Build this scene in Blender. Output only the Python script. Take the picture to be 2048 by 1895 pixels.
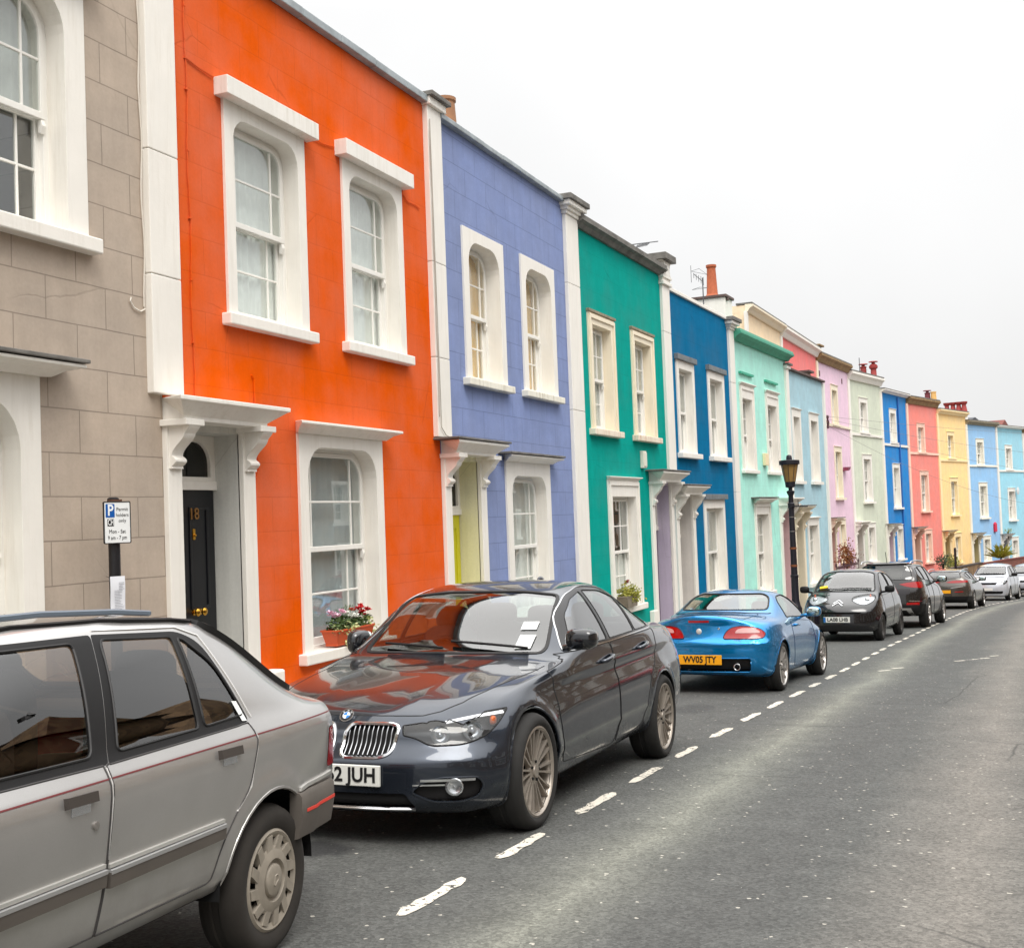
import bpy, bmesh, math, random
import numpy as np
from mathutils import Vector, Matrix
from mathutils.bvhtree import BVHTree
from mathutils.geometry import tessellate_polygon
for o in list(bpy.data.objects): bpy.data.objects.remove(o)
random.seed(7); rng = np.random.default_rng(7)
S = bpy.context.scene
COL = S.collection
R_ = math.radians
# ------------------------------------------------------------------ camera
cd = bpy.data.cameras.new('camera'); cam = bpy.data.objects.new('camera', cd); COL.objects.link(cam)
cd.sensor_width = 36; cd.lens = 42.01; cd.clip_start = .05; cd.clip_end = 2000
_f, _cx, _cy = 2390., 1024., 947.5
def _ray(x, y): return Vector(((x-_cx)/_f, -(y-_cy)/_f, -1.))
_a = _ray(2006, 1000); _b = _ray(1006, 1038)
_d = _a.normalized(); _u = _a.cross(_b).normalized()
if _u.y < 0: _u = -_u
_l = _u.cross(_d)
M = Matrix((_d, _l, _u)).to_4x4(); M.translation = (0, 0, 1.45)
cam.matrix_world = M
S.camera = cam
# ------------------------------------------------------------------ overcast sky, soft sun, exposure
wd = bpy.data.worlds.new('World'); S.world = wd; wd.use_nodes = True
nt = wd.node_tree; nt.nodes.clear()
def wn(t, **k):
    n = nt.nodes.new(t)
    for a, b in k.items(): setattr(n, a, b)
    return n
SUN_EL, SUN_AZ = R_(56), R_(221)
sky = wn('ShaderNodeTexSky', sky_type='NISHITA', sun_disc=False, sun_elevation=SUN_EL, sun_rotation=SUN_AZ, dust_density=6)
tc = wn('ShaderNodeTexCoord'); sx = wn('ShaderNodeSeparateXYZ'); nt.links.new(tc.outputs['Generated'], sx.inputs[0])
cr = wn('ShaderNodeValToRGB'); nt.links.new(sx.outputs['Z'], cr.inputs[0])     # overcast: horizon about a third of the zenith
e = cr.color_ramp.elements; e[0].position = 0.0; e[0].color = (.74, .75, .76, 1); e[1].position = 1; e[1].color = (3.0, 2.95, 2.87, 1)
for p, c in ((.05, .78), (.16, .825), (.40, .915), (.60, 1.9)):
    q = cr.color_ramp.elements.new(p); q.color = (c, c*.998, c*.994, 1)
no = wn('ShaderNodeTexNoise'); no.inputs['Scale'].default_value = 2.2; no.inputs['Detail'].default_value = 5
mr = wn('ShaderNodeMapRange'); mr.inputs['From Min'].default_value = .3; mr.inputs['From Max'].default_value = .7; mr.inputs['To Min'].default_value = .93; mr.inputs['To Max'].default_value = 1.07
nt.links.new(tc.outputs['Generated'], no.inputs['Vector']); nt.links.new(no.outputs['Fac'], mr.inputs['Value'])
mu = wn('ShaderNodeVectorMath', operation='SCALE'); nt.links.new(cr.outputs[0], mu.inputs[0]); nt.links.new(mr.outputs[0], mu.inputs['Scale'])
b1 = wn('ShaderNodeBackground'); b2 = wn('ShaderNodeBackground'); ad = wn('ShaderNodeAddShader'); ow = wn('ShaderNodeOutputWorld')
nt.links.new(mu.outputs[0], b1.inputs[0]); b1.inputs[1].default_value = 1.0
nt.links.new(sky.outputs[0], b2.inputs[0]); b2.inputs[1].default_value = .006
nt.links.new(b1.outputs[0], ad.inputs[0]); nt.links.new(b2.outputs[0], ad.inputs[1]); nt.links.new(ad.outputs[0], ow.inputs[0])
sl = bpy.data.lights.new('sun', 'SUN'); sl.energy = 1.7; sl.angle = R_(28); sl.color = (1, .965, .905)
so = bpy.data.objects.new('sun', sl); COL.objects.link(so)
so.rotation_euler = Vector((.42, .36, -.83)).to_track_quat('-Z', 'Y').to_euler()
S.view_settings.view_transform = 'Standard'; S.view_settings.look = 'None'; S.view_settings.gamma = 1; S.view_settings.exposure = 0.13
S.render.engine = 'CYCLES'; S.cycles.max_bounces = 8; S.cycles.use_denoising = True

# ------------------------------------------------------------------ materials
def lin(c):
    return tuple((x/255/12.92 if x/255 <= .04045 else ((x/255+.055)/1.055)**2.4) for x in c) + (1,)
MATS = {}
class NB:
    def __init__(s, name):
        s.m = bpy.data.materials.new(name); s.m.use_nodes = True; s.t = s.m.node_tree; s.n = s.t.nodes; s.l = s.t.links
        s.p = s.n['Principled BSDF']; s.out = s.n['Material Output']
    def new(s, t, ins=None, **k):
        n = s.n.new(t)
        for a, b in k.items(): setattr(n, a, b)
        for a, b in (ins or {}).items():
            if hasattr(b, 'is_output'): s.l.new(b, n.inputs[a])
            else: n.inputs[a].default_value = b
        return n
    def link(s, a, b): s.l.new(a, b)
    def math(s, op, a, b=None, clamp=False):
        n = s.n.new('ShaderNodeMath'); n.operation = op; n.use_clamp = clamp
        for i, v in enumerate((a, b)):
            if v is None: continue
            if hasattr(v, 'is_output'): s.l.new(v, n.inputs[i])
            else: n.inputs[i].default_value = v
        return n.outputs[0]
    def mix(s, fac, a, b, blend='MIX'):
        n = s.n.new('ShaderNodeMix'); n.data_type = 'RGBA'; n.blend_type = blend
        for i, v in ((0, fac), (6, a), (7, b)):
            if hasattr(v, 'is_output'): s.l.new(v, n.inputs[i])
            else: n.inputs[i].default_value = v
        return n.outputs[2]
    def rng(s, v, a, b, c, d):
        return s.new('ShaderNodeMapRange', {'Value': v, 'From Min': a, 'From Max': b, 'To Min': c, 'To Max': d}).outputs[0]
    def noise(s, vec, scale, detail=4, rough=.55):
        return s.new('ShaderNodeTexNoise', {'Vector': vec, 'Scale': scale, 'Detail': detail, 'Roughness': rough}).outputs['Fac']
    def objco(s): return s.new('ShaderNodeTexCoord').outputs['Object']
    def bump(s, h, strength=.3, dist=.01):
        b = s.new('ShaderNodeBump', {'Height': h, 'Strength': strength, 'Distance': dist}); s.link(b.outputs[0], s.p.inputs['Normal'])

def simple(name, col, rough=.5, metal=0., noise=.0, nscale=20, bump=0., spec=.5, coat=0.):
    if name in MATS: return MATS[name]
    b = NB(name); c = lin(col) if max(col) > 1.5 else tuple(col)+(1,)
    b.p.inputs['Roughness'].default_value = rough; b.p.inputs['Metallic'].default_value = metal
    b.p.inputs['Specular IOR Level'].default_value = spec
    if coat: b.p.inputs['Coat Weight'].default_value = coat; b.p.inputs['Coat Roughness'].default_value = .04
    if noise or bump:
        co = b.objco(); n = b.noise(co, nscale)
        if noise:
            k = b.rng(n, .25, .75, 1-noise, 1+noise*.5)
            b.link(b.mix(1.0, c, k, 'MULTIPLY'), b.p.inputs['Base Color'])
        else: b.p.inputs['Base Color'].default_value = c
        if bump: b.bump(n, bump)
    else: b.p.inputs['Base Color'].default_value = c
    MATS[name] = b.m; return b.m

def render_mat(name, col, joint=0., rows=.33, zoff=.10, streak=.12, bump=.25, dark=.55, uneven=.10, jbump=1.0):
    """painted render: broad fading, rain streaks, trowel bumps and (optionally) scored ashlar joints"""
    if name in MATS: return MATS[name]
    b = NB(name); c = lin(col); co = b.objco()
    sp = b.new('ShaderNodeSeparateXYZ', {0: co})
    n1 = b.noise(co, .9, 5); n2 = b.noise(co, 35, 3)
    st = b.new('ShaderNodeMapping', {0: co}); st.inputs['Scale'].default_value = (5, 5, .35)
    n3 = b.noise(st.outputs[0], 1.6, 6, .65)
    k = b.math('MULTIPLY', b.rng(n1, .3, .7, 1-uneven, 1+uneven*.7), b.rng(n3, .35, .75, 1+streak*.3, 1-streak))
    k = b.math('MULTIPLY', k, b.rng(n2, .2, .8, .95, 1.04)); n4 = b.noise(co, 3.1, 7, .68); k = b.math('MULTIPLY', k, b.rng(n4, .32, .7, 1-uneven*.8, 1+uneven*.7))
    ck = b.new('ShaderNodeTexVoronoi', {'Vector': b.mix(.10, co, b.new('ShaderNodeTexNoise', {'Vector': co, 'Scale': 2.2, 'Detail': 5}).outputs['Color']), 'Scale': .55}, feature='DISTANCE_TO_EDGE'); crack = b.math('MULTIPLY', b.rng(ck.outputs['Distance'], 0, .004, 1, 0), b.rng(b.noise(co, .6, 2), .5, .58, 0, .8))
    hs = b.new('ShaderNodeHueSaturation', {'Color': c, 'Value': k, 'Saturation': b.rng(n1, .3, .7, .93, 1.05)})
    colr = b.mix(b.math('MULTIPLY', crack, .45), hs.outputs[0], tuple(x*.5 for x in c[:3])+(1,)); h = b.math('SUBTRACT', b.math('MULTIPLY', b.noise(co, 14, 5), .5), b.math('MULTIPLY', crack, .5))
    fine = b.math('MULTIPLY', b.noise(co, 90, 2), .12); h = b.math('ADD', h, fine)
    if joint:
        v = b.new('ShaderNodeCombineXYZ', {0: sp.outputs[0], 1: b.math('SUBTRACT', sp.outputs[2], zoff)})
        wob = b.new('ShaderNodeVectorMath', {0: v.outputs[0]}, operation='ADD')
        wn_ = b.new('ShaderNodeTexNoise', {'Vector': co, 'Scale': 2.5})
        sc = b.new('ShaderNodeVectorMath', {0: wn_.outputs['Color'], 'Scale': .012}, operation='SCALE'); b.link(sc.outputs[0], wob.inputs[1])
        br = b.new('ShaderNodeTexBrick', {'Vector': wob.outputs[0], 'Color1': (1, 1, 1, 1), 'Color2': (.93, .93, .93, 1), 'Mortar': (0, 0, 0, 1), 'Scale': 1,
            'Mortar Size': .0055, 'Mortar Smooth': .25, 'Brick Width': rows*1.95, 'Row Height': rows})
        br.offset = .5
        jm = b.math('MULTIPLY', br.outputs['Fac'], b.rng(b.noise(co, 1.7, 3), .35, .6, .35, 1.))
        colr = b.mix(b.math('MULTIPLY', jm, joint), colr, tuple(x*dark for x in c[:3])+(1,))
        colr = b.mix(.5*min(1, joint*1.2), colr, b.mix(1., colr, br.outputs['Color'], 'MULTIPLY'))
        h = b.math('SUBTRACT', h, b.math('MULTIPLY', jm, jbump))
    b.link(colr, b.p.inputs['Base Color']); b.p.inputs['Roughness'].default_value = .85; b.p.inputs['Specular IOR Level'].default_value = .06
    b.bump(h, bump, .012); MATS[name] = b.m; return b.m

def white_mat(name, col=(238, 234, 226), streak=.16, rough=.55, stain=None):
    if name in MATS: return MATS[name]
    b = NB(name); c = lin(col); co = b.objco()
    st = b.new('ShaderNodeMapping', {0: co}); st.inputs['Scale'].default_value = (7, 7, .6)
    n3 = b.noise(st.outputs[0], 2.0, 6, .7); n1 = b.noise(co, 2.2, 5); n2 = b.noise(co, 60, 2)
    dirt = b.math('MULTIPLY', b.rng(n3, .48, .8, 0, 1), b.rng(n1, .35, .65, .2, 1))
    colr = b.mix(b.math('MULTIPLY', dirt, streak*3), c, (c[0]*.62, c[1]*.58, c[2]*.5, 1))
    colr = b.mix(1., colr, b.rng(n1, .3, .7, .95, 1.03), 'MULTIPLY')
    if stain:
        s2 = b.new('ShaderNodeMapping', {0: co}); s2.inputs['Scale'].default_value = (13, 13, 1.0)
        m = b.math('MULTIPLY', b.rng(b.noise(s2.outputs[0], 1.0, 5, .75), .5, .66, 0, .75), b.rng(b.noise(co, 1.3, 3), .38, .6, 0, 1))
        colr = b.mix(m, colr, lin(stain))
    b.link(colr, b.p.inputs['Base Color']); b.p.inputs['Roughness'].default_value = rough; b.p.inputs['Specular IOR Level'].default_value = .35
    b.bump(b.math('ADD', b.noise(co, 22, 4), b.math('MULTIPLY', n2, .3)), .12, .01); MATS[name] = b.m; return b.m

def glass_mat(name, tint=(.8, .86, .84), refl=1.0, base=.06, rough=.0, tr=.9, curve=5):
    """thin pane: tinted see-through plus a clear mirror layer"""
    if name in MATS: return MATS[name]
    b = NB(name); b.n.remove(b.p)
    t = b.new('ShaderNodeBsdfTransparent', {'Color': tuple(x*tr for x in tint)+(1,)})
    g = b.new('ShaderNodeBsdfGlossy', {'Color': (refl, refl, refl, 1), 'Roughness': rough})
    lw = b.new('ShaderNodeLayerWeight', {'Blend': .5})
    f = b.math('ADD', b.math('MULTIPLY', b.math('POWER', lw.outputs['Facing'], float(curve)), 1-base), base, True)
    m = b.new('ShaderNodeMixShader', {0: f, 1: t.outputs[0], 2: g.outputs[0]})
    nz = b.noise(b.objco(), 1.6, 1); bp = b.new('ShaderNodeBump', {'Height': nz, 'Strength': .04, 'Distance': .02}); b.link(bp.outputs[0], g.inputs['Normal'])
    b.link(m.outputs[0], b.out.inputs[0]); MATS[name] = b.m; return b.m

WHITE = white_mat('white_masonry_paint'); WHITE2 = white_mat('white_gloss_paint', (240, 238, 232), .08, .35)
CREAM = white_mat('cream_masonry_paint', (240, 228, 204), .18); STAINED = white_mat('rust_stained_white_paint', (236, 224, 205), .2, .6, (190, 130, 85))
MOSSY = white_mat('moss_stained_white_paint', (236, 232, 218), .2, .6, (120, 100, 45))
LEAD = simple('weathered_lead', (112, 118, 122), .6, 0, .35, 6, .3); LEADL = simple('pale_lead', (158, 166, 170), .55, 0, .35, 5, .3); STREAKY = white_mat('streaked_white_paint', (236, 233, 226), .2, .6, (206, 200, 186)); LEADD = simple('dark_coping_stone', (118, 115, 110), .85, 0, .5, 5, .5)
STONE = simple('lichen_stone', (150, 140, 118), .9, 0, .4, 9, .4); SLATE = simple('slate_roof', (70, 72, 78), .7, 0, .3, 8, .2)
GLASS = glass_mat('window_glass', (.95, .97, .96), .95, .11, tr=.98); ROOM = simple('dark_room', (60, 56, 52), .9)
BLACK = simple('black_paint', (22, 22, 26), .4); BRASS = simple('polished_brass', (215, 165, 70), .2, 1.)
TERRA = simple('terracotta', (176, 92, 56), .75, 0, .25, 12, .2)

# ------------------------------------------------------------------ mesh builder
class MB:
    def __init__(s): s.v = []; s.f = []; s.m = []
    def add(s, vs, fs, mat=0):
        o = len(s.v); s.v += [tuple(v) for v in vs]; s.f += [tuple(i+o for i in f) for f in fs]; s.m += [mat]*len(fs); return s
    def box(s, x0, x1, y0, y1, z0, z1, mat=0):
        if x0 > x1: x0, x1 = x1, x0
        if y0 > y1: y0, y1 = y1, y0
        if z0 > z1: z0, z1 = z1, z0
        v = [(x, y, z) for z in (z0, z1) for y in (y0, y1) for x in (x0, x1)]
        return s.add(v, [(0, 2, 3, 1), (4, 5, 7, 6), (0, 1, 5, 4), (2, 6, 7, 3), (0, 4, 6, 2), (1, 3, 7, 5)], mat)
    def quad(s, a, b, c, d, mat=0): return s.add([a, b, c, d], [(0, 1, 2, 3)], mat)
    def prism(s, poly, to3, d0, d1, mat=0):
        """extrude a 2-D polygon: to3(u, v, d) gives the point"""
        n = len(poly); v = [to3(u, w, d0) for u, w in poly]+[to3(u, w, d1) for u, w in poly]
        tri = tessellate_polygon([[Vector((u, w, 0)) for u, w in poly]])
        f = [tuple(t) for t in tri]+[tuple(i+n for i in reversed(t)) for t in tri]+[(i, (i+1) % n, n+(i+1) % n, n+i) for i in range(n)]
        return s.add(v, f, mat)
    def ring(s, outer, inner, to3, d0, d1, mat=0):
        """frame between two loops with the same point count, extruded d0..d1"""
        n = len(outer); v = []
        for lp in (outer, inner):
            for d in (d0, d1): v += [to3(u, w, d) for u, w in lp]
        f = []
        for i in range(n):
            j = (i+1) % n
            f += [(i, j, 2*n+j, 2*n+i), (n+i, 3*n+i, 3*n+j, n+j), (i, n+i, n+j, j), (2*n+i, 2*n+j, 3*n+j, 3*n+i)]
        return s.add(v, f, mat)
    def tube(s, pts, r, n=6, mat=0, closed=False):
        pts = [Vector(p) for p in pts]; N = len(pts); vs = []; fs = []; prev = None
        for i, p in enumerate(pts):
            a = pts[i-1] if (i or closed) else p; c = pts[(i+1) % N] if (i < N-1 or closed) else p
            t = (c-a).normalized() if (c-a).length > 1e-9 else Vector((0, 0, 1))
            if prev is None or abs(prev.dot(t)) > .95: prev = Vector((0, 0, 1)) if abs(t.z) < .9 else Vector((1, 0, 0))
            u = (prev-t*prev.dot(t)).normalized(); w = t.cross(u); prev = u
            rr = r[i] if isinstance(r, (list, tuple)) else r
            vs += [p+(u*math.cos(k*2*math.pi/n)+w*math.sin(k*2*math.pi/n))*rr for k in range(n)]
        for i in range(N if closed else N-1):
            j = (i+1) % N
            for k in range(n): fs.append((i*n+k, i*n+(k+1) % n, j*n+(k+1) % n, j*n+k))
        if not closed: fs += [tuple(reversed(range(n))), tuple((N-1)*n+k for k in range(n))]
        return s.add(vs, fs, mat)
    def lathe(s, prof, n=24, to3=lambda r, c, sn, h: (r*c, r*sn, h), mat=0, cap=True):
        """profile [(radius, height)] turned round an axis"""
        vs = []; fs = []; P = len(prof)
        for k in range(n):
            a = 2*math.pi*k/n; c, sn = math.cos(a), math.sin(a); vs += [to3(r, c, sn, h) for r, h in prof]
        for k in range(n):
            j = (k+1) % n
            for i in range(P-1): fs.append((k*P+i, j*P+i, j*P+i+1, k*P+i+1))
        if cap:
            if prof[0][0] > 1e-6: fs.append(tuple(k*P for k in reversed(range(n))))
            if prof[-1][0] > 1e-6: fs.append(tuple(k*P+P-1 for k in range(n)))
        return s.add(vs, fs, mat)
    def build(s, name, mats, parent=None, smooth=False, bevel=0., seg=2, angle=40, fix=True):
        me = bpy.data.meshes.new(name); me.from_pydata([tuple(v) for v in s.v], [], s.f); me.update()
        if not isinstance(mats, (list, tuple)): mats = [mats]
        for m in mats: me.materials.append(m)
        me.polygons.foreach_set('material_index', s.m)
        if fix:
            b = bmesh.new(); b.from_mesh(me); bmesh.ops.recalc_face_normals(b, faces=b.faces); b.to_mesh(me); b.free()
        if smooth:
            me.polygons.foreach_set('use_smooth', [True]*len(me.polygons))
            if smooth != 'all': me.set_sharp_from_angle(angle=R_(angle))
        o = bpy.data.objects.new(name, me); COL.objects.link(o)
        if parent: o.parent = parent
        if bevel:
            bv = o.modifiers.new('bevel', 'BEVEL'); bv.width = bevel; bv.segments = seg; bv.limit_method = 'ANGLE'; bv.angle_limit = R_(50)
        return o
def tag(o, label, cat, group=None, kind=None):
    o['label'] = label; o['category'] = cat
    if group: o['group'] = group
    if kind: o['kind'] = kind
    return o
def empty(name, loc, rz=0., label=None, cat=None, group=None):
    o = bpy.data.objects.new(name, None); COL.objects.link(o); o.location = loc; o.rotation_euler = (0, 0, rz); o.empty_display_size = .2
    if label: tag(o, label, cat, group)
    return o
def structure(o): o['kind'] = 'structure'; return o
XZ = lambda u, w, d: (u, d, w)      # facade plane: x along, z up, d = depth into the house
YZ = lambda u, w, d: (d, u, w)
def pchip(xs, ys):
    x = np.asarray(xs, float); y = np.asarray(ys, float); h = np.diff(x); dl = np.diff(y)/h; n = len(x); d = np.zeros(n)
    if n > 2:
        for i in range(1, n-1):
            if dl[i-1]*dl[i] > 0:
                w1 = 2*h[i]+h[i-1]; w2 = h[i]+2*h[i-1]; d[i] = (w1+w2)/(w1/dl[i-1]+w2/dl[i])
    d[0] = dl[0]; d[-1] = dl[-1]
    def f(q):
        q = np.asarray(q, float); k = np.clip(np.searchsorted(x, q)-1, 0, n-2); t = np.clip((q-x[k])/h[k], 0, 1)
        return (2*t**3-3*t**2+1)*y[k]+(t**3-2*t**2+t)*h[k]*d[k]+(-2*t**3+3*t**2)*y[k+1]+(t**3-t**2)*h[k]*d[k+1]
    return f
SLOPE = -.052
def gz(x): return SLOPE*x

# ------------------------------------------------------------------ ground, road, pavements
lineX = [-40, 0, 8, 11, 14.2, 18, 23.7, 27.7, 33.2, 39.6, 42.5, 47.3, 51.6, 56, 62, 70, 80, 100, 140]
lineY = [2.5, 2.5, 2.49, 2.47, 2.38, 2.27, 2.14, 1.99, 1.79, 1.51, 1.37, .99, .58, -.05, -1.1, -3.0, -6.0, -13, -29]
lane = pchip(lineX, lineY)
def strip(name, off0, off1, dz, mat, n0=-40, n1=140, step=1.0, sub=1, edge=None):
    xs = np.arange(n0, n1+.01, step); b = MB(); vs = []; fs = []; uv = []
    offs = np.linspace(off0, off1, sub+1)
    for x in xs:
        for o in offs: vs.append((x, float(lane(x))+o, gz(x)+dz)); uv.append((x, o))
    k = sub+1
    for i in range(len(xs)-1):
        for j in range(sub): fs.append((i*k+j, i*k+j+1, (i+1)*k+j+1, (i+1)*k+j))
    b.add(vs, fs)
    if edge is not None:                       # a vertical kerb face
        o = edge; n = len(vs); ev = []
        for x in xs: ev += [(x, float(lane(x))+o, gz(x)+dz), (x, float(lane(x))+o, gz(x)-.05)]
        b.add(ev, [(2*i, 2*i+2, 2*i+3, 2*i+1) for i in range(len(xs)-1)])
        uv += [(p[0], p[2]) for p in ev]
    ob = b.build(name, mat, fix=False); me = ob.data
    ul = me.uv_layers.new(name='UVMap')
    for lp in me.loops: ul.data[lp.index].uv = uv[lp.vertex_index]
    return structure(ob)

def asphalt():
    b = NB('worn_asphalt'); uv = b.new('ShaderNodeTexCoord').outputs['UV']; co = b.objco()
    sp = b.new('ShaderNodeSeparateXYZ', {0: uv}); v = sp.outputs[1]
    wob = b.math('MULTIPLY', b.math('SUBTRACT', b.noise(co, .5, 4), .5), .5)
    v = b.math('ADD', v, wob)
    def band(c, w):
        d = b.math('ABSOLUTE', b.math('SUBTRACT', v, c)); return b.rng(d, 0, w, 1, 0)
    l1 = band(-.58, .50); l2 = band(-2.25, .62); dk = b.math('ADD', band(-1.32, .45), band(-2.95, .5), True)
    base = lin((84, 85, 83)); colr = b.mix(b.math('MULTIPLY', b.math('MULTIPLY', l1, l1), .75), base, lin((130, 131, 121)))
    colr = b.mix(b.math('MULTIPLY', l2, .65), colr, lin((130, 125, 118))); colr = b.mix(b.math('MULTIPLY', dk, .35), colr, lin((72, 72, 72)))
    g1 = b.new('ShaderNodeTexVoronoi', {'Vector': co, 'Scale': 62.}); g2 = b.noise(co, 130, 2, .7); g3 = b.noise(co, 3.5, 5, .6)
    stone = b.new('ShaderNodeSeparateXYZ', {0: g1.outputs['Color']}).outputs[0]
    k = b.math('MULTIPLY', b.rng(stone, 0, 1, .70, 1.24), b.rng(g2, .3, .7, .72, 1.25)); k = b.math('MULTIPLY', k, b.rng(g3, .3, .7, .84, 1.12))
    colr = b.mix(1., colr, k, 'MULTIPLY')
    chip = b.math('GREATER_THAN', stone, .9965); colr = b.mix(b.math('MULTIPLY', chip, .6), colr, lin((205, 200, 188)))
    oil = b.rng(b.noise(co, .9, 3), .62, .74, 0, .45); park = b.rng(v, .2, .6, 0, 1)
    colr = b.mix(b.math('MULTIPLY', oil, park), colr, lin((52, 52, 53)))
    spx = b.new('ShaderNodeSeparateXYZ', {0: co})
    def blot(x, y, rx, ry):
        dx = b.math('DIVIDE', b.math('SUBTRACT', spx.outputs[0], x), rx); dy = b.math('DIVIDE', b.math('SUBTRACT', spx.outputs[1], y), ry)
        d = b.math('SQRT', b.math('ADD', b.math('MULTIPLY', dx, dx), b.math('MULTIPLY', dy, dy))); d = b.math('ADD', d, b.math('MULTIPLY', b.math('SUBTRACT', b.noise(co, 7, 4), .5), .9)); return b.rng(d, .65, 1.1, 1, 0)
    st = b.math('ADD', blot(5.62, 3.56, .22, .26), b.math('MULTIPLY', blot(12.6, 3.2, .5, .3), .5), True); colr = b.mix(b.math('MULTIPLY', st, .75), colr, lin((40, 40, 42)))
    crk = b.new('ShaderNodeTexVoronoi', {'Vector': b.mix(.12, co, b.new('ShaderNodeTexNoise', {'Vector': co, 'Scale': 1.5, 'Detail': 4}).outputs['Color']), 'Scale': .42}, feature='DISTANCE_TO_EDGE'); cm = b.math('MULTIPLY', b.rng(crk.outputs['Distance'], .0, .006, 1, 0), b.rng(b.noise(co, .35, 2), .52, .6, 0, .7)); colr = b.mix(cm, colr, lin((44, 44, 44)))
    b.link(colr, b.p.inputs['Base Color']); b.p.inputs['Roughness'].default_value = .78; b.p.inputs['Specular IOR Level'].default_value = .35
    b.bump(b.math('ADD', g1.outputs['Distance'], b.math('MULTIPLY', g2, .6)), .55, .006); return b.m
ASPH = asphalt()
def paving():
    b = NB('paving_slabs'); co = b.objco(); br = b.new('ShaderNodeTexBrick', {'Vector': co, 'Color1': lin((150, 144, 134)), 'Color2': lin((128, 124, 118)), 'Mortar': lin((70, 68, 64)), 'Scale': 1., 'Mortar Size': .008, 'Brick Width': .75, 'Row Height': .6})
    b.link(b.mix(1., br.outputs[0], b.rng(b.noise(co, 4, 6), .3, .7, .8, 1.15), 'MULTIPLY'), b.p.inputs['Base Color']); b.p.inputs['Roughness'].default_value = .85; b.bump(b.noise(co, 40), .3); return b.m
PAVE = paving()
gm = simple('earth_ground', (105, 102, 94), .95, 0, .3, 1.5, .3)
gb = MB(); gb.add([(x, y, gz(x)-.004) for x in (-300, 900) for y in (-400, 400)], [(0, 2, 3, 1)]); structure(gb.build('ground', gm, fix=False))
strip('road', 2.12, -6.3, .0, ASPH, sub=8)
strip('pavement', 2.12, 14.0, .11, PAVE, sub=3, edge=2.12)
strip('pavement', -6.3, -8.2, .11, PAVE, sub=1, edge=-6.3)
# broken white bay line: worn thermoplastic dashes, one marking
def paint_mat():
    b = NB('worn_road_paint'); co = b.objco(); n = b.noise(co, 26, 5, .7); n2 = b.noise(co, 5, 3)
    a = b.math('GREATER_THAN', b.math('ADD', n, b.math('MULTIPLY', b.math('SUBTRACT', n2, .5), .35)), .43)
    b.link(a, b.p.inputs['Alpha']); b.link(b.mix(b.noise(co, 9, 4), lin((228, 222, 208)), lin((196, 190, 178))), b.p.inputs['Base Color']); b.p.inputs['Roughness'].default_value = .7
    b.bump(n, .4, .005); return b.m
PAINT = paint_mat(); mb = MB()
starts = [1.19, 2.34, 3.50, 4.64, 5.69, 6.92, 8.09]+[9.28+1.205*k for k in range(44)]
for d0 in starts:
    L = random.uniform(.64, .76); w = random.uniform(.034, .044); n = 9; vs = []
    for i in range(n+1):
        x = d0+L*i/n; y = float(lane(x)); e0 = w*(.5 if i in (0, n) else 1)
        vs += [(x+random.uniform(-.03, .03)*(i in (0, n)), y-e0+random.uniform(-.009, .009), gz(x)+.004), (x+random.uniform(-.03, .03)*(i in (0, n)), y+e0+random.uniform(-.009, .009), gz(x)+.004)]
    mb.add(vs, [(2*i, 2*i+2, 2*i+3, 2*i+1) for i in range(n)])
for x0_, y0_ in ((20.0, .8), (20.3, .62), (20.6, .45), (17.9, 1.75), (18.4, 1.6), (21.2, .3)):      # ghost of an old worn marking
    mb.add([(x0_, y0_, gz(x0_)+.004), (x0_+.18, y0_-.14, gz(x0_+.18)+.004), (x0_+.24, y0_-.10, gz(x0_+.24)+.004), (x0_+.06, y0_+.05, gz(x0_+.06)+.004)], [(0, 1, 2, 3)])
pl = mb.build('road_marking', PAINT, fix=False); structure(pl)
# ------------------------------------------------------------------ houses
def arch_loop(x0, x1, z0, z1, r, n=6):
    """rectangle with rounded top corners, anticlockwise from bottom left; 2+2(n+1) points"""
    p = [(x0, z0), (x1, z0)]
    for i in range(n+1):
        a = math.pi/2*i/n; p.append((x1-r+r*math.cos(a), z1-r+r*math.sin(a)))
    for i in range(n+1):
        a = math.pi/2+math.pi/2*i/n; p.append((x0+r+r*math.cos(a), z1-r+r*math.sin(a)))
    return p
def rect_loop(x0, x1, z0, z1, n=6):
    p = [(x0, z0), (x1, z0)]
    for i in range(n+1): p.append((x1, z0+(z1-z0)*(.9+.1*min(1, i/(n/2)))) if i <= n/2 else (x1-(x1-x0)*.1*(i-n/2)/(n/2), z1))
    for i in range(n+1): p.append((x0+(x1-x0)*.1*(1-min(1, i/(n/2))), z1) if i <= n/2 else (x0, z1-(z1-z0)*.1*(i-n/2)/(n/2)))
    return p
def cornice_prof(proj, h, kind=0):
    """outline in (depth, z) of a moulded hood, wall at depth 0, street side negative"""
    if kind == 0: return [(0, 0), (-proj*.3, 0), (-proj*.38, h*.12), (-proj*.6, h*.45), (-proj*.92, h*.66), (-proj, h*.7), (-proj, h*.95), (-proj*.8, h), (0, h*1.12)]
    return [(0, 0), (-proj, 0), (-proj, h), (0, h)]
CURT = {'net': simple('net_curtain', (244, 246, 244), .9, 0, .12, 8), 'grey': simple('grey_curtain', (214, 216, 212), .9, 0, .15, 6), 'amber': simple('amber_blind', (252, 206, 122), .8, 0, .1, 5),
        'dim': simple('dim_curtain', (176, 172, 162), .9, 0, .3, 5), 'frost': simple('frosted_film', (196, 202, 206), .7, 0, .12, 3)}
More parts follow.
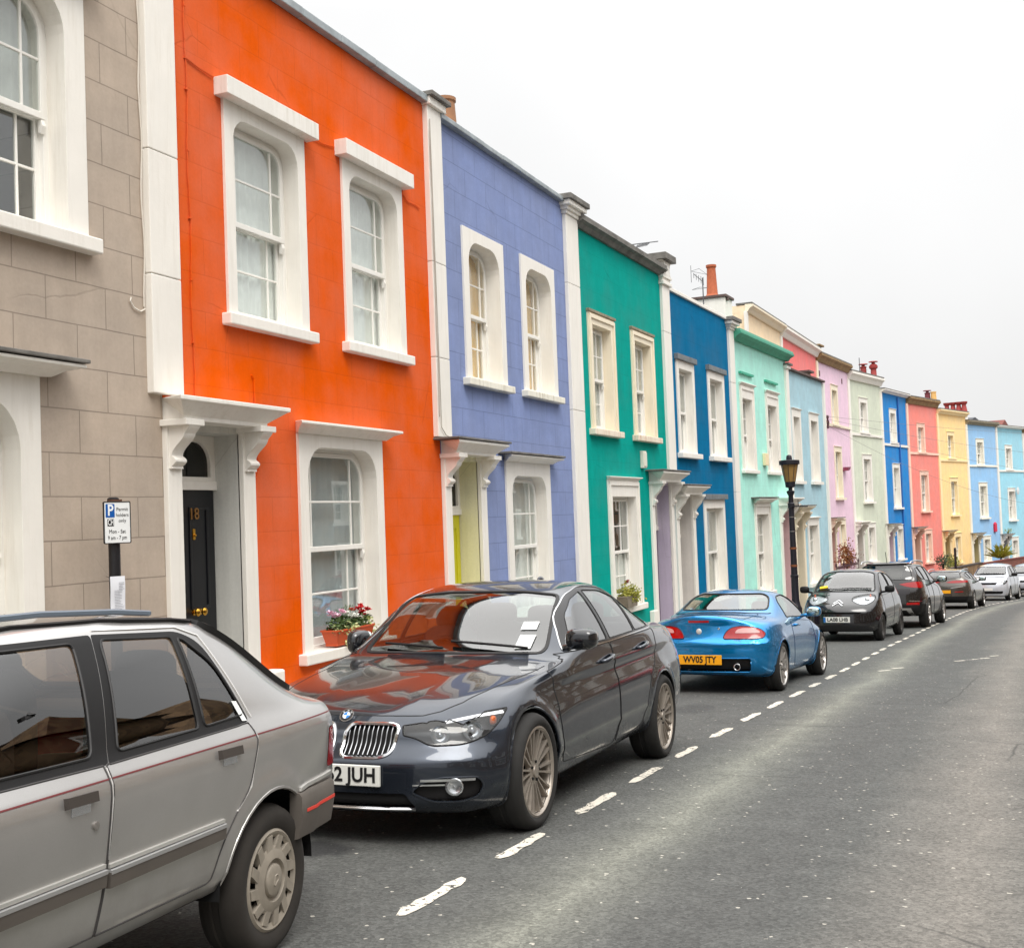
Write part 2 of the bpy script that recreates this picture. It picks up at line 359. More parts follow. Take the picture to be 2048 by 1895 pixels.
def window(house, x0, x1, z0, z1, mw=.14, mt=.13, r=.2, hood=None, bars='margin', curtain='net', trim=None, sillm=None, detail=2, sill=(.10, .11, .12), cov=(0, 1), step=False, hoodm=None, label=None, pd=.16):
    trim = trim or WHITE; sillm = sillm or trim
    ix0, ix1, iz1 = x0+mw, x1-mw, z1-mt
    lp = (lambda a, b, c, d, rr: arch_loop(a, b, c, d, rr) if r else rect_loop(a, b, c, d))
    b = MB(); b.ring(rect_loop(x0, x1, z0-.03, z1), lp(ix0, ix1, z0-.025, iz1, r), XZ, -.03, pd)
    if step: b.ring(rect_loop(x0+.03, x1-.03, z0, z1-.03), rect_loop(x0+.09, x1-.09, z0, z1-.1), XZ, -.055, -.031)
    w = b.build('window', trim, house, bevel=.008 if detail > 1 else 0)
    if label: w['label'] = label
    # sashes
    fr = .045; sx0, sx1 = ix0+.015, ix1-.015; zm = z0+(iz1-z0)*.49
    s = MB(); d1, d2 = pd-.03, pd+.035
    top = iz1-.01; rr = max(r-.02, .02) if r else 0
    s.ring(lp(ix0-.03, ix1+.03, z0-.02, iz1+.03, r), lp(sx0+.035, sx1-.035, z0+.03, iz1-.035, rr), XZ, pd-.012, pd+.10)          # box frame
    ux0, ux1 = sx0+.03, sx1-.03
    s.ring(lp(ux0, ux1, zm-.02, top-.03, rr), lp(ux0+fr, ux1-fr, zm+.035, top-.03-fr, max(rr-fr, .02) if r else 0), XZ, d1, d1+.04)
    s.ring(rect_loop(ux0, ux1, z0+.03, zm+.02), rect_loop(ux0+fr, ux1-fr, z0+.03+fr*1.7, zm-.02), XZ, d2, d2+.04)
    g0, g1 = ux0+fr, ux1-fr; W = g1-g0; bw = .011
    cols = {'margin': [.17, .83], 'grid3': [1/3, 2/3], 'grid2': [.5], 'plain': []}[bars]
    tz0, tz1 = zm+.03, top-.03-fr; bz0, bz1 = z0+.03+fr*1.7, zm-.015
    for c in cols:
        x = g0+W*c; hh = tz1+(-.01 if r else 0)
        s.box(x-bw, x+bw, d1+.008, d1+.034, tz0, hh); s.box(x-bw, x+bw, d2+.008, d2+.034, bz0, bz1)
    if bars != 'plain':
        for (a, c, d) in ((tz0, tz1, d1), (bz0, bz1, d2)): zc = (a+c)/2; s.box(g0, g1, d+.01, d+.032, zc-bw, zc+bw)
    if detail > 1: s.prism([(0, 0), (.035, 0), (.05, -.05), (.03, -.11), (0, -.1)], lambda u, v, d: (d, d1-.0+(.04-u), zm-.02+v), ux1-.04, ux1)   # sash horn
    s.build('sash', WHITE2, w, bevel=.004 if detail > 1 else 0, seg=1)
    p = MB(); p.prism(lp(ux0+.01, ux1-.01, zm, top-.045, max(rr-.02, .02) if r else 0), XZ, d1+.019, d1+.023); p.box(ux0+.01, ux1-.01, d2+.019, d2+.023, z0+.05, zm)
    p.build('pane', GLASS, w)
    if curtain:
        c = MB(); n = 40 if detail > 1 else 14; vs = []; zt = iz1+.02; zl = z0+.02; xa, xb = ix0-.05, ix1+.05
        zs = [zl+(zt-zl)*cov[0], zl+(zt-zl)*cov[1]]
        for i in range(n+1):
            x = xa+(xb-xa)*i/n; dd = .012*math.sin(i*1.9+z0)+.010*math.sin(i*.83+x0)
            for z in zs: vs.append((x, pd+.10+dd*(1.6 if z == zs[0] else .8), z))
        c.add(vs, [(2*i, 2*i+2, 2*i+3, 2*i+1) for i in range(n)]); c.build('curtain', CURT[curtain], w, smooth='all')
    if sill:
        pr, th, ov = sill; q = MB(); q.box(x0-ov*.6, x1+ov*.6, -pr, pd+.02, z0-th, z0)
        o = q.build('sill', sillm, w, bevel=.012 if detail > 1 else 0)
    if hood:
        kind, pr, hh, ov = hood[:4]; q = MB()
        if kind == 'box': q.box(x0-ov, x1+ov, -pr, .02, z1, z1+hh)
        else:
            pf = cornice_prof(pr, hh)
            vs = []
            for (d, z) in pf:                       # mitred ends: the overhang shrinks with the projection
                k = ov*(-d/pr); vs += [(x0-k, d, z1+z), (x1+k, d, z1+z)]
            n = len(pf); fs = [(2*i, 2*i+1, 2*((i+1) % n)+1, 2*((i+1) % n)) for i in range(n)]+[tuple(2*i for i in range(n)), tuple(2*i+1 for i in reversed(range(n)))]
            q.add(vs, fs)
            if kind == 'lead': q.box(x0-ov-.02, x1+ov+.02, -pr-.02, .01, z1+hh+.005, z1+hh+.035, 1)
        q.build('hood', [hoodm or trim, LEADD], w, bevel=.006 if detail > 1 else 0)
    return w
def console(b, x0, x1, zt, h, pr, mat=0):
    """scroll bracket: S-curved side outline in (depth, z)"""
    out = [(0, 0), (-pr, 0)]
    for i in range(1, 6): a = i/5*math.pi; out.append((-pr+pr*.22*(1-math.cos(a))*.5, -h*.24*i/5))
    for i in range(1, 9):
        t = i/8; out.append((-pr*.78+pr*.50*math.sin(t*math.pi/2)**1.5, -h*(.24+.46*t)))
    for i in range(1, 6):
        t = i/5; out.append((-pr*.28-pr*.16*math.sin(t*math.pi), -h*(.70+.24*t)))
    out += [(-pr*.30, -h), (0, -h)]
    b.prism(out, lambda u, v, d: (d, u, zt+v), x0, x1, mat)
def doorway(house, x0, x1, zt, bh, door_col, reveal_col, ground, canopy=(.34, .2, .16), pw=.19, lead=False, door_h=2.05, recess=.28, furn=False, trim=None, brk=True, fan=True, lcap=None):
    """pilasters, console brackets, moulded canopy, recessed door with fanlight"""
    trim = trim or WHITE; pr, ch, ov = canopy; zc = zt-ch; b = MB()
    dw = MB()
    for (a, c) in ((x0, x0+pw), (x1-pw, x1)): dw.box(a, c, -.05, 0.02, ground, zc)
    surround = dw.build('door_surround', trim, house, bevel=.008)
    for (a, c) in ((x0, x0+pw), (x1-pw, x1)):
        if brk: q = MB(); console(q, a+.02, c-.02, zc-.04, bh, pr*.78); q.build('bracket', trim, surround, bevel=.006)
    c = MB(); pf = [(0.02, 0), (-pr*.62, 0), (-pr*.62, ch*.2), (-pr*.70, ch*.34), (-pr*.94, ch*.74), (-pr, ch*.8), (-pr, ch), (.02, ch*1.05)]
    vs = []; n = len(pf)
    for (d, z) in pf:
        k = ov*max(0, (-d/pr-.62)/.38)-.02; vs += [(x0-k, d, zc+z), (x1+k, d, zc+z)]
    c.add(vs, [(2*i, 2*i+1, 2*((i+1) % n)+1, 2*((i+1) % n)) for i in range(n)]+[tuple(2*i for i in range(n)), tuple(2*i+1 for i in reversed(range(n)))])
    for (a, d) in ((x0, x0+pw), (x1-pw, x1)): c.box(a-.03, d+.03, -pr*.8, .02, zc-.045, zc+.01)
    if lead: c.box(x0-ov-.02, x1+ov+.02, -pr-.02, .01, zt+.008, zt+.035, 1)
    c.build('canopy', [trim, LEADD], house, bevel=.006)
    # reveal: two cheeks and a soffit
    rm = render_mat('reveal_%d_%d_%d' % reveal_col, reveal_col, uneven=.05)
    ix0, ix1 = x0+pw, x1-pw; dt = ground+door_h+.1; ft = zc-.12
    v = MB(); v.box(ix0-.06, ix0, .001, recess+.3, ground, zc); v.box(ix1, ix1+.06, .001, recess+.3, ground, zc); v.box(ix0, ix1, .001, recess+.3, zc-.06, zc)
    v.build('door_reveal', rm, house)
    f = MB(); f.box(ix0, ix1, recess-.03, recess+.06, dt, dt+.08)
    f.ring(rect_loop(ix0, ix1, dt+.08, zc-.06), arch_loop(ix0+.07, ix1-.07, dt+.12, ft, .2), XZ, recess-.015, recess+.05)
    fo = f.build('fanlight', trim, house, bevel=.005)
    g = MB(); g.box(ix0, ix1, recess+.02, recess+.025, dt+.08, zc-.06); g.build('pane', glass_mat('dark_fanlight_glass', (.30, .31, .29), .8, .08), fo)
    k = MB(); k.box(ix0, ix1, recess+.3, recess+.31, ground, zc); k.build('hall', ROOM, house)
    dm = simple('door_%d_%d_%d' % door_col, door_col, .35, 0, .08, 8)
    d = MB(); d.box(ix0+.02, ix1-.02, recess, recess+.05, ground, dt); xm = (ix0+ix1)/2
    hz = dt-ground
    for (a, e) in ((ix0+.12, xm-.05), (xm+.05, ix1-.12)):
        for (p0, p1) in ((.09, .40), (.50, .93)):
            d.ring(rect_loop(a, e, ground+hz*p0, ground+hz*p1), rect_loop(a+.03, e-.03, ground+hz*p0+.03, ground+hz*p1-.03), XZ, recess-.012, recess+.0)
    do = d.build('door', dm, house, bevel=.004)
    if furn:
        k = MB(); yb = recess-.001; xk = ix0+.17
        for xx in (xm+.085, xm+.18):
            k.lathe([(.028, 0), (.028, .008), (.012, .012), (.012, .03), (.034, .04), (.036, .055), (.024, .068), (0, .072)], 16, lambda r, c, s_, h, xx=xx: (xx+r*c, yb-h, .72+r*s_))
        k.build('handle', BRASS, do, smooth=True)
        k = MB(); k.box(xm+.092, xm+.132, yb-.012, yb, 1.37, 1.47); k.lathe([(.012, 0), (.012, .03), (0, .03)], 10, lambda r, c, s_, h: (xm+.112+r*c, yb-h, 1.41+r*s_)); k.build('knocker', BRASS, do, bevel=.006)
        t = text_mesh('18', .15, .006, simple('dull_brass', (170, 125, 75), .35, .8), 'house_number', do, Matrix.Translation((xm+.105, recess-.018, 1.60)) @ Matrix.Rotation(R_(90), 4, 'X'))
    return surround
FONT = None
def text_mesh(txt, size, depth, mat, name, parent, mtx, align='CENTER', sx=1., bold=0., fitw=None):
    cu = bpy.data.curves.new('t', 'FONT'); cu.body = txt; cu.size = size; cu.extrude = depth; cu.align_x = align; cu.align_y = 'CENTER'; cu.offset = bold; cu.resolution_u = 3; cu.space_line = .95
    to = bpy.data.objects.new('t', cu); COL.objects.link(to); dg = bpy.context.evaluated_depsgraph_get()
    me = bpy.data.meshes.new_from_object(to.evaluated_get(dg)); bpy.data.objects.remove(to); bpy.data.curves.remove(cu)
    me.materials.clear(); me.materials.append(mat); xsp = [v.co.x for v in me.vertices]; sx = fitw/(max(xsp)-min(xsp)) if fitw else sx; me.transform(Matrix.Diagonal((sx, 1, 1, 1))); o = bpy.data.objects.new(name, me); COL.objects.link(o); o.parent = parent
    if parent: o.matrix_parent_inverse = Matrix()
    o.matrix_local = mtx; return o
def wall(house, W, z0, z1, holes, mat, depth=6.5, x0=0.):
    b = MB(); xs = sorted({x0, W, *[h[0] for h in holes], *[h[1] for h in holes]}); zs = sorted({z0, z1, *[h[2] for h in holes], *[h[3] for h in holes]})
    for i in range(len(xs)-1):
        for j in range(len(zs)-1):
            cx, cz = (xs[i]+xs[i+1])/2, (zs[j]+zs[j+1])/2
            if any(h[0] < cx < h[1] and h[2] < cz < h[3] for h in holes): continue
            b.quad((xs[i], 0, zs[j]), (xs[i+1], 0, zs[j]), (xs[i+1], 0, zs[j+1]), (xs[i], 0, zs[j+1]))
    e = .004; b.quad((x0+e, 0, z0), (x0+e, 0, z1), (x0+e, depth, z1), (x0+e, depth, z0)); b.quad((W-e, 0, z0), (W-e, depth, z0), (W-e, depth, z1), (W-e, 0, z1))
    b.quad((x0, depth, z0), (x0, depth, z1), (W, depth, z1), (W, depth, z0)); b.quad((x0, .2, z1-.25), (W, .2, z1-.25), (W, depth, z1-.25), (x0, depth, z1-.25), 1)
    b.quad((x0, .25, z1-.3), (x0, .25, z1), (W, .25, z1), (W, .25, z1-.3)); b.quad((x0, 0, z1), (W, 0, z1), (W, .25, z1), (x0, .25, z1))
    return b.build('wall', [mat, SLATE], house, fix=False)
def hole(w): return (w[0]+.04, w[1]-.04, w[2]-.05, w[3]-.04)
def coping(house, x0, x1, z, mat, pr=.08, th=.07, name='coping', sag=0):
    b = MB(); n = 7; 
    for i in range(n):
        a = x0+(x1-x0)*i/n; c = x0+(x1-x0)*(i+1)/n; dz = random.uniform(-.004, .004); b.box(a+.002, c-.002, -pr+random.uniform(-.004, .004), .33, z+dz, z+th+dz)
    return b.build(name, mat, house, bevel=.01)
def moulding(house, x0, x1, z, pr, h, mat, name='cornice', topm=None):
    pf = cornice_prof(pr, h); b = MB(); n = len(pf); vs = []
    for d, zz in pf: vs += [(x0, d, z+zz), (x1, d, z+zz)]
    b.add(vs, [(2*i, 2*i+1, 2*((i+1) % n)+1, 2*((i+1) % n)) for i in range(n)]+[tuple(2*i for i in range(n)), tuple(2*i+1 for i in reversed(range(n)))])
    b.box(x0, x1, -pr*.9, .3, z+h*1.0+.003, z+h+.06, 1); return b.build(name, [mat, topm or LEADD], house)
def pilaster(house, x0, x1, z0, z1, pr=.07, mat=None, cap=None, joints=(), jog=.0):
    mat = mat or WHITE; b = MB(); zz = sorted([z0, z1, *[j for j in joints if z0 < j < z1]])
    for a, c in zip(zz, zz[1:]): b.box(x0, x1, -pr, .02, a+.004, c-.002)
    o = b.build('pilaster', mat, house, bevel=.008)
    if cap:
        k = MB()
        if cap == 'block': k.box(x0-.02, x1+.06, -pr-.05, .3, z1, z1+.10); k.box(x0-.04, x1+.12, -pr-.10, .35, z1+.10, z1+.16, 1)
        elif cap == 'cornice':
            for i, (e, h0, h1) in enumerate(((.03, 0, .06), (.07, .06, .12), (.13, .12, .2))): k.box(x0-e, x1+e, -pr-e, .4, z1+h0, z1+h1+.001)
            k.box(x0-.17, x1+.18, -pr-.17, .4, z1+.2, z1+.29, 1)
        elif cap == 'finial':
            for (e, h0, h1) in ((.05, 0, .07), (.02, .07, .14), (.05, .14, .2)): k.box(x0-e, x1+e, -pr-e, .35, z1+h0, z1+h1)
            xm = (x0+x1)/2; k.prism([(-.26, 0), (.26, 0), (.20, .08), (.18, .16), (.24, .26), (.34, .3), (-.34, .3), (-.24, .26), (-.18, .16), (-.20, .08)], lambda u, v, d: (xm+u*.9, d, z1+.2+v), -pr-.05, .35)
            k.box(xm-.36, xm+.36, -pr-.14, .4, z1+.5, z1+.64, 1)
        k.build('pilaster_cap', [mat, LEADD], o, bevel=.008)
    return o
ANG = {}
def house_at(name, P, a, label, group):
    return empty(name, (P[0], P[1], 0), a, label, 'house', group)
G1 = 'two storey painted houses of the near terrace'
def glob(P, a, x): return P[0]+x*math.cos(a)
def base(P, a, x): return gz(P[0]+x*math.cos(a))+.11
# --- grey house (left edge of the picture)
P, a = (8.159, 6.5), 0.
h = house_at('terraced_house', P, a, 'grey rendered house scored like stone blocks at the left edge of the picture', G1)
mt = render_mat('grey_render', (187, 172, 157), .5, streak=.06, dark=.66, uneven=.11)
w0, w1 = (-3.15, -1.40, .35, 2.62), (-2.5, -.85, 3.75, 5.75)
wall(h, .012, -1.2, 6.7, [hole(w0), hole(w1), (-5.0, -3.75, -.9, 2.6)], mt, x0=-5.4)
window(h, *w1, mw=.22, mt=.17, r=.29, hood=('box', .15, .2, .12), curtain='grey', cov=(.52, 1), sill=(.11, .12, .12)); window(h, *w0, mw=.2, mt=.16, r=.38, hood=('lead', .24, .1, .26), curtain='net')
doorway(h, -5.0, -3.7, 2.7, .38, (60, 40, 36), (230, 226, 218), base(P, a, -4.3)); coping(h, -5.4, -.04, 6.7, LEADL); pilaster(h, -5.6, -5.2, 2.7, 6.66)
c = MB(); c.tube([(-.19+.012*math.sin(z*7), -.012, z) for z in np.linspace(3.32, 6.6, 30)][::-1]+[(-.19, -.012, 3.3), (-.25, -.014, 3.27), (-.33, -.014, 3.29), (-.37, -.012, 3.34), (-.36, -.012, 3.37)], .0065, 5)
c.build('wall_cable', simple('white_cable', (222, 216, 205), .6), h)
# --- orange house, number 18
h = house_at('terraced_house', P, a, 'bright orange house numbered 18 with black front door', G1); ho = h
mt = render_mat('orange_render', (224, 96, 42), .13, streak=.05, dark=.74, bump=.3, jbump=.35, uneven=.05)
ws = [(.96, 2.34, 3.43, 5.43), (3.1, 4.5, 3.43, 5.45), (2.06, 3.8, .19, 2.39)]
wall(h, 5.37, -1.3, 6.7, [hole(w) for w in ws]+[(.1, 1.17, -.9, 2.45)], mt, x0=.02)
for w in ws[:2]: window(h, *w, hood=('box', .15, .17, .1), r=.21, curtain='net', sillm=WHITE, hoodm=STREAKY)
window(h, *ws[2], mw=.16, mt=.13, r=.3, hood=('cornice', .2, .11, .2), curtain='frost')
doorway(h, .0, 1.27, 2.57, .36, (17, 19, 25), (214, 214, 208), -.33, furn=True, canopy=(.34, .19, .2))
coping(h, .0, 5.4, 6.7, LEADL, .09, .09); pilaster(h, -.17, .22, 2.6, 6.72, joints=(3.6, 4.65))
q = MB(); q.box(1.27, 5.2, -.06, .01, -1.2, -.10); q.box(1.27, 1.5, -.16, .0, -1.2, .12); q.build('plinth', WHITE, h, bevel=.02)
xx = .44
for pts, r in (([(xx+.012*math.sin(z*5.)+.004*math.sin(z*23), -.010, z) for z in np.linspace(2.62, 6.6, 40)], .007), ([(xx+.009, -.01, 5.63), (.62, -.012, 5.60), (.84, -.014, 5.585)], .007), ([(2.45, -.012, 5.50), (2.75, -.012, 5.5), (2.98, -.012, 5.53)], .006),
        ([(4.55, -.01, 5.40), (4.68, -.012, 5.33), (4.86, -.012, 5.34), (5.0, -.01, 5.32)], .006), ([(1.35, -.012, 2.36), (1.37, -.014, 2.0), (1.33, -.014, 1.93), (1.24, -.012, 1.94)], .007), ([(1.35, -.01, 2.62), (1.345, -.01, 2.86), (1.31, -.012, 2.9)], .008)):
    c = MB(); c.tube(pts, r, 5)
    if len(pts) > 20:
        for z in (3.1, 3.65, 4.2, 4.8, 5.35, 5.63, 6.1): c.box(xx-.014, xx+.014, -.02, 0, z-.008, z+.008)
    c.build('wall_cable', mt, h)
# --- violet house
P, a = (13.537, 6.5), 0.
h = house_at('terraced_house', P, a, 'violet blue house with lime yellow door, between the orange and teal houses', G1); hv = h
mt = render_mat('violet_render', (135, 149, 190), .40, rows=.36, zoff=.05, streak=.08, dark=.7, uneven=.10)
ws = [(.85, 2.25, 3.34, 5.38), (2.93, 4.36, 3.35, 5.40), (2.06, 3.83, .02, 2.27)]
wall(h, 5.2, -1.6, 6.62, [hole(w) for w in ws]+[(.1, 1.2, -1.2, 2.35)], mt, x0=.0)
for w in ws[:2]: window(h, *w, mw=.17, mt=.16, r=.3, curtain='amber', sillm=MOSSY, sill=(.11, .10, .14), pd=.2)
window(h, *ws[2], mw=.2, mt=.2, r=.26, hood=('lead', .2, .09, .2), curtain='net')
doorway(h, .0, 1.3, 2.46, .36, (206, 200, 30), (236, 232, 196), -.62, lead=True, canopy=(.34, .17, .18))
coping(h, .2, 5.0, 6.62, LEADL, .09, .07); pilaster(h, -.18, .22, 2.5, 6.68, joints=(3.5, 4.7), cap='block')
q = MB(); q.tube([(-.16+.01*math.sin(z*6), -.085, z) for z in np.linspace(2.75, 6.5, 24)]+[(-.12, -.085, 2.62), (.0, -.085, 2.53), (.2, -.075, 2.5)], .006, 5); q.build('wall_cable', simple('grey_cable', (170, 165, 155), .6), h)
# --- teal house
P, a = (18.741, 6.5), -.02798
h = house_at('terraced_house', P, a, 'teal green house with stained white window surrounds, next to the violet house', G1); ht = h
mt = render_mat('teal_render', (0, 156, 144), .12, streak=.06, dark=.8, bump=.25, uneven=.10)
ws = [(.74, 2.12, 2.95, 4.98), (3.1, 4.52, 2.95, 4.98), (1.44, 3.18, -.22, 2.08)]
wall(h, 5.54, -2.0, 6.42, [hole(w) for w in ws]+[(4.0, 5.3, -1.4, 2.1)], mt, x0=.0)
for w in ws[:2]: window(h, *w, mw=.2, mt=.2, r=0, bars='grid3', hood=('box', .06, .05, .02), hoodm=STONE, curtain='grey', trim=CREAM, sillm=STAINED, step=True, sill=(.12, .11, .14))
window(h, *ws[2], mw=.2, mt=.3, r=0, bars='grid3', hood=('cornice', .1, .06, .07), curtain='net', cov=(0, .45), step=True)
doorway(h, 3.92, 5.45, 2.27, .42, (88, 60, 96), (196, 186, 204), -1.05, lead=True, canopy=(.36, .2, .2))
q = MB(); q.box(4.02+.2, 4.3, .06, .16, .95, 1.15); 
moulding(h, .28, 5.3, 6.36, .17, .14, LEADD); pilaster(h, -.26, .30, -1.6, 6.45, joints=(5.3, 3.2, .3), cap='cornice')
q = MB(); q.box(3.42, 3.62, -.07, 0, 2.33, 2.66); q.box(3.44, 3.60, -.085, -.07, 2.36, 2.63); q.build('alarm_box', simple('alarm_plastic', (224, 220, 206), .5), h, bevel=.012)
q = MB(); q.box(3.62, 3.86, -.10, 0.0, -1.3, -.42); q.build('meter_box', WHITE, h, bevel=.012)
# --- deep blue house
P, a = (24.277, 6.345), -.05049
h = house_at('terraced_house', P, a, 'deep blue house with a chimney, between the teal and mint houses', G1); hb = h
mt = render_mat('blue_render', (0, 108, 154), .22, rows=.36, zoff=.2, streak=.10, dark=.85, uneven=.10)
ws = [(.55, 1.86, 2.72, 4.72), (2.95, 4.38, 2.72, 4.72), (2.2, 3.95, -.5, 1.72)]
wall(h, 5.23, -2.2, 6.14, [hole(w) for w in ws]+[(.15, 1.3, -1.6, 1.85)], mt, x0=.0)
for w in ws[:2]: window(h, *w, mw=.17, mt=.18, r=0, bars='plain', hood=('box', .09, .12, .06), hoodm=LEAD, curtain='dim', sill=(.13, .11, .14))
window(h, *ws[2], mw=.17, mt=.2, r=0, bars='plain', hood=('box', .1, .12, .06), hoodm=LEAD, curtain='dim')
doorway(h, .05, 1.43, 2.0, .46, (120, 116, 112), (220, 214, 208), -1.25, lead=True, canopy=(.36, .18, .2))
coping(h, .2, 5.1, 6.14, WHITE, .05, .08); pilaster(h, -.33, .15, 2.1, 6.18, joints=(5.2,), cap='finial')
q = MB(); q.box(6.05, 6.75, .30, 1.15, 5.4, 6.93); q.box(6.0, 6.80, .25, 1.20, 6.93, 7.0, 1); q.box(6.14, 6.26, .248, .36, 6.85, 6.93, 1); ch = q.build('chimney', [WHITE, simple('brown_coping', (96, 78, 74), .8, 0, .3, 6)], h, bevel=.008)
q = MB(); q.lathe([(.22, 0), (.17, .06), (.145, .1), (.112, .78), (.135, .80), (.135, .86), (.10, .86)], 20, lambda r, c, s_, z: (6.40+r*c, .72+r*s_, 7.0+z)); q.build('chimney_pot', TERRA, ch, smooth=True)
q = MB(); q.tube([(4.22, .35, 6.05), (4.22, .35, 7.12)], .014, 6); q.tube([(4.24, .35, 7.03), (2.95, .2, 6.98)], .009, 5)
for i, (xx, L) in enumerate(((2.98, .2), (3.2, .06), (3.4, .07), (3.6, .08), (3.8, .09), (4.0, .1))): q.tube([(xx, .27, 6.99-L), (xx, .27, 6.99+L)], .006, 4)
for dz in (-.16, .16): q.tube([(4.1, .2, 7.0+dz), (3.8, .5, 7.0+dz*1.4), (3.6, .25, 7.0+dz*1.4), (4.1, .2, 7.0+dz)], .005, 4)
q.build('aerial', simple('grey_aluminium', (90, 92, 96), .4, .6), h)
# --- mint house
P, a = (29.497, 6.081), -.07254
h = house_at('terraced_house', P, a, 'mint green house with a dark green cornice, behind the street lamp', G1); hm = h
mt = render_mat('mint_render', (178, 238, 224), .08, streak=.07, dark=.85)
ws = [(.6, 1.9, 2.47, 4.62), (3.12, 4.48, 2.47, 4.62), (1.5, 3.08, -.72, 1.62)]
wall(h, 5.67, -2.6, 5.86, [hole(w) for w in ws]+[(4.25, 5.5, -1.9, 1.6)], mt, x0=.0)
for w in ws[:2]: window(h, *w, mw=.19, mt=.32, r=0, bars='grid3', hood=('cornice', .1, .08, .07), curtain='dim', step=True, sill=(.1, .09, .12))
window(h, *ws[2], mw=.2, mt=.3, r=0, bars='grid3', hood=('lead', .22, .12, .2), curtain='dim', cov=(0, 1), step=True)
doorway(h, 4.15, 5.6, 1.75, .46, (92, 66, 58), (222, 186, 188), -1.55, canopy=(.36, .18, .2))
moulding(h, .1, 5.75, 5.72, .26, .2, simple('green_cornice_paint', (70, 160, 132), .6, 0, .2, 5), topm=simple('green_cornice_lip', (96, 176, 150), .6)); pilaster(h, -.30, .12, -2.2, 5.92, joints=(4.6, 1.9), cap='cornice')
for (xa, xb) in ((.62, 1.86), (3.14, 4.44)): q = MB(); q.box(xa, xb, -.07, 0, 4.92, 4.97); q.build('drip_moulding', simple('green_lip', (60, 170, 140), .6), h)
q = MB(); q.box(2.62, 2.95, -.09, 0, 2.62, 2.95); q.build('alarm_box', simple('cream_plastic', (240, 222, 180), .5), h, bevel=.012)
# --- pale blue house
P, a = (35.155, 5.670), -.0842
h = house_at('terraced_house', P, a, 'powder blue two storey house, last of the near row, beside the three storey pink house', G1)
mt = render_mat('powder_blue_render', (172, 206, 218), .1, streak=.08, dark=.85)
ws = [(.42, 1.50, 2.25, 4.36), (2.6, 3.82, 2.25, 4.36), (1.75, 3.25, -.85, 1.1)]
wall(h, 4.7, -3.2, 5.5, [hole(w) for w in ws]+[(.2, 1.2, -2.2, 1.3)], mt, x0=.0)
for w in ws[:2]: window(h, *w, mw=.17, mt=.2, r=0, bars='plain', hood=('cornice', .07, .06, .04), curtain='dim', detail=1, sill=(.1, .09, .12))
window(h, *ws[2], mw=.17, mt=.2, r=0, bars='grid3', hood=('cornice', .1, .06, .04), curtain='dim', detail=1)
doorway(h, .05, 1.3, 1.5, .46, (70, 62, 54), (226, 216, 192), -1.85, lead=True, canopy=(.36, .18, .2), trim=CREAM)
coping(h, -.1, 4.75, 5.5, simple('brown_coping', (96, 78, 74), .8, 0, .3, 6), .1, .06); pilaster(h, -.22, .10, 1.6, 5.5, cap='block'); pilaster(h, 4.6, 4.8, -2.6, 5.48, mat=WHITE)
q = MB(); q.box(4.42, 4.92, .40, 1.25, 5.3, 5.86); q.box(4.34, 5.0, .30, 1.35, 5.86, 5.92, 1); q.build('chimney', [simple('grey_render_stack', (150, 138, 128), .9, 0, .3, 5), simple('dormer_roof', (90, 70, 66), .7)], h)
# --- three storey far terrace
G2 = 'three storey painted houses of the far terrace'
FP = [(52.43, 7.15), (58.30, 6.53), (63.20, 5.51), (68.12, 4.62), (72.94, 3.295), (77.74, 1.88), (82.45, .222), (87.18, -1.41), (91.9, -3.1)]
def far_house(P, Q, label, col, string, cor, ctop, w2, w1, w0, can, trim=None, corm=None, reveal=(226, 218, 208), door=(70, 66, 70), brackets=True, capm=None, x0=0., s=1., stringm=None):
    a = math.atan2(Q[1]-P[1], Q[0]-P[0]); W = math.hypot(Q[0]-P[0], Q[1]-P[1]); trim = trim or WHITE
    h = house_at('terraced_house', P, a, label, G2); off = W-5.0
    mt = render_mat('render_%d_%d_%d' % col, col, .0, streak=.06, uneven=.08)
    ws = [(1.45+off, 2.78+off, *w2), (1.58+off, 3.02+off, *w1), (1.86+off, 3.15+off, *w0)] if w0 else []
    hl = [hole(w) for w in ws]+([(.2+off, 1.1+off, can-2.75, can-.15)] if can is not None else [])
    wall(h, W, gz(P[0])-1.0, ctop-.02, hl, mt)
    for i, w in enumerate(ws): window(h, *w, mw=.2, mt=.2, r=0, bars='grid3', hood=('cornice', .07, .05, .03), curtain='dim' if i != 2 else 'grey', detail=1, trim=trim, sill=(.14, .1, .12) if i else (.1, .08, .1))
    if can is not None: doorway(h, .02+off, 1.25+off, can, .45, door, reveal, can-2.75, canopy=(.4, .16, .18), lead=brackets, trim=trim)
    if string is not None:
        q = MB(); q.box(.02, W-.02, -.06, 0, string-.07, string+.05); q.build('string_course', stringm or trim, h)
    moulding(h, -.02, W+.02, cor, .28, ctop-cor, corm or trim, topm=capm)
    pilaster(h, -.14, .14, gz(P[0])-.6, cor, mat=trim)
    return h, a, W
BROWN = simple('weathered_stone_cornice', (150, 122, 84), .85, 0, .4, 4, .3)
cx = [(39.5, 7.6), (45.0, 7.4), FP[0]]
far_house(cx[0], cx[1], 'cream house rising behind the mint house, only its top storey in sight', (250, 226, 192), None, 8.02, 8.26, None, None, None, None, capm=LEADD, corm=CREAM)
far_house(cx[1], cx[2], 'coral red house rising behind the powder blue house, only its top storey in sight', (242, 134, 132), None, 7.88, 8.24, None, None, None, None)
hp = far_house(FP[0], FP[1], 'pale pink three storey house next to the powder blue house', (232, 202, 220), 5.10, 7.74, 8.08, (5.15, 6.90), (1.84, 4.12), (-1.1, .83), .95, trim=CREAM, corm=BROWN, reveal=(214, 170, 160))[0]
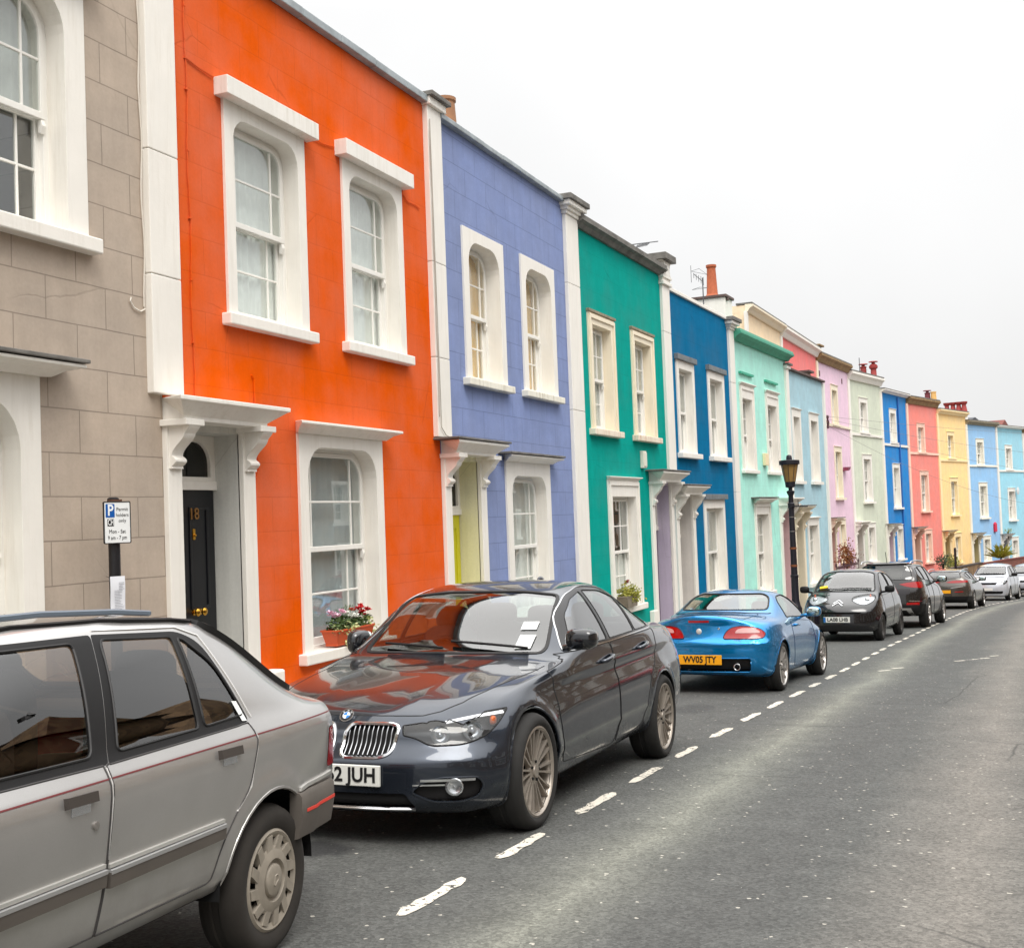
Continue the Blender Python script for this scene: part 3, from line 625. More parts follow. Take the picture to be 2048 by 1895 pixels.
hs = far_house(FP[1], FP[2], 'sage grey three storey house between the pink and cobalt blue houses', (210, 216, 198), 4.88, 7.45, 7.84, (5.0, 6.66), (1.63, 3.90), (-1.28, .56), .70, brackets=False)[0]
hf = far_house(FP[2], FP[3], 'cobalt blue three storey house with a thin white cornice', (56, 136, 206), 4.54, 7.18, 7.33, (4.68, 6.4), (1.28, 3.55), (-1.4, .35), .45, reveal=(222, 196, 208))[0]
hl = far_house(FP[3], FP[4], 'salmon three storey house between the cobalt blue and yellow houses', (240, 144, 134), 4.22, 6.9, 7.28, (4.29, 5.87), (1.02, 3.22), (-1.82, -.05), .15, corm=BROWN, trim=white_mat('peach_paint', (248, 206, 186)), reveal=(236, 190, 168))[0]
hy = far_house(FP[4], FP[5], 'butter yellow three storey house below a row of red chimney pots', (252, 218, 158), 3.91, 6.58, 6.84, (4.05, 5.57), (.7, 2.86), (-2.1, -.40), -.2, trim=white_mat('butter_paint', (250, 226, 176)), reveal=(216, 186, 130))[0]
hk = far_house(FP[5], FP[6], 'sky blue three storey house with cream window surrounds', (154, 196, 234), 3.64, 6.15, 6.38, (3.68, 5.3), (.42, 2.57), (-2.3, -.75), -.5, corm=STONE, trim=white_mat('pale_paint', (240, 236, 222)), reveal=(206, 192, 140))[0]
hc = far_house(FP[6], FP[7], 'pale turquoise three storey house at the far right of the terrace', (160, 212, 230), 3.35, 6.12, 6.24, (3.45, 5.0), (.15, 2.2), (-2.4, -1.0), -.73, reveal=(196, 200, 208))[0]
far_house(FP[7], FP[8], 'brick red house cut off by the right edge of the picture', (176, 100, 78), 3.0, 5.9, 6.15, (3.2, 4.7), (-.1, 1.95), (-2.6, -1.3), -1.0, corm=BROWN)
# chimneys and roof pieces of the far terrace
def stack(house, x, y0, y1, z, pots, mat=STONE, w=.45):
    """party-wall stack running back from the street: x centre, y0..y1, top at z; pots = [(y, kind, height, material)]"""
    q = MB(); q.box(x-w/2, x+w/2, y0, y1, z-1.2, z); q.box(x-w/2-.05, x+w/2+.05, y0-.05, y1+.05, z, z+.08, 1); c = q.build('chimney', [mat, LEADD], house)
    for (py, kind, hh, pm) in pots:
        k = MB()
        if kind == 'crown': pr = [(.2, 0), (.15, .12), (.14, .62), (.21, .70), (.22, .86), (.19, .86), (.19, .92), (.13, 1.)]
        elif kind == 'flare': pr = [(.22, 0), (.20, .1), (.12, .72), (.20, .84), (.21, 1.), (.13, 1.)]
        else: pr = [(.17, 0), (.145, .86), (.165, .9), (.165, 1.), (.1, 1.)]
        k.lathe([(r, t*hh) for r, t in pr], 14, lambda r, cc, s_, zz: (x+r*cc, py+r*s_, z+.08+zz))
        if kind == 'cowl' or kind == 'crown': k.lathe([(.24, hh+.10), (.22, hh+.14), (0, hh+.16)], 12, lambda r, cc, s_, zz: (x+r*cc, py+r*s_, z+.08+zz)); k.tube([(x, py, z+hh), (x, py, z+hh+.2)], .09, 6)
        k.build('chimney_pot', pm, c, smooth=True)
REDP = simple('red_chimney_pot', (158, 58, 54), .6, 0, .2, 8); BUFF = simple('buff_chimney_pot', (226, 178, 108), .7, 0, .2, 8)
stack(hp, .12, .2, .8, 8.12, [(.5, 'pot', .42, simple('stone_pot', (160, 118, 92), .8))])
q = MB(); q.box(-.28, .26, -.2, .3, 8.10, 8.34); q.box(-.36, .40, -.3, .35, 8.34, 8.42); q.build('parapet_finial', BROWN, hp, bevel=.02)
stack(hs, 5.1, .1, 1.55, 7.86, [(1.3, 'pot', .45, BUFF), (.82, 'cowl', .62, REDP), (.30, 'crown', .70, REDP)], WHITE)
stack(hl, 5.25, .05, .75, 7.25, [(.55, 'cowl', .52, simple('maroon_pot', (116, 50, 58), .6)), (.2, 'pot', .55, BUFF)])
stack(hy, 5.45, .05, 1.5, 6.78, [(.18, 'flare', .72, REDP), (.50, 'flare', .72, REDP), (.85, 'flare', .72, REDP), (1.22, 'flare', .72, REDP)], WHITE)
def gable(house, x0, x1, y0, z0, h_, mat, name='roof'):
    q = MB(); ym = (x0+x1)/2; q.add([(x0, y0, z0), (x1, y0, z0), (ym, y0, z0+h_), (x0, y0+4, z0), (x1, y0+4, z0), (ym, y0+4, z0+h_)], [(0, 1, 2), (3, 5, 4), (0, 2, 5, 3), (1, 4, 5, 2)]); q.build(name, mat, house)
gable(hk, 2.2, 5.4, .8, 6.35, .45, SLATE); gable(hc, 2.6, 4.6, .6, 6.2, .6, simple('red_tile', (120, 70, 62), .8))
q = MB(); q.tube([(4.75, .9, 7.6), (4.75, .9, 9.0)], .02, 5); q.tube([(4.0, 1.0, 8.2), (5.6, .8, 8.42)], .012, 5)
for i in range(6): q.tube([(4.1+.26*i, .7, 8.22+.036*i), (4.1+.26*i, 1.2, 8.22+.036*i)], .006, 4)
q.build('aerial', simple('grey_aluminium', (90, 92, 96), .4, .6), hs)
q = MB(); q.tube([(3.9, .1, 6.6), (3.9, .1, 6.75)], .01, 4); q.tube([(3.7, .1, 6.72), (4.9, -.1, 7.0)], .012, 5)
for i in range(9): q.tube([(3.95+.1*i, .02, 6.76+.026*i), (3.95+.1*i, .1, 6.70+.026*i)], .007, 4)
q.build('aerial', simple('grey_aluminium', (90, 92, 96), .4, .6), ht)
stack(hv, 1.84, .4, .85, 6.95, [(.62, 'pot', .47, simple('brown_pot', (158, 112, 78), .7, 0, .2, 8))], w=.4)
for xx in (.50, 4.68): q = MB(); q.box(xx-.07, xx+.07, -.02, 0.01, 7.13, 7.36); q.build('wall_tie', simple('maroon_iron', (92, 44, 56), .6), hp)
q = MB(); q.prism([(0, -.05), (.55, .0), (.8, .14), (.1, .12)], lambda u, v, d: (4.05+u*.7, d, 3.12+v), -.25, 0.); q.build('wall_lamp', simple('maroon_plastic', (110, 30, 58), .5), hp)
q = MB(); q.prism([(0, 0), (.36, 0), (.36, .5), (.18, .62), (0, .5)], lambda u, v, d: (3.72+u, d, -.52+v), -.12, 0.); q.build('alarm_box', simple('crimson_plastic', (206, 30, 66), .5), hk, bevel=.02)
q = MB(); q.lathe([(.0, 0), (.2, .02), (.26, .06), (.24, .07)], 14, lambda r, c, s_, z: (3.0+r*c, -.14-z, 2.03+r*s_)); q.tube([(3.0, 0, 2.0), (3.0, -.18, 2.02)], .02, 5); q.build('satellite_dish', simple('dish_grey', (208, 212, 214), .5), hc, smooth=True)
# pipework on the cobalt house
q = MB(); q.tube([(3.1, -.06, 7.1), (3.1, -.06, -1.5)], .045, 6); q.build('drainpipe', simple('cobalt_pipe', (26, 100, 176), .5), hf)
# --- stone houses across the road: out of frame, seen mirrored in the car windows
def rubble():
    b = NB('rubble_stone'); co = b.objco(); v = b.new('ShaderNodeTexVoronoi', {'Vector': co, 'Scale': 3.2}); k = b.new('ShaderNodeSeparateXYZ', {0: v.outputs['Color']}).outputs[0]
    b.link(b.mix(k, lin((96, 74, 52)), lin((140, 112, 80))), b.p.inputs['Base Color']); b.p.inputs['Roughness'].default_value = .9; return b.m
RUB = rubble()
for i in range(13):
    x0 = -6+i*6.6; yl = float(lane(x0)); an = math.atan2(float(lane(x0+2))-float(lane(x0-2)), 4.); h = empty('stone_house', (x0, yl-9.1, gz(x0)), math.pi+an, 'rubble stone house across the road, out of frame, mirrored darkly in the car windows', 'house', 'stone houses across the road')
    ws = [(-2.6, -1.3, .9, 2.6), (1.0, 2.3, .9, 2.6), (-2.2, -1.0, 3.3, 4.7), (.9, 2.1, 3.3, 4.7), (-.7, .7, 5.6, 7.0)]
    o = wall(h, 3.28, -.8, 7.35, [hole(w) for w in ws], RUB, depth=7, x0=-3.28)
    for w in ws: window(h, *w, mw=.1, mt=.12, r=0, bars='grid2', curtain='dim', detail=1)
    q = MB(); q.add([(-3.3, -.35, 7.3), (3.3, -.35, 7.3), (3.3, 3.5, 9.3), (-3.3, 3.5, 9.3), (-3.3, 7.2, 7.3), (3.3, 7.2, 7.3)], [(0, 1, 2, 3), (3, 2, 5, 4), (0, 3, 4), (1, 5, 2)])
    q.add([(-1.7, -.25, 7.3), (1.7, -.25, 7.3), (0, -.25, 9.0), (0, 3.0, 9.0), (-1.7, 2.6, 7.4), (1.7, 2.6, 7.4)], [(0, 1, 2), (0, 2, 3, 4), (1, 5, 3, 2)], 1); q.build('roof', [SLATE, RUB], h)

# ------------------------------------------------------------------ cars
def paint(name, col, metal=.5, rough=.32, flake=.05, dirt=.0, dirtc=(112, 100, 84), coat=1.0):
    b = NB(name); c = lin(col); co = b.objco(); n = b.noise(co, 2.5, 4)
    colr = b.mix(1., c, b.rng(n, .3, .7, .94, 1.05), 'MULTIPLY')
    if flake: colr = b.mix(1., colr, b.rng(b.noise(co, 700, 1), .3, .7, 1-flake, 1+flake), 'MULTIPLY')
    b.p.inputs['Metallic'].default_value = metal; b.p.inputs['Coat Weight'].default_value = coat; b.p.inputs['Coat Roughness'].default_value = .03
    if dirt:
        z = b.new('ShaderNodeSeparateXYZ', {0: co}).outputs[2]; d = b.math('MULTIPLY', b.rng(z, .18, .75, 1, 0), b.rng(b.noise(co, 6, 6, .65), .35, .65, .35, 1))
        d = b.math('MULTIPLY', d, dirt, True); colr = b.mix(d, colr, lin(dirtc)); b.link(b.rng(d, 0, 1, rough, .75), b.p.inputs['Roughness']); b.link(b.rng(d, 0, .5, coat, 0), b.p.inputs['Coat Weight'])
    else: b.p.inputs['Roughness'].default_value = rough
    b.link(colr, b.p.inputs['Base Color']); return b.m
CARGLASS = glass_mat('car_glass', (.62, .72, .70), .95, .10, tr=.95, curve=2.6, ); TINT = glass_mat('tinted_car_glass', (.16, .18, .20), .9, .09, curve=2.8); BROWNGLASS = glass_mat('bronze_car_glass', (.60, .52, .44), .95, .09, tr=.9, curve=3.2)
RUBBER = simple('rubber_seal', (20, 20, 21), .55); TYRE = simple('tyre_rubber', (34, 33, 32), .85, 0, .3, 9, .15); TRIMBLK = simple('black_trim_plastic', (19, 18, 19), .55, spec=.3); CABIN = simple('cabin_trim', (44, 42, 42), .9, 0, .2, 10)
CHROME = simple('chrome', (225, 226, 228), .12, 1.); LENS = glass_mat('lamp_lens', (.93, .95, .96), .9, .06); SILVREF = simple('lamp_reflector', (205, 208, 212), .18, .9); DARKREF = simple('dark_lamp_housing', (34, 35, 38), .3, .5)
REDL = simple('red_lens', (160, 4, 10), .15, 0, .1, 30, .0, .5, .6); AMBER = simple('amber_lens', (225, 90, 20), .2, 0, 0, 10, 0, .6, 1.); CLEARL = simple('clear_pink_lens', (204, 150, 148), .2, 0, .1, 30, 0, .6, 1.)
DUSTY = simple('dusty_grey_plastic', (92, 86, 80), .7, 0, .2, 6, .1); PLATEW = simple('white_plate', (222, 222, 216), .35, 0, .08, 8); PLATEY = simple('yellow_plate', (240, 166, 20), .35, 0, .08, 8); PAPER = simple('white_paper', (228, 230, 230), .8)
UNDER = simple('underbody', (14, 14, 15), .95)
def superblob(c, r, p=2.6, n=14, m=10):
    vs = []; fs = []
    def sg(v, e): return math.copysign(abs(v)**e, v)
    e = 2/p
    for j in range(m+1):
        t = -math.pi/2+math.pi*j/m
        for i in range(n):
            a = 2*math.pi*i/n; vs.append((c[0]+r[0]*sg(math.cos(t), e)*sg(math.cos(a), e), c[1]+r[1]*sg(math.cos(t), e)*sg(math.sin(a), e), c[2]+r[2]*sg(math.sin(t), e)))
    for j in range(m):
        for i in range(n): fs.append((j*n+i, j*n+(i+1) % n, (j+1)*n+(i+1) % n, (j+1)*n+i))
    return vs, fs
def roundpoly(poly, r, n=4):
    out = []; N = len(poly)
    for i in range(N):
        p0, p, p1 = (Vector(poly[i-1]), Vector(poly[i]), Vector(poly[(i+1) % N])); rr = r[i] if isinstance(r, (list, tuple)) else r
        a = (p0-p); c = (p1-p); l = min(rr, a.length*.45, c.length*.45)
        if l < 1e-4: out.append(tuple(p)); continue
        s, e_ = p+a.normalized()*l, p+c.normalized()*l
        for k in range(n+1):
            t = k/n; out.append(tuple(s*(1-t)**2+p*2*t*(1-t)+e_*t*t))
    return out
def circle(u, v, r, n=24, a0=0, a1=2*math.pi): return [(u+r*math.cos(a0+(a1-a0)*i/n), v+r*math.sin(a0+(a1-a0)*i/n)) for i in range(n)]
V3 = Vector
class Car:
    def __init__(s, name, label, origin, theta, paintm, sp, tilt=1., group='cars parked along the kerb'):
        s.sp = sp; s.L = sp['L']; s.paint = paintm; s.cat = 'car'
        s.root = empty(name, (0, 0, 0), 0, label, 'car', group)
        sl = SLOPE*tilt; X = V3((math.cos(theta), math.sin(theta), sl*math.cos(theta))).normalized(); up = V3((-sl, 0, 1)); up = (up-X*up.dot(X)).normalized(); Y = up.cross(X)
        m = Matrix((X, Y, up)).transposed().to_4x4(); m.translation = origin; s.root.matrix_world = m; s.root.rotation_mode = 'XYZ'
        s.base(); s.n = 0
    # -- loft
    def base(s):
        sp = s.sp; L = s.L; T = {k: pchip(*zip(*sp[k])) for k in ('zb', 'zt', 'zA', 'zB', 'wM', 'wA', 'wS', 'wB')}; tM = sp.get('tM', .45)
        rf, rr = sp.get('rf', .06), sp.get('rr', .06)
        ends = np.array([0, .006, .014, .025, .04, .06, .085, .115, .15]); mid = np.arange(.185, L-.17, .035); xs = np.concatenate([ends, mid, (L-ends)[::-1]])
        NS, NA, NB_ = 18, 12, 10; NT = NA+NB_; rows = []
        for x in xs:
            df = rf*(1-math.sqrt(max(0, 1-(1-min(1, x/rf))**2))) if rf else 0; dr = rr*(1-math.sqrt(max(0, 1-(1-min(1, (L-x)/rr))**2))) if rr else 0; d = df+dr
            zb = float(T['zb'](x))+d*.5; zt = float(T['zt'](x))-d; zA = min(float(T['zA'](x)), zt+d)-d; wM = float(T['wM'](x))-d; wA = min(float(T['wA'](x))-d, wM); wS = min(float(T['wS'](x))-d, wM); wB = float(T['wB'](x))-d*.7; zB = float(T['zB'](x))-d
            P = []
            for i in range(NT): P.append((wS*i/NT*.985, zb+.0))
            zs = zb+.02
            for i in range(NS+1):
                t = i/NS; z = zs+(zA-zs)*t
                w = wM-(wM-wS)*((tM-t)/tM)**2 if t < tM else wM-(wM-wA)*((t-tM)/(1-tM))**sp.get('pA', 2.)
                P.append((w, z))
            bl = sp.get('bulge', .018)*max(0, min(1, (zB-zA)/.25))
            for i in range(1, NA+1):
                t = i/NA; P.append((wA+(wB-wA)*t+bl*math.sin(math.pi*t), zA+(zB-zA)*t+bl*.4*math.sin(math.pi*t)))
            for i in range(1, NB_+1):
                q = 1-i/NB_; P.append((wB*q, zt-(zt-zB)*q**sp.get('crown', 2.2)))
            rows.append(P)
        G = np.array(rows)
        for _ in range(sp.get('sv', 3)): G[:, 1:-1] = .25*G[:, :-2]+.5*G[:, 1:-1]+.25*G[:, 2:]
        for _ in range(sp.get('su', 2)):
            k = slice(10, len(xs)-10); G[10:-10] = .25*G[9:-11]+.5*G[10:-10]+.25*G[11:-9]
        N = G.shape[1]; V = [np.concatenate([np.repeat(xs[:, None, None], N, 1), G], 2).reshape(-1, 3)]; F = []
        for i in range(len(xs)-1):
            for k in range(N-1): F.append((i*N+k, (i+1)*N+k, (i+1)*N+k+1, i*N+k+1))
        off = len(xs)*N
        for row, x, fl in ((G[0], 0., 0), (G[-1], L, 1)):
            nr, nc = NS, NT; cap = np.zeros((nr+1, nc+1, 2))
            for k in range(nr+1):
                for r in range(nc+1):
                    u = r/nc; t = k/nr; bot = row[NT-r]; top = row[NT+NS+r]; lf = row[NT+k]; rt = row[0]*(1-t)+row[-1]*t
                    c00, c10, c01, c11 = row[NT], row[0], row[NT+NS], row[-1]
                    cap[k, r] = (1-t)*bot+t*top+(1-u)*lf+u*rt-((1-u)*(1-t)*c00+u*(1-t)*c10+(1-u)*t*c01+u*t*c11)
            V.append(np.concatenate([np.full((nr+1, nc+1, 1), x), cap], 2).reshape(-1, 3))
            for k in range(nr):
                for r in range(nc): F.append((off+k*(nc+1)+r, off+k*(nc+1)+r+1, off+(k+1)*(nc+1)+r+1, off+(k+1)*(nc+1)+r))
            off += (nr+1)*(nc+1)
        V = np.concatenate(V); wmax = max(v for _, v in sp['wM'])
        x, y, z = V[:, 0].copy(), V[:, 1], V[:, 2]
        if 'F' in sp: t = np.clip(1-x/sp.get('Lf', .7), 0, 1)**2; V[:, 0] += t*(pchip(*zip(*sp['F']))(z)+sp.get('bow', .1)*(y/wmax)**sp.get('bp', 2.2))
        if 'Rr' in sp: t = np.clip(1-(L-x)/sp.get('Lr', .7), 0, 1)**2; V[:, 0] -= t*(pchip(*zip(*sp['Rr']))(z)+sp.get('bowr', .08)*(y/wmax)**sp.get('bp', 2.2))
        for (wx, wz, R, fl) in sp.get('flare', []):
            d = np.hypot(V[:, 0]-wx, V[:, 2]-wz); V[:, 1] += np.where(V[:, 1] > .55, fl*np.exp(-((d-R)/.045)**2)*(d > R-.06)+fl*(d <= R-.06), 0)
        if 'disp' in sp: V = sp['disp'](V)
        bm = bmesh.new(); nv = len(V)
        vs = [bm.verts.new(p) for p in V]+[bm.verts.new((p[0], -p[1], p[2])) for p in V]
        for f in F:
            for o, ff in ((0, f), (nv, f[::-1])):
                try: bm.faces.new([vs[i+o] for i in ff])
                except ValueError: pass
        bmesh.ops.remove_doubles(bm, verts=bm.verts, dist=2e-4); bmesh.ops.dissolve_degenerate(bm, edges=bm.edges, dist=1e-5); bmesh.ops.recalc_face_normals(bm, faces=bm.faces); bm.normal_update()
        s.bm = bm; s.lay = bm.faces.layers.int.new('reg'); b2 = bm.copy(); bmesh.ops.triangulate(b2, faces=b2.faces); b2.verts.ensure_lookup_table(); b2.faces.ensure_lookup_table(); b2.normal_update()
        s.bv = BVHTree.FromBMesh(b2); s.tri = [[(v.co.copy(), v.normal.copy()) for v in f.verts] for f in b2.faces]; b2.free(); s.rid = 0; s.regs = {}; s.pairs = {}
    def nrm(s, p):
        co, n, i, d = s.bv.find_nearest(p)
        (a, na), (b, nb), (c, nc) = s.tri[i]; v0 = b-a; v1 = c-a; v2 = co-a; d00, d01, d11, d20, d21 = v0.dot(v0), v0.dot(v1), v1.dot(v1), v2.dot(v0), v2.dot(v1); den = d00*d11-d01*d01
        if abs(den) < 1e-14: return n
        v = (d11*d20-d01*d21)/den; w = (d00*d21-d01*d20)/den; r = na*(1-v-w)+nb*v+nc*w
        return r.normalized() if r.length > 1e-6 else n
    # -- cut a polygon out of the shell
    def cut(s, poly, U, V, filt, rid=None, over=()):
        if rid is None: s.rid += 1; rid = s.rid
        U = V3(U).normalized(); V = V3(V).normalized(); W = U.cross(V); us = [p[0] for p in poly]; vs = [p[1] for p in poly]; u0, u1, v0, v1 = min(us)-.002, max(us)+.002, min(vs)-.002, max(vs)+.002
        area = sum(poly[i-1][0]*poly[i][1]-poly[i][0]*poly[i-1][1] for i in range(len(poly)))
        cand = []
        for f in s.bm.faces:
            if f[s.lay] != 0 and f[s.lay] not in over: continue
            c = f.calc_center_median()
            if not filt(c, f.normal): continue
            fu = [v.co.dot(U) for v in f.verts]; fv = [v.co.dot(V) for v in f.verts]
            if max(fu) < u0 or min(fu) > u1 or max(fv) < v0 or min(fv) > v1: continue
            cand.append(f)
        n = len(poly)
        for i in range(n):
            p, q = poly[i], poly[(i+1) % n]; d = U*(q[0]-p[0])+V*(q[1]-p[1])
            if d.length < 1e-5: continue
            geom = set(cand)
            for f in cand: geom.update(f.edges); geom.update(f.verts)
            r = bmesh.ops.bisect_plane(s.bm, geom=list(geom), dist=1e-5, plane_co=U*p[0]+V*p[1], plane_no=d.cross(W).normalized())
            cand = [g for g in r['geom'] if isinstance(g, bmesh.types.BMFace)]
        def inside(u, v):
            c = False
            for i in range(n):
                (x1, y1), (x2, y2) = poly[i-1], poly[i]
                if (y1 > v) != (y2 > v) and u < (x2-x1)*(v-y1)/(y2-y1)+x1: c = not c
            return c
        for f in cand:
            c = f.calc_center_median()
            if inside(c.dot(U), c.dot(V)): f[s.lay] = rid
        return rid
    def side(s, poly, rid=None, ymin=.3, nmin=.2, over=(), sides=0): return s.cut(poly, (1, 0, 0), (0, 0, 1), lambda c, n: abs(c.y) > ymin and abs(n.y) > nmin and (sides == 0 or c.y*sides > 0), rid, over)
    def front(s, poly, xmax=.7, rid=None, over=(), nx=-.12): return s.cut(poly, (0, 1, 0), (0, 0, 1), lambda c, n: c.x < xmax and n.x < nx, rid, over)
    def rear(s, poly, xmin, rid=None, over=(), nx=.12): return s.cut(poly, (0, 1, 0), (0, 0, 1), lambda c, n: c.x > xmin and n.x > nx, rid, over)
    def top(s, poly, rid=None, over=(), zmin=.5): return s.cut(poly, (1, 0, 0), (0, 1, 0), lambda c, n: n.z > .25 and c.z > zmin, rid, over)
    def obl(s, poly, ang, sgn, filt, rid=None, over=()):
        """view from the front (ang from the x axis towards the side sgn): u grows outwards and back"""
        a = R_(ang)
        if ang < 0: poly = [(u-s.L*math.sin(-a), v) for u, v in poly]
        return s.cut(poly, (math.sin(a), sgn*math.cos(a), 0), (0, 0, 1), lambda c, n: c.y*sgn > .02 and filt(c, n), rid, over)
    def faces(s, rid): return [f for f in s.bm.faces if f[s.lay] == rid]
    def pair(s, o, sg):
        """the part on the other side of the car, for parts that come in twos"""
        return s.pairs.get(o.name, o) if (o is not None and sg > 0) else o
    def part(s, rid, name, mat, parent=None, off=0., filt=None, flip=False, thick=0., label=None, sel=None):
        fs = [f for f in s.faces(rid) if filt is None or filt(f.calc_center_median(), f.normal)]
        if sel is None and rid != 0 and fs:
            ys = [f.calc_center_median().y for f in fs]
            if min(ys) < 0 < max(ys) and min(abs(y) for y in ys) > .2:
                a, b = (s.part(rid, name, mat, s.pair(parent, sg), off, (lambda c_, n, sg=sg: (filt is None or filt(c_, n)) and c_.y*sg > 0), flip, thick, label, sel=sg) for sg in (-1, 1)); s.pairs[a.name] = b; return a
        if not fs: print('EMPTY', s.root.name, name); return None
        idx = {}; vs = []; ns = []; out = []
        for f in fs:
            r = []
            for v in f.verts:
                if v.index == -1 or v not in idx:
                    n = s.nrm(v.co); idx[v] = len(vs); vs.append(v.co+n*off); ns.append(-n if flip else n)
                r.append(idx[v])
            out.append(r[::-1] if flip else r)
        me = bpy.data.meshes.new(name); me.from_pydata(vs, [], out); me.materials.append(mat); me.polygons.foreach_set('use_smooth', [True]*len(out)); me.update()
        me.normals_split_custom_set_from_vertices([tuple(n) for n in ns])
        o = bpy.data.objects.new(name, me); COL.objects.link(o); o.parent = parent or s.root
        if label: o['label'] = label
        return o
    def edges(s, rids, only=None):
        """boundary of a set of regions, as chains"""
        rids = set(rids); es = []
        for e in s.bm.edges:
            k = [f[s.lay] in rids for f in e.link_faces]
            if (True in k) and (False in k or len(k) == 1):
                if only is None or only((e.verts[0].co+e.verts[1].co)/2): es.append(e)
        left = set(es); chains = []
        while left:
            e = left.pop(); ch = [e.verts[0], e.verts[1]]
            for end in (1, 0):
                while True:
                    v = ch[-1] if end else ch[0]; nx = [x for x in v.link_edges if x in left]
                    if not nx: break
                    x = nx[0]; left.discard(x); w = x.other_vert(v)
                    if end: ch.append(w)
                    else: ch.insert(0, w)
            closed = ch[0] is ch[-1]
            chains.append(([v.co.copy() for v in (ch[:-1] if closed else ch)], closed))
        return chains
    def outline(s, rids, r, name, mat, parent=None, off=0., only=None, flat=None):
        bs = {-1: MB(), 1: MB(), 0: MB()}; res = None
        for pts, cl in s.edges(rids, only):
            if len(pts) < 2: continue
            ys = [p.y for p in pts]; b = bs[-1 if max(ys) < -.05 else 1 if min(ys) > .05 else 0]
            if flat is None: b.tube([p+s.nrm(p)*off for p in pts], r, 6, closed=cl)
            else: s.ribbon(b, pts, flat, r, cl, off)
        for sg, b in bs.items():
            if b.v: o = b.build(name, mat, s.pair(parent, sg) or s.root, smooth=True); res = res or o
        return res
    def ribbon(s, b, pts, w, th, closed=False, off=0., nn=None):
        """flat strip (width w, thickness th) lying on the skin along pts"""
        vs = []; N = len(pts)
        for i, p in enumerate(pts):
            n = s.nrm(p); a = pts[i-1] if (i or closed) else p; c = pts[(i+1) % N] if (i < N-1 or closed) else p; t = (c-a).normalized(); q = n.cross(t).normalized()
            p = p+n*off; vs += [p-q*w/2-n*.004, p-q*w/2*.92+n*th, p+q*w/2*.92+n*th, p+q*w/2-n*.004]
        fs = []
        for i in range(N if closed else N-1):
            j = (i+1) % N
            for k in range(4): fs.append((4*i+k, 4*i+(k+1) % 4, 4*j+(k+1) % 4, 4*j+k))
        if not closed: fs += [(3, 2, 1, 0), tuple(4*(N-1)+k for k in range(4))]
        b.add(vs, fs)
    def hit(s, kind, u, v):
        o, d = {'L': ((u, -4, v), (0, 1, 0)), 'R': ((u, 4, v), (0, -1, 0)), 'F': ((-4, u, v), (1, 0, 0)), 'B': ((s.L+4, u, v), (-1, 0, 0)), 'T': ((u, v, 5), (0, 0, -1))}[kind]
        r = s.bv.ray_cast(V3(o), V3(d)); 
        if r[0] is None: r = s.bv.find_nearest(V3(o)*.2+V3((s.L*.4, 0, .5))*.0+V3((u if kind in 'LRT' else (0 if kind == 'F' else s.L), v if kind == 'T' else (u if kind in 'FB' else (-.8 if kind == 'L' else .8)), .8 if kind == 'T' else v)))
        return r[0].copy(), s.nrm(r[0])
    def strip(s, name, pts, w, th, mat, kinds='LR', parent=None, step=.04, off=0.):
        res = None
        for k in kinds:
            P = []; b = MB()
            for (u0, v0), (u1, v1) in zip(pts, pts[1:]):
                m = max(1, int(math.hypot(u1-u0, v1-v0)/step))
                for i in range(m): P.append(s.hit(k, u0+(u1-u0)*i/m, v0+(v1-v0)*i/m)[0])
            P.append(s.hit(k, *pts[-1])[0]); s.ribbon(b, P, w, th, off=off); o = b.build(name, mat, s.pair(parent, 1 if k == 'R' else -1) or s.root, smooth=True); res = res or o
        return res
    def patch(s, name, poly, kind, off, mat, parent=None, skirt=True, grid=.05):
        from mathutils.geometry import delaunay_2d_cdt
        pv = []
        for i in range(len(poly)):
            a, c = Vector(poly[i]), Vector(poly[(i+1) % len(poly)]); m = max(1, int((c-a).length/grid))
            for k in range(m): pv.append(a.lerp(c, k/m))
        us = [p.x for p in pv]; vv = [p.y for p in pv]; ed = [(i, (i+1) % len(pv)) for i in range(len(pv))]; ex = []
        for u in np.arange(min(us)+grid/2, max(us), grid):
            for v in np.arange(min(vv)+grid/2, max(vv), grid): ex.append(Vector((u, v)))
        co, e_, f_, *_ = delaunay_2d_cdt(pv+ex, ed, [], 1, 1e-5)
        P = [s.hit(kind, c.x, c.y) for c in co]; b = MB(); vs = [p+n*off for p, n in P]; b.add(vs, [tuple(f) for f in f_])
        if skirt:
            cnt = {}
            for f in f_:
                for i in range(len(f)): k = tuple(sorted((f[i], f[(i+1) % len(f)]))); cnt[k] = cnt.get(k, 0)+1
            o = len(vs); b.v += [tuple(p-n*.006) for p, n in P]
            for (i, j), c in cnt.items():
                if c == 1: b.f.append((i, j, j+o, i+o)); b.m.append(0)
        return b.build(name, mat, parent or s.root, smooth=True)
    def arches(s, rad):
        s.arch = [s.side(circle(wx, wz, rad if not isinstance(rad, (list, tuple)) else rad[i], 40), ymin=.42, nmin=-1) for i, (wx, wz) in enumerate(s.sp['hubs'])]
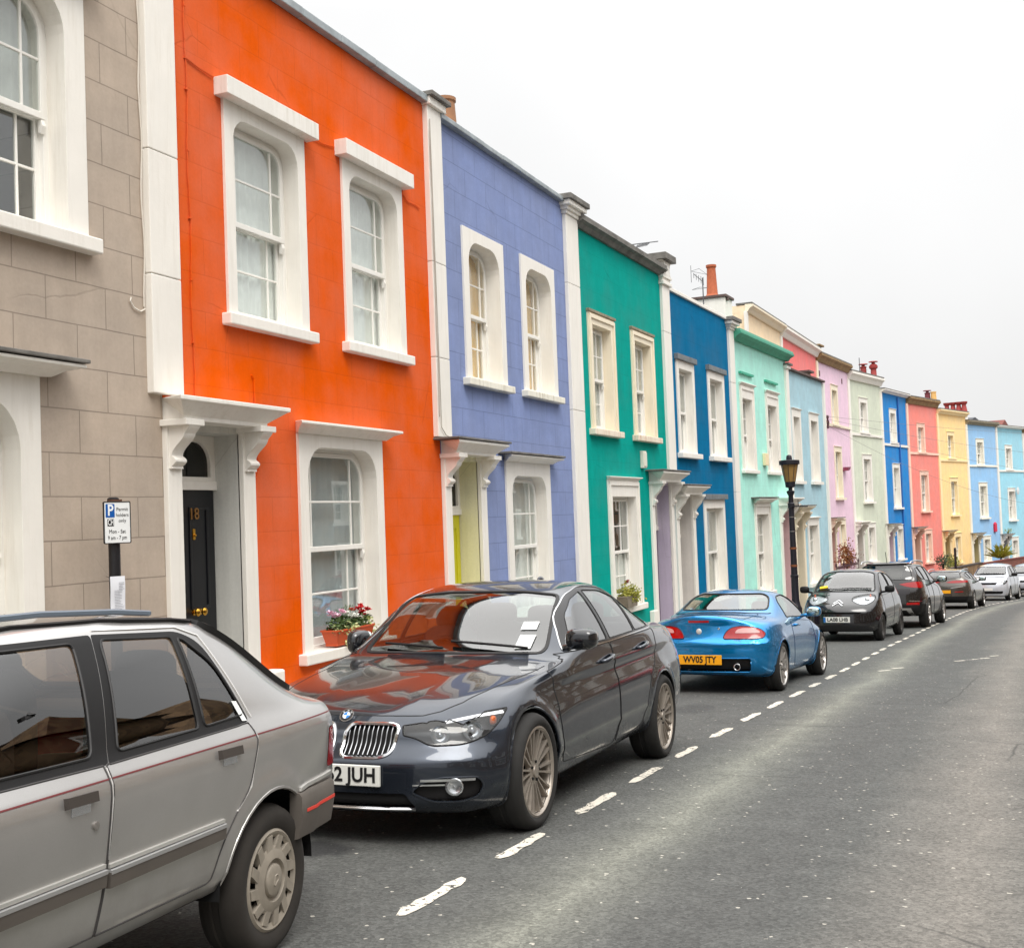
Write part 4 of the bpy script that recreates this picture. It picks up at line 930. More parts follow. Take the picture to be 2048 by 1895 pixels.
    def finish(s, rids_open, liner=True, lip=.008, gapcol=None, archmat=None):
        sp = s.sp; W = max(v for _, v in sp['wM'])
        body = s.part(0, 'body', s.paint); s.body = body
        [s.outline([r], lip, 'arch_lip', archmat or s.paint, body, off=-.002) for r in s.arch]
        if liner: s.part(0, 'cabin_lining', CABIN, None, off=-.035, filt=lambda c, n: c.z > .34 and sp['cab'][0] < c.x < sp['cab'][1], flip=True)
        for i, (wx, wz) in enumerate(sp['hubs']):
            R = sp.get('archR', .36)+.012
            for sg in (-1, 1):
                q = MB(); vs = []; n = 20
                for k in range(n+1):
                    a = .02+(math.pi-.04)*k/n
                    for yy in (W-.03, W-.36): vs.append((wx+R*math.cos(a), sg*yy, wz+R*math.sin(a)))
                q.add(vs, [(2*k, 2*k+2, 2*k+3, 2*k+1) for k in range(n)]); q.add([(wx+R*math.cos(a), sg*(W-.36), wz+R*math.sin(a)) for a in np.linspace(.02, math.pi-.02, 21)], [tuple(range(21))])
                q.build('wheel_arch', UNDER, s.root)
        return body
    def wheels(s, R, rim, w, style, mat, track, zoff=(0, 0), tyre=None, inset=0.):
        for i, (wx, wz) in enumerate(s.sp['hubs']):
            for sg in (-1, 1): make_wheel(s.root, (wx, sg*track, wz+zoff[i]), sg, R, rim, w, style, mat, tyre or TYRE)
    def seats(s, x1, x2, zf, yo=.36, mat=None, top=1.12, dash=None, wheel_side=1, col=None):
        mat = mat or simple('dark_seat_cloth', (40, 38, 38), .95)
        for x, ys in (((x1, (-yo, yo)), (x2, (-yo, yo))) if x1 != x2 else ((x1, (-yo, yo)),)):
            for y in ys:
                b = MB(); b.add(*superblob((x, y, zf+.12), (.26, .24, .10), 4)); b.add(*superblob((x+.27, y, zf+.42), (.08, .23, .34), 4)); st = b.build('seat', mat, s.root, smooth='all'); b = MB(); b.add(*superblob((x+.31, y, top-.04), (.05, .13, .09), 3.5)); b.build('headrest', mat, st, smooth='all')
        if dash:
            d = MB(); d.add(*superblob((dash[0], 0, dash[1]), (.26, .66, .10), 4, 18, 8)); d.build('dashboard', TRIMBLK, s.root, smooth='all')
            wv = MB(); cx_, cz_ = dash[0]+.36, dash[1]+.02; wv.tube([(cx_+.07*math.sin(a), wheel_side*yo+.18*math.cos(a), cz_+.165*math.sin(a)) for a in np.linspace(0, 2*math.pi, 24, endpoint=False)], .014, 6, closed=True); wv.tube([(cx_, wheel_side*yo, cz_), (cx_-.2, wheel_side*yo, cz_-.08)], .035, 8); wv.tube([(cx_, wheel_side*yo-.17, cz_), (cx_, wheel_side*yo+.17, cz_)], .014, 6); wv.build('steering_wheel', TRIMBLK, s.root, smooth='all')
        f = MB(); f.box(s.sp['cab'][0]+.1, s.sp['cab'][1]-.1, -.7, .7, .30, .32); f.build('cabin_floor', CABIN, s.root)
    def mirror(s, x, y, z, size=(.09, .12, .075), mat=None, glass_dir=1, sides=(-1, 1), arm=.1):
        for sg in sides:
            b = MB(); b.add(*superblob((x, sg*y, z), size, 3)); b.tube([(x, sg*(y-.04), z-size[2]*.6), (x-.02, sg*(y-size[1]-arm), z-size[2]*.9)], .022, 8)
            m = b.build('door_mirror', mat or s.paint, s.root, smooth='all')
            g = MB(); g.add(*superblob((x+glass_dir*(size[0]*.86), sg*y, z), (.018, size[1]*.86, size[2]*.84), 3)); g.build('mirror_glass', simple('mirror_silver', (200, 215, 212), .05, 1.), m, smooth='all')
    def plate(s, kind, y, z, w, h, mat, txt, parent=None, tilt=0, eu=False, align='CENTER', size=.098):
        p, n = s.hit('F' if kind == 'F' else 'B', y, z); sg = -1 if kind == 'F' else 1; x = p.x+sg*.012; b = MB(); b.box(x, x-sg*.02, y-w/2, y+w/2, z-h/2, z+h/2); o = b.build('number_plate', mat, s.root, bevel=.004)
        rot = Matrix(((0, 0, -1), (-1, 0, 0), (0, 1, 0))).to_4x4() if kind == 'F' else Matrix(((0, 0, 1), (1, 0, 0), (0, 1, 0))).to_4x4()
        yo = {'CENTER': 0, 'RIGHT': (-w/2+.02 if kind == 'F' else w/2-.02)}[align]
        if txt: text_mesh(txt, size, .0015, simple('plate_black', (16, 16, 18), .5), 'plate_text', o, Matrix.Translation((x+sg*.002, y+yo+(-.018 if eu else 0), z+.001)) @ rot, align=align, bold=.0025, fitw=len(txt.replace(' ', ''))*.0560+(.022 if ' ' in txt else 0))
        if eu: q = MB(); q.box(x+sg*.001, x+sg*.002, y+w/2, y+w/2-.045, z-h/2+.004, z+h/2-.004); q.build('plate_band', simple('plate_blue', (24, 100, 170), .4), o)
        return o
WCACHE = {}
def make_wheel(parent, loc, sg, R, rim, w, style, mat, tyre):
    key = (R, rim, w, style, mat.name, sg)
    to = lambda r, c, sn, h: (r*c, sg*h, r*sn)
    if key not in WCACHE:
        b = MB(); h = w/2
        b.lathe([(rim-.02, -h+.02), (rim, -h), (R-.045, -h-.008), (R-.012, -h+.012), (R, -h+.04), (R, -.02), (R-.006, -.015), (R-.006, .015), (R, .02), (R, h-.04), (R-.012, h-.012), (R-.028, h+.004), (R-.05, h+.010), (rim+.02, h+.004), (rim+.006, h-.004), (rim-.02, h-.02)], 48, to, cap=False)
        t = b.build('wheel', tyre, None, smooth=True, angle=50); COL.objects.unlink(t)
        q = MB(); ho = h-.006
        if style == 'cap':
            q.lathe([(rim+.010, ho-.02), (rim+.012, ho), (rim-.002, ho+.010), (rim-.012, ho+.006)], 48, to, cap=False)
            q.lathe([(rim-.010, ho+.006), (rim-.024, ho-.002)], 48, to, cap=False)
            q.lathe([(rim-.055, ho+.004), (rim-.075, ho+.013), (.082, ho+.017), (.078, ho+.004), (.064, ho+.002), (.060, ho+.016), (.05, ho+.021), (0, ho+.022)], 48, to, cap=False)
            for k in range(12):
                a = 2*math.pi*(k+.5)/12
                for da, rr in ((.085, 1),):
                    c0, s0 = math.cos(a), math.sin(a); tx, tz = -s0, c0
                    pv = [(rim-.015, -.024), (rim-.015, .012), (rim-.072, .030), (rim-.072, -.012)]
                    q.prism([(r_*c0+t_*tx, r_*s0+t_*tz) for r_, t_ in pv], lambda u, v, d: (u, sg*d, v), ho-.018, ho+.010)
            q.lathe([(rim-.005, ho-.03), (0, ho-.03)], 32, to, mat=1, cap=False)
            q.tube([(.012*math.cos(a)*(1+.4*math.sin(3*a)), sg*(ho+.022), .022*math.sin(a)) for a in np.linspace(0, 6.283, 14, endpoint=False)], .003, 4, closed=True)
        elif style == 'steel':
            q.lathe([(rim+.004, ho-.02), (rim+.004, ho), (rim-.01, ho+.004), (rim-.04, ho-.02), (.13, ho-.035), (.11, ho-.02), (.06, ho-.01), (0, ho-.006)], 40, to, cap=False)
        else:
            n, wd, dish, pair = {'multi20': (20, .0085, .016, .38), 'multi12': (12, .013, .02, .0), 'five': (5, .030, .02, .0), 'seven': (7, .022, .02, 0), 'ten': (10, .014, .02, 0)}[style]
            q.lathe([(rim+.006, ho-.012), (rim+.008, ho+.002), (rim-.004, ho+.006), (rim-.014, ho-.004), (rim-.02, ho-.03), (rim-.03, -h+.03)], 48, to, cap=False)
            q.lathe([(rim-.022, -h+.05), (0, -h+.05)], 32, to, mat=1, cap=False); q.lathe([(rim*.68, ho-.085), (.05, ho-.085)], 32, to, mat=2, cap=False)
            q.lathe([(.075, ho-.05), (.070, ho-.022), (.036, ho-.018), (.034, ho-.008), (0, ho-.006)], 24, to, cap=False)
            for k in range(n):
                a = 2*math.pi*k/n+(pair*math.pi/n*(1 if k % 2 else -1)*.5)
                c0, s0 = math.cos(a), math.sin(a); tx, tz = -s0, c0; vs = []
                for r_, f, hh in ((.050, .85, -.020), (rim*.4, .8, -.020), (rim*.7, .9, -.012), (rim*.92, 1.25, -.006), (rim-.008, 1.7, -.006)):
                    ww = wd*f
                    vs += [(r_*c0-ww*tx, sg*(ho+hh-.03), r_*s0-ww*tz), (r_*c0-ww*.7*tx, sg*(ho+hh), r_*s0-ww*.7*tz), (r_*c0+ww*.7*tx, sg*(ho+hh), r_*s0+ww*.7*tz), (r_*c0+ww*tx, sg*(ho+hh-.03), r_*s0+ww*tz)]
                q.add(vs, [(4*i+j, 4*i+j+1, 4*i+j+5, 4*i+j+4) for i in range(4) for j in range(3)])
            for k in range(5): a = 2*math.pi*k/5; q.lathe([(.009, ho-.024), (.009, ho-.012), (0, ho-.012)], 8, lambda r, c, sn, hh, a=a: (.054*math.cos(a)+r*c, sg*hh, .054*math.sin(a)+r*sn), mat=1)
        r = q.build('rim', [mat, UNDER, simple('brake_disc', (90, 84, 78), .5, .7)], None, smooth=True, angle=35); COL.objects.unlink(r); WCACHE[key] = (t, r)
    t, r = WCACHE[key]; t2 = t.copy(); r2 = r.copy(); COL.objects.link(t2); COL.objects.link(r2); t2.parent = parent; t2.location = loc; t2.rotation_euler = (0, random.uniform(0, 6.28), 0); r2.parent = t2
ALLOY = simple('dusty_alloy', (150, 138, 124), .38, .75, .2, 14); ALLOYW = simple('warm_alloy', (166, 157, 147), .36, .6, .15, 14); AMBERD = simple('dull_amber_lens', (190, 92, 40), .3); ALLOYB = simple('bright_alloy', (190, 186, 182), .3, .8, .1, 14); CAPM = simple('dusty_hubcap', (150, 142, 130), .6, .15, .2, 16); DARKW = simple('dark_wheel', (60, 58, 56), .5, .3)
def mirrored(poly): return [(-u, v) for u, v in poly][::-1]
# ---- silver saloon at the left edge (nose out of the picture)
def saloon_a():
    sp = dict(L=4.00, hubs=[(.80, .285), (3.27, .285)], archR=.355, cab=(1.0, 3.6), tM=.90, pA=1.3, rf=.05, rr=.035, sv=1, su=5,
        zb=[(0, .24), (.6, .27), (1.2, .30), (2.8, .305), (3.3, .34), (3.6, .385), (4.00, .40)],
        zt=[(0, .66), (.3, .72), (.8, .80), (1.12, .87), (1.35, 1.0), (1.78, 1.285), (2.1, 1.338), (2.6, 1.347), (3.0, 1.328), (3.15, 1.296), (3.3, 1.20), (3.66, .988), (3.74, .968), (3.9, .952), (4.00, .935)],
        zA=[(0, .60), (.3, .67), (.8, .77), (1.2, .865), (2.0, .882), (3.1, .905), (3.6, .915), (3.9, .915), (4.00, .90)],
        zB=[(0, .64), (.3, .705), (.8, .785), (1.1, .86), (1.35, .98), (1.78, 1.25), (2.05, 1.305), (2.5, 1.322), (2.95, 1.312), (3.10, 1.292), (3.20, 1.255), (3.72, .968), (3.78, .955), (4.00, .925)],
        wM=[(0, .74), (.3, .79), (.8, .815), (3.3, .815), (3.75, .80), (4.00, .77)], wA=[(0, .69), (.3, .735), (.8, .765), (3.2, .772), (3.6, .765), (4.00, .735)], wS=[(0, .70), (.5, .76), (1.2, .772), (3, .772), (3.5, .77), (4.00, .73)],
        wB=[(0, .62), (.8, .66), (1.1, .68), (1.75, .585), (2.4, .565), (2.95, .565), (3.15, .575), (3.72, .645), (4.00, .65)],
        F=[(.3, .06), (.5, .0), (.7, .05), (.8, .1)], Rr=[(.4, .05), (.5, .0), (.62, .0), (.8, .02), (.95, .05)], bow=.1, bowr=.12, bp=3.6, Lr=.42, flare=[(.80, .285, .37, .016), (3.27, .285, .37, .016)])
    def disp(V):
        y = V[:, 1]; z = V[:, 2]; s = (y > .6); V[:, 1] += np.where(s & (z < .375), -.012*np.clip((.375-z)/.015, 0, 1), 0); return V
    sp['disp'] = disp
    pm = paint('silver_car_paint', (182, 180, 178), .65, .28, .06, .55, (112, 105, 97))
    an = R_(5.2); ca, sa = math.cos(an), math.sin(an); ox, oy = 3.99-sa*.815-3.27*ca, 2.70+ca*.815-3.27*sa
    c = Car('parked_car', 'old silver saloon with black side strips and dusty hubcap, cut off by the left edge', (ox, oy, gz(ox)), an, pm, sp)
    c.arches((.36, .352))
    frF = c.side(roundpoly([(1.38, .878), (2.252, .882), (2.403, 1.280), (1.80, 1.268), (1.62, 1.19)], [.02, .01, .02, .08, .08])); frR = c.side(roundpoly([(2.404, 1.280), (2.253, .882), (3.06, .904), (3.140, .914), (3.018, 1.222), (2.912, 1.268)], [.01, .01, .03, .03, .05, .05]))
    wF = c.side(roundpoly([(1.47, .908), (2.188, .912), (2.292, 1.256), (1.83, 1.248), (1.66, 1.17)], [.02, .03, .03, .06, .06]), over=(frF,)); wR = c.side(roundpoly([(2.438, 1.262), (2.318, .913), (2.80, .926), (2.852, 1.250)], .025), over=(frR,)); wQ = c.side(roundpoly([(2.888, 1.244), (2.915, 1.238), (3.035, 1.14), (3.118, .940), (2.838, .928)], [.02, .02, .05, .03, .02]), over=(frR,))
    ws = c.front(roundpoly([(-.60, .905), (.60, .905), (.49, 1.275), (-.49, 1.275)], .05), xmax=1.95, nx=-.3); rw = c.rear(roundpoly([(-.640, .978), (.640, .978), (.566, 1.278), (-.566, 1.278)], .03), 2.9, nx=.25)
    dF = c.side([(2.224, .885), (2.208, .58), (2.20, .485), (2.18, .375), (1.15, .37), (1.10, .86), (1.34, .876)]); dR = c.side(roundpoly([(2.238, .885), (2.214, .58), (2.206, .485), (2.186, .375), (2.84, .375), (2.90, .50), (2.985, .60), (3.082, .675), (3.140, .855), (3.126, .908)], [.01, .05, .05, .01, .02, .05, .05, .06, .04, .01]))
    tl = [c.obl(roundpoly([(.30, .64), (.30, .81), (.80, .81), (.80, .64)], .02), -25, sg, lambda q, n: q.x > 3.6 and n.x > .05) for sg in (-1, 1)]
    body = c.finish([])
    for r, nm, m in ((frF, 'window_frame', TRIMBLK), (frR, 'window_frame', TRIMBLK)): c.part(r, nm, m)
    for r in (wF, wR, wQ): w = c.part(r, 'side_window', BROWNGLASS, off=-.003); c.outline([r], .005, 'window_seal', RUBBER, w)
    for r, nm in ((ws, 'windscreen'), (rw, 'rear_window')): w = c.part(r, nm, BROWNGLASS, off=-.004); c.outline([r], .020, 'window_seal', RUBBER, w, flat=.062)
    GAP = simple('panel_gap', (60, 58, 58), .6); EDGE = simple('edge_highlight_and_trim', (225, 224, 222), .35, .3)
    for r in (dF, dR):
        d = c.part(r, 'door', pm); c.outline([r], .0035, 'panel_gap', GAP, d)
        x0, h = ((1.995, 2.135), .806) if r == dF else ((2.85, 2.995), .824)
        c.strip('door_handle', [(x0[0], h), (x0[1], h)], .034, .018, simple('handle_brown_black', (64, 58, 54), .5), parent=d, step=.05)
        c.strip('handle_cup', [(x0[0]+.03, h-.030), (x0[1]-.02, h-.030)], .028, .002, SILVREF, parent=d, step=.05)
    c.strip('door_edge_highlight', [(2.231, .875), (2.216, .60)], .005, .003, EDGE); c.strip('door_edge_highlight', [(3.127, .905), (3.142, .855), (3.084, .675), (2.987, .60)], .005, .003, EDGE)  # pale strips: the highlight on the door edges, put in as colour
    c.strip('coach_line', [(.9, .822), (1.77, .834), (2.19, .842), (3.09, .860), (3.76, .874), (3.88, .875)], .006, .002, simple('dark_red_line', (110, 40, 44), .5))
    for (xa, xb) in ((1.12, 2.195), (2.215, 2.895)):
        c.strip('side_strip', [(xa, .538), (xb, .548)], .052, .018, DUSTY); c.strip('side_strip_trim', [(xa, .580), (xb, .586)], .013, .010, simple('bright_strip', (205, 204, 200), .35, .5)); c.strip('side_strip_trim', [(xa, .563), (xb, .570)], .014, .020, simple('grey_strip', (150, 150, 150), .5))
    b = MB(); p, n = c.hit('L', 2.143, .717); b.lathe([(.014, 0), (.014, .006), (.009, .008), (0, .006)], 12, lambda r, cc, s_, hh: (p.x+r*cc, p.y-hh, p.z+r*s_)); b.build('lock_barrel', simple('lock_metal', (150, 146, 142), .4, .6), c.root, smooth=True)
    c.strip('roof_gutter', [(1.60, 1.20), (1.80, 1.288), (2.1, 1.312), (2.5, 1.318), (2.92, 1.305), (3.11, 1.288), (3.18, 1.262)], .013, .012, TRIMBLK)
    c.strip('pillar_trim', [(2.42, 1.292), (2.905, 1.282), (3.03, 1.245), (3.158, .925)], .006, .004, EDGE)
    q = MB(); prof = [(-.02, .588), (.022, .585), (.034, .57), (.036, .50), (.02, .405), (-.02, .395)]; path = []
    for x in np.linspace(3.445, 3.84, 9): path.append(c.hit('L', x, .5)[0])
    for y in np.linspace(-.70, .70, 21): path.append(c.hit('B', y, .5)[0])
    for x in np.linspace(3.84, 3.445, 9): path.append(c.hit('R', x, .5)[0])
    def band(q, path, prof):
        vs = []; k = len(prof)
        for p in path:
            n = c.nrm(p); n.z = 0; n.normalize(); vs += [(p.x+n.x*o, p.y+n.y*o, z) for o, z in prof]
        q.add(vs, [(i*k+j, (i+1)*k+j, (i+1)*k+(j+1) % k, i*k+(j+1) % k) for i in range(len(path)-1) for j in range(k)]+[tuple(range(k))])
    band(q, path, prof); bp = q.build('bumper', DUSTY, c.root, smooth=True)
    q = MB(); band(q, path[1:-1], [(.028, .518), (.0375, .516), (.0385, .504), (.030, .502)]); q.build('bumper_line', simple('red_bumper_line', (206, 58, 44), .5), bp)
    c.strip('bumper_trim', [(3.47, .598), (3.84, .612)], .016, .010, simple('bright_strip', (205, 204, 200), .35, .5))
    for r in tl: c.part(r, 'tail_light', REDL, off=.002)
    c.patch('window_sticker', [(3.056, .995), (3.09, .992), (3.118, .915), (3.085, .918)], 'L', .003, PAPER, skirt=False)
    c.wheels(.29, .186, .17, 'cap', CAPM, .715, tyre=simple('dirty_tyre', (44, 40, 36), .9, 0, .3, 7, .2)); c.seats(1.75, 2.75, .36, .36, top=1.14, dash=(1.32, .84))
    q = MB(); q.add(*superblob((3.35, 0, .93), (.22, .62, .02), 4)); q.build('parcel_shelf', CABIN, c.root)
    c.mirror(1.45, .88, .93, (.05, .10, .07), TRIMBLK)
    for sg in (-1, 1):
        q = MB(); q.tube([(1.9, sg*.47, 1.338), (2.3, sg*.47, 1.352), (2.7, sg*.47, 1.347), (2.92, sg*.47, 1.335)], .011, 6)
        q.build('roof_bar', simple('blue_grey_roof_bar', (96, 108, 120), .4), c.root, smooth=True)
saloon_a()
# ---- dark grey executive saloon, the middle of the picture
def saloon_b():
    sp = dict(L=4.62, hubs=[(.78, .322), (3.59, .322)], archR=.365, cab=(1.3, 4.0), tM=.42, rf=.07, rr=.08, crown=2.3, sv=3, su=9,
        zb=[(0, .175), (.3, .17), (.7, .19), (1.2, .19), (3.2, .23), (3.9, .24), (4.62, .30)],
        zt=[(0, .675), (.10, .72), (.3, .772), (.6, .820), (1.0, .878), (1.36, .912), (1.50, .938), (1.75, 1.115), (2.05, 1.325), (2.3, 1.392), (2.65, 1.425), (3.0, 1.42), (3.3, 1.372), (3.6, 1.262), (3.9, 1.11), (4.06, 1.065), (4.35, 1.06), (4.55, 1.05), (4.62, 1.03)],
        zA=[(0, .60), (.2, .665), (.5, .738), (.8, .795), (1.3, .868), (1.6, .918), (2.3, .96), (3.0, .99), (3.5, 1.01), (4.0, 1.01), (4.4, .985), (4.62, .94)],
        zB=[(0, .655), (.3, .75), (.6, .797), (1.0, .848), (1.35, .886), (1.52, .922), (1.75, 1.085), (2.0, 1.275), (2.25, 1.352), (2.6, 1.39), (2.9, 1.385), (3.2, 1.325), (3.5, 1.19), (3.8, 1.06), (4.05, 1.035), (4.4, 1.03), (4.62, .99)],
        wM=[(0, .82), (.15, .855), (.5, .89), (.8, .905), (3.6, .905), (4.2, .885), (4.62, .82)], wA=[(0, .70), (.2, .74), (.5, .785), (.8, .805), (1.5, .84), (3.3, .845), (4.0, .80), (4.62, .72)], wS=[(0, .76), (.3, .83), (.8, .86), (1.3, .845), (3.2, .85), (4.0, .85), (4.62, .76)],
        wB=[(0, .55), (.3, .60), (.8, .65), (1.3, .70), (1.52, .71), (2.0, .605), (2.5, .575), (3.1, .565), (3.6, .60), (4.0, .66), (4.62, .62)],
        F=[(.18, .06), (.26, .0), (.36, .0), (.45, .004), (.49, .028), (.55, .075), (.62, .098), (.68, .14), (.78, .21)], bow=.34, bp=2.6, Lf=.80, Rr=[(.3, .08), (.5, .0), (.7, .03), (.95, .06), (1.05, .0)], bowr=.16, flare=[(.78, .322, .385, .012), (3.59, .322, .385, .014)])
    def disp(V):
        x, y, z = V[:, 0], V[:, 1], V[:, 2]
        zl = .80+.055*(x-.9)/2.7*1.8; s = (y > .6) & (x > .9) & (x < 4.3); f = np.clip((x-.9)/.5, 0, 1)*np.clip((4.3-x)/.5, 0, 1)
        V[:, 1] += np.where(s, f*(.012*np.exp(-((z-zl)/.02)**2)-.016*np.exp(-((z-zl+.07)/.05)**2)), 0)          # waist crease
        zr = .40+.03*(x-1); V[:, 1] += np.where((y > .6) & (x > 1.1) & (x < 3.2) & (z < .6), .010*np.exp(-((z-zr)/.025)**2), 0)
        hd = (x < 1.55) & (x > .1) & (z > .6); g = np.clip((x-.1)/.3, 0, 1)*np.clip((1.55-x)/.3, 0, 1); yl = .27+.16*x/1.4
        V[:, 2] += np.where(hd, g*.007*np.exp(-((y-yl)/.05)**2), 0)
        return V
    sp['disp'] = disp
    pm = paint('graphite_car_paint', (46, 53, 64), .7, .2, .06, .22, (52, 48, 46))
    c = Car('parked_car', 'dark grey saloon with twin kidney grille, parked nose first behind the silver saloon', (5.705, 3.475, gz(5.705)), R_(.1), pm, sp)
    c.arches(.365)
    fr = c.side(roundpoly([(1.62, .955), (1.90, 1.205), (2.13, 1.308), (2.50, 1.372), (2.90, 1.362), (3.22, 1.285), (3.48, 1.15), (3.60, 1.058), (3.52, 1.030), (2.40, .978)], [.02, .1, .1, .1, .1, .1, .06, .03, .03, .02]))
    wF = c.side(roundpoly([(1.74, .985), (1.94, 1.185), (2.16, 1.283), (2.415, 1.335), (2.385, .995)], [.02, .05, .05, .02, .02]), over=(fr,)); wR = c.side(roundpoly([(2.48, 1.343), (2.86, 1.335), (3.14, 1.278), (3.06, 1.025), (2.45, 1.0)], [.02, .08, .02, .02, .02]), over=(fr,)); wQ = c.side(roundpoly([(3.17, 1.27), (3.42, 1.145), (3.53, 1.062), (3.49, 1.045), (3.09, 1.028)], [.02, .06, .03, .03, .02]), over=(fr,))
    ws = c.front(roundpoly([(-.67, .948), (.67, .948), (.575, 1.315), (.3, 1.345), (-.3, 1.345), (-.575, 1.315)], [.06, .06, .05, .1, .1, .05]), xmax=2.3, nx=-.25); rw = c.rear(roundpoly([(-.58, 1.09), (.58, 1.09), (.50, 1.345), (-.50, 1.345)], .06), 3.0, nx=.2)
    hl = []
    lamp = [(.385, .640), (.385, .592), (.45, .578), (.53, .536), (.72, .540), (.84, .578), (.92, .634), (.985, .708), (.80, .695), (.60, .668)]
    for sg in (-1, 1): hl.append(c.obl(roundpoly(lamp, [.01, .01, .03, .04, .06, .06, .05, .012, .08, .08]), 30, sg, lambda q, n: q.x < .85 and n.z < .75))
    kd = [c.front(roundpoly(p, .055), .4) for p in ([(-.345, .635), (-.325, .50), (-.26, .478), (-.055, .478), (-.030, .50), (-.030, .60), (-.06, .650), (-.30, .650)][::-1],)]
    kd.append(c.front(roundpoly(mirrored([(-.345, .635), (-.325, .50), (-.26, .478), (-.055, .478), (-.030, .50), (-.030, .60), (-.06, .650), (-.30, .650)][::-1]), .055), .4))
    low = c.front(roundpoly([(-.47, .215), (.47, .215), (.42, .295), (-.42, .295)], .02), .5)
    fg = [c.obl(roundpoly([(.43, .300), (.50, .355), (.60, .375), (.80, .372), (.83, .33), (.80, .27), (.70, .245), (.55, .25)], .03), 25, sg, lambda q, n: q.x < .7) for sg in (-1, 1)]
    ln = c.cut([(.35, .60), (1.33, .72), (1.33, -.72), (.35, -.60)], (1, 0, 0), (0, 1, 0), lambda q, n: False)
    dF = c.side(roundpoly([(1.22, .90), (1.20, .60), (1.27, .30), (2.36, .27), (2.43, .45), (2.405, .975), (1.62, .95)], .05)); dR = c.side(roundpoly([(2.415, .975), (2.445, .45), (2.40, .28), (3.02, .30), (3.10, .42), (3.25, .66), (3.46, .80), (3.57, 1.02)], .05))
    body = c.finish([])
    f = c.part(fr, 'window_frame', simple('gloss_black_trim', (14, 14, 16), .15)); c.outline([fr, wF, wR, wQ], .006, 'chrome_strip', CHROME, f, flat=.009)
    for r in (wF, wR, wQ): w = c.part(r, 'side_window', CARGLASS, off=-.003); c.outline([r], .004, 'window_seal', RUBBER, w)
    for r, nm in ((ws, 'windscreen'), (rw, 'rear_window')): w = c.part(r, nm, CARGLASS, off=-.004); c.outline([r], .004, 'window_seal', RUBBER, w, flat=.026)
    GAP = simple('dark_gap', (8, 8, 9), .7)
    for r in (dF, dR):
        d = c.part(r, 'door', pm); c.outline([r], .0035, 'panel_gap', GAP, d)
        for sg in ('L', 'R'):
            xa, z = (2.11, .875) if r == dF else (2.98, .915); p0 = c.hit(sg, xa, z-.02)[0]; p1 = c.hit(sg, xa+.22, z+.012)[0]; o = V3((0, -.035 if sg == 'L' else .035, 0)); h = MB(); h.tube([p0, p0.lerp(p1, .12)+o, p0.lerp(p1, .5)+o*1.2, p0.lerp(p1, .88)+o, p1], [.012, .016, .017, .016, .012], 8); h.build('door_handle', pm, c.pair(d, -1 if sg == 'L' else 1), smooth='all')
    # bonnet shut line
    q = MB(); P = []
    for x, y in ((1.34, -.745), (1.18, -.735), (.9, -.70), (.62, -.655), (.42, -.60), (.30, -.52)): P.append(c.hit('T', x, y)[0])
    for y in np.linspace(-.44, .44, 13): p = c.hit('F', y, .688)[0]; P.append(p)
    for x, y in ((.30, .52), (.42, .60), (.62, .655), (.9, .70), (1.18, .735), (1.34, .745)): P.append(c.hit('T', x, y)[0])
    PP = []
    for a, b_ in zip(P, P[1:]):
        for k in range(6): t = a.lerp(b_, k/6); co = c.bv.find_nearest(t)[0]; PP.append(co)
    c.ribbon(q, PP, .007, .0012); q.build('bonnet_gap', GAP, body, smooth=True)
    # headlamps: lens, housing behind it, bowls and brow
    for r, sg in zip(hl, (-1, 1)):
        h = c.part(r, 'headlight', LENS, off=.002); c.part(r, 'lamp_housing', DARKREF, h, off=-.045); c.outline([r], .005, 'lamp_edge', TRIMBLK, h)
        a = R_(30); Uo = V3((math.sin(a), sg*math.cos(a), 0)); Wd = V3((math.cos(a), -sg*math.sin(a), 0))
        def at(u, z, dep):
            o = Uo*u+V3((0, 0, z))-Wd*3; rr = c.bv.ray_cast(o, Wd); return rr[0]+Wd*dep
        for (u, z, rad, mt) in ((.585, .592, .052, SILVREF), (.765, .612, .055, SILVREF)):
            p = at(u, z, .012); w = MB(); to = lambda r_, cc, ss, hh, p=p: tuple(p+Uo*(r_*cc)+V3((0, 0, r_*ss))+Wd*hh)
            w.lathe([(rad, -.006), (rad*.96, .002), (rad*.7, .022), (rad*.35, .03), (rad*.33, .018), (0, .010)], 20, to, cap=False); w.build('lamp_bowl', mt, h, smooth='all')
        w = MB(); w.add(*superblob(tuple(at(.892, .648, .022)), (.028, .016, .026), 2.5)); w.build('indicator', AMBERD, h, smooth='all')
        q = MB(); c.ribbon(q, [at(u, z-.010, -.001) for u, z in ((.62, .664), (.72, .678), (.80, .688), (.88, .695), (.955, .699))], .020, .003); q.build('lamp_brow', simple('lamp_brow_white', (240, 242, 246), .2, .3), h, smooth=True)
    for r in kd:
        k = c.part(r, 'grille', UNDER, off=-.03); c.outline([r], .011, 'grille_surround', CHROME, k)
        q = MB(); ys = [f_.calc_center_median().y for f_ in c.faces(r)]; a, b_ = min(ys), max(ys)
        for i in range(11):
            y = a+.012+(b_-a-.024)*i/10; pts = []
            for z in np.linspace(.492, .64, 6): p = c.hit('F', y, z)[0]; pts.append((p.x+.012, y, z))
            q.tube(pts, .0035, 5)
        q.build('grille_slat', simple('grille_slat_chrome', (150, 152, 156), .3, .9), k, smooth=True)
    l = c.part(low, 'intake', UNDER, off=-.02); q = MB(); c.ribbon(q, [c.hit('F', y, .208)[0] for y in np.linspace(-.46, .46, 25)], .014, .008); q.build('intake_trim', CHROME, l, smooth=True)
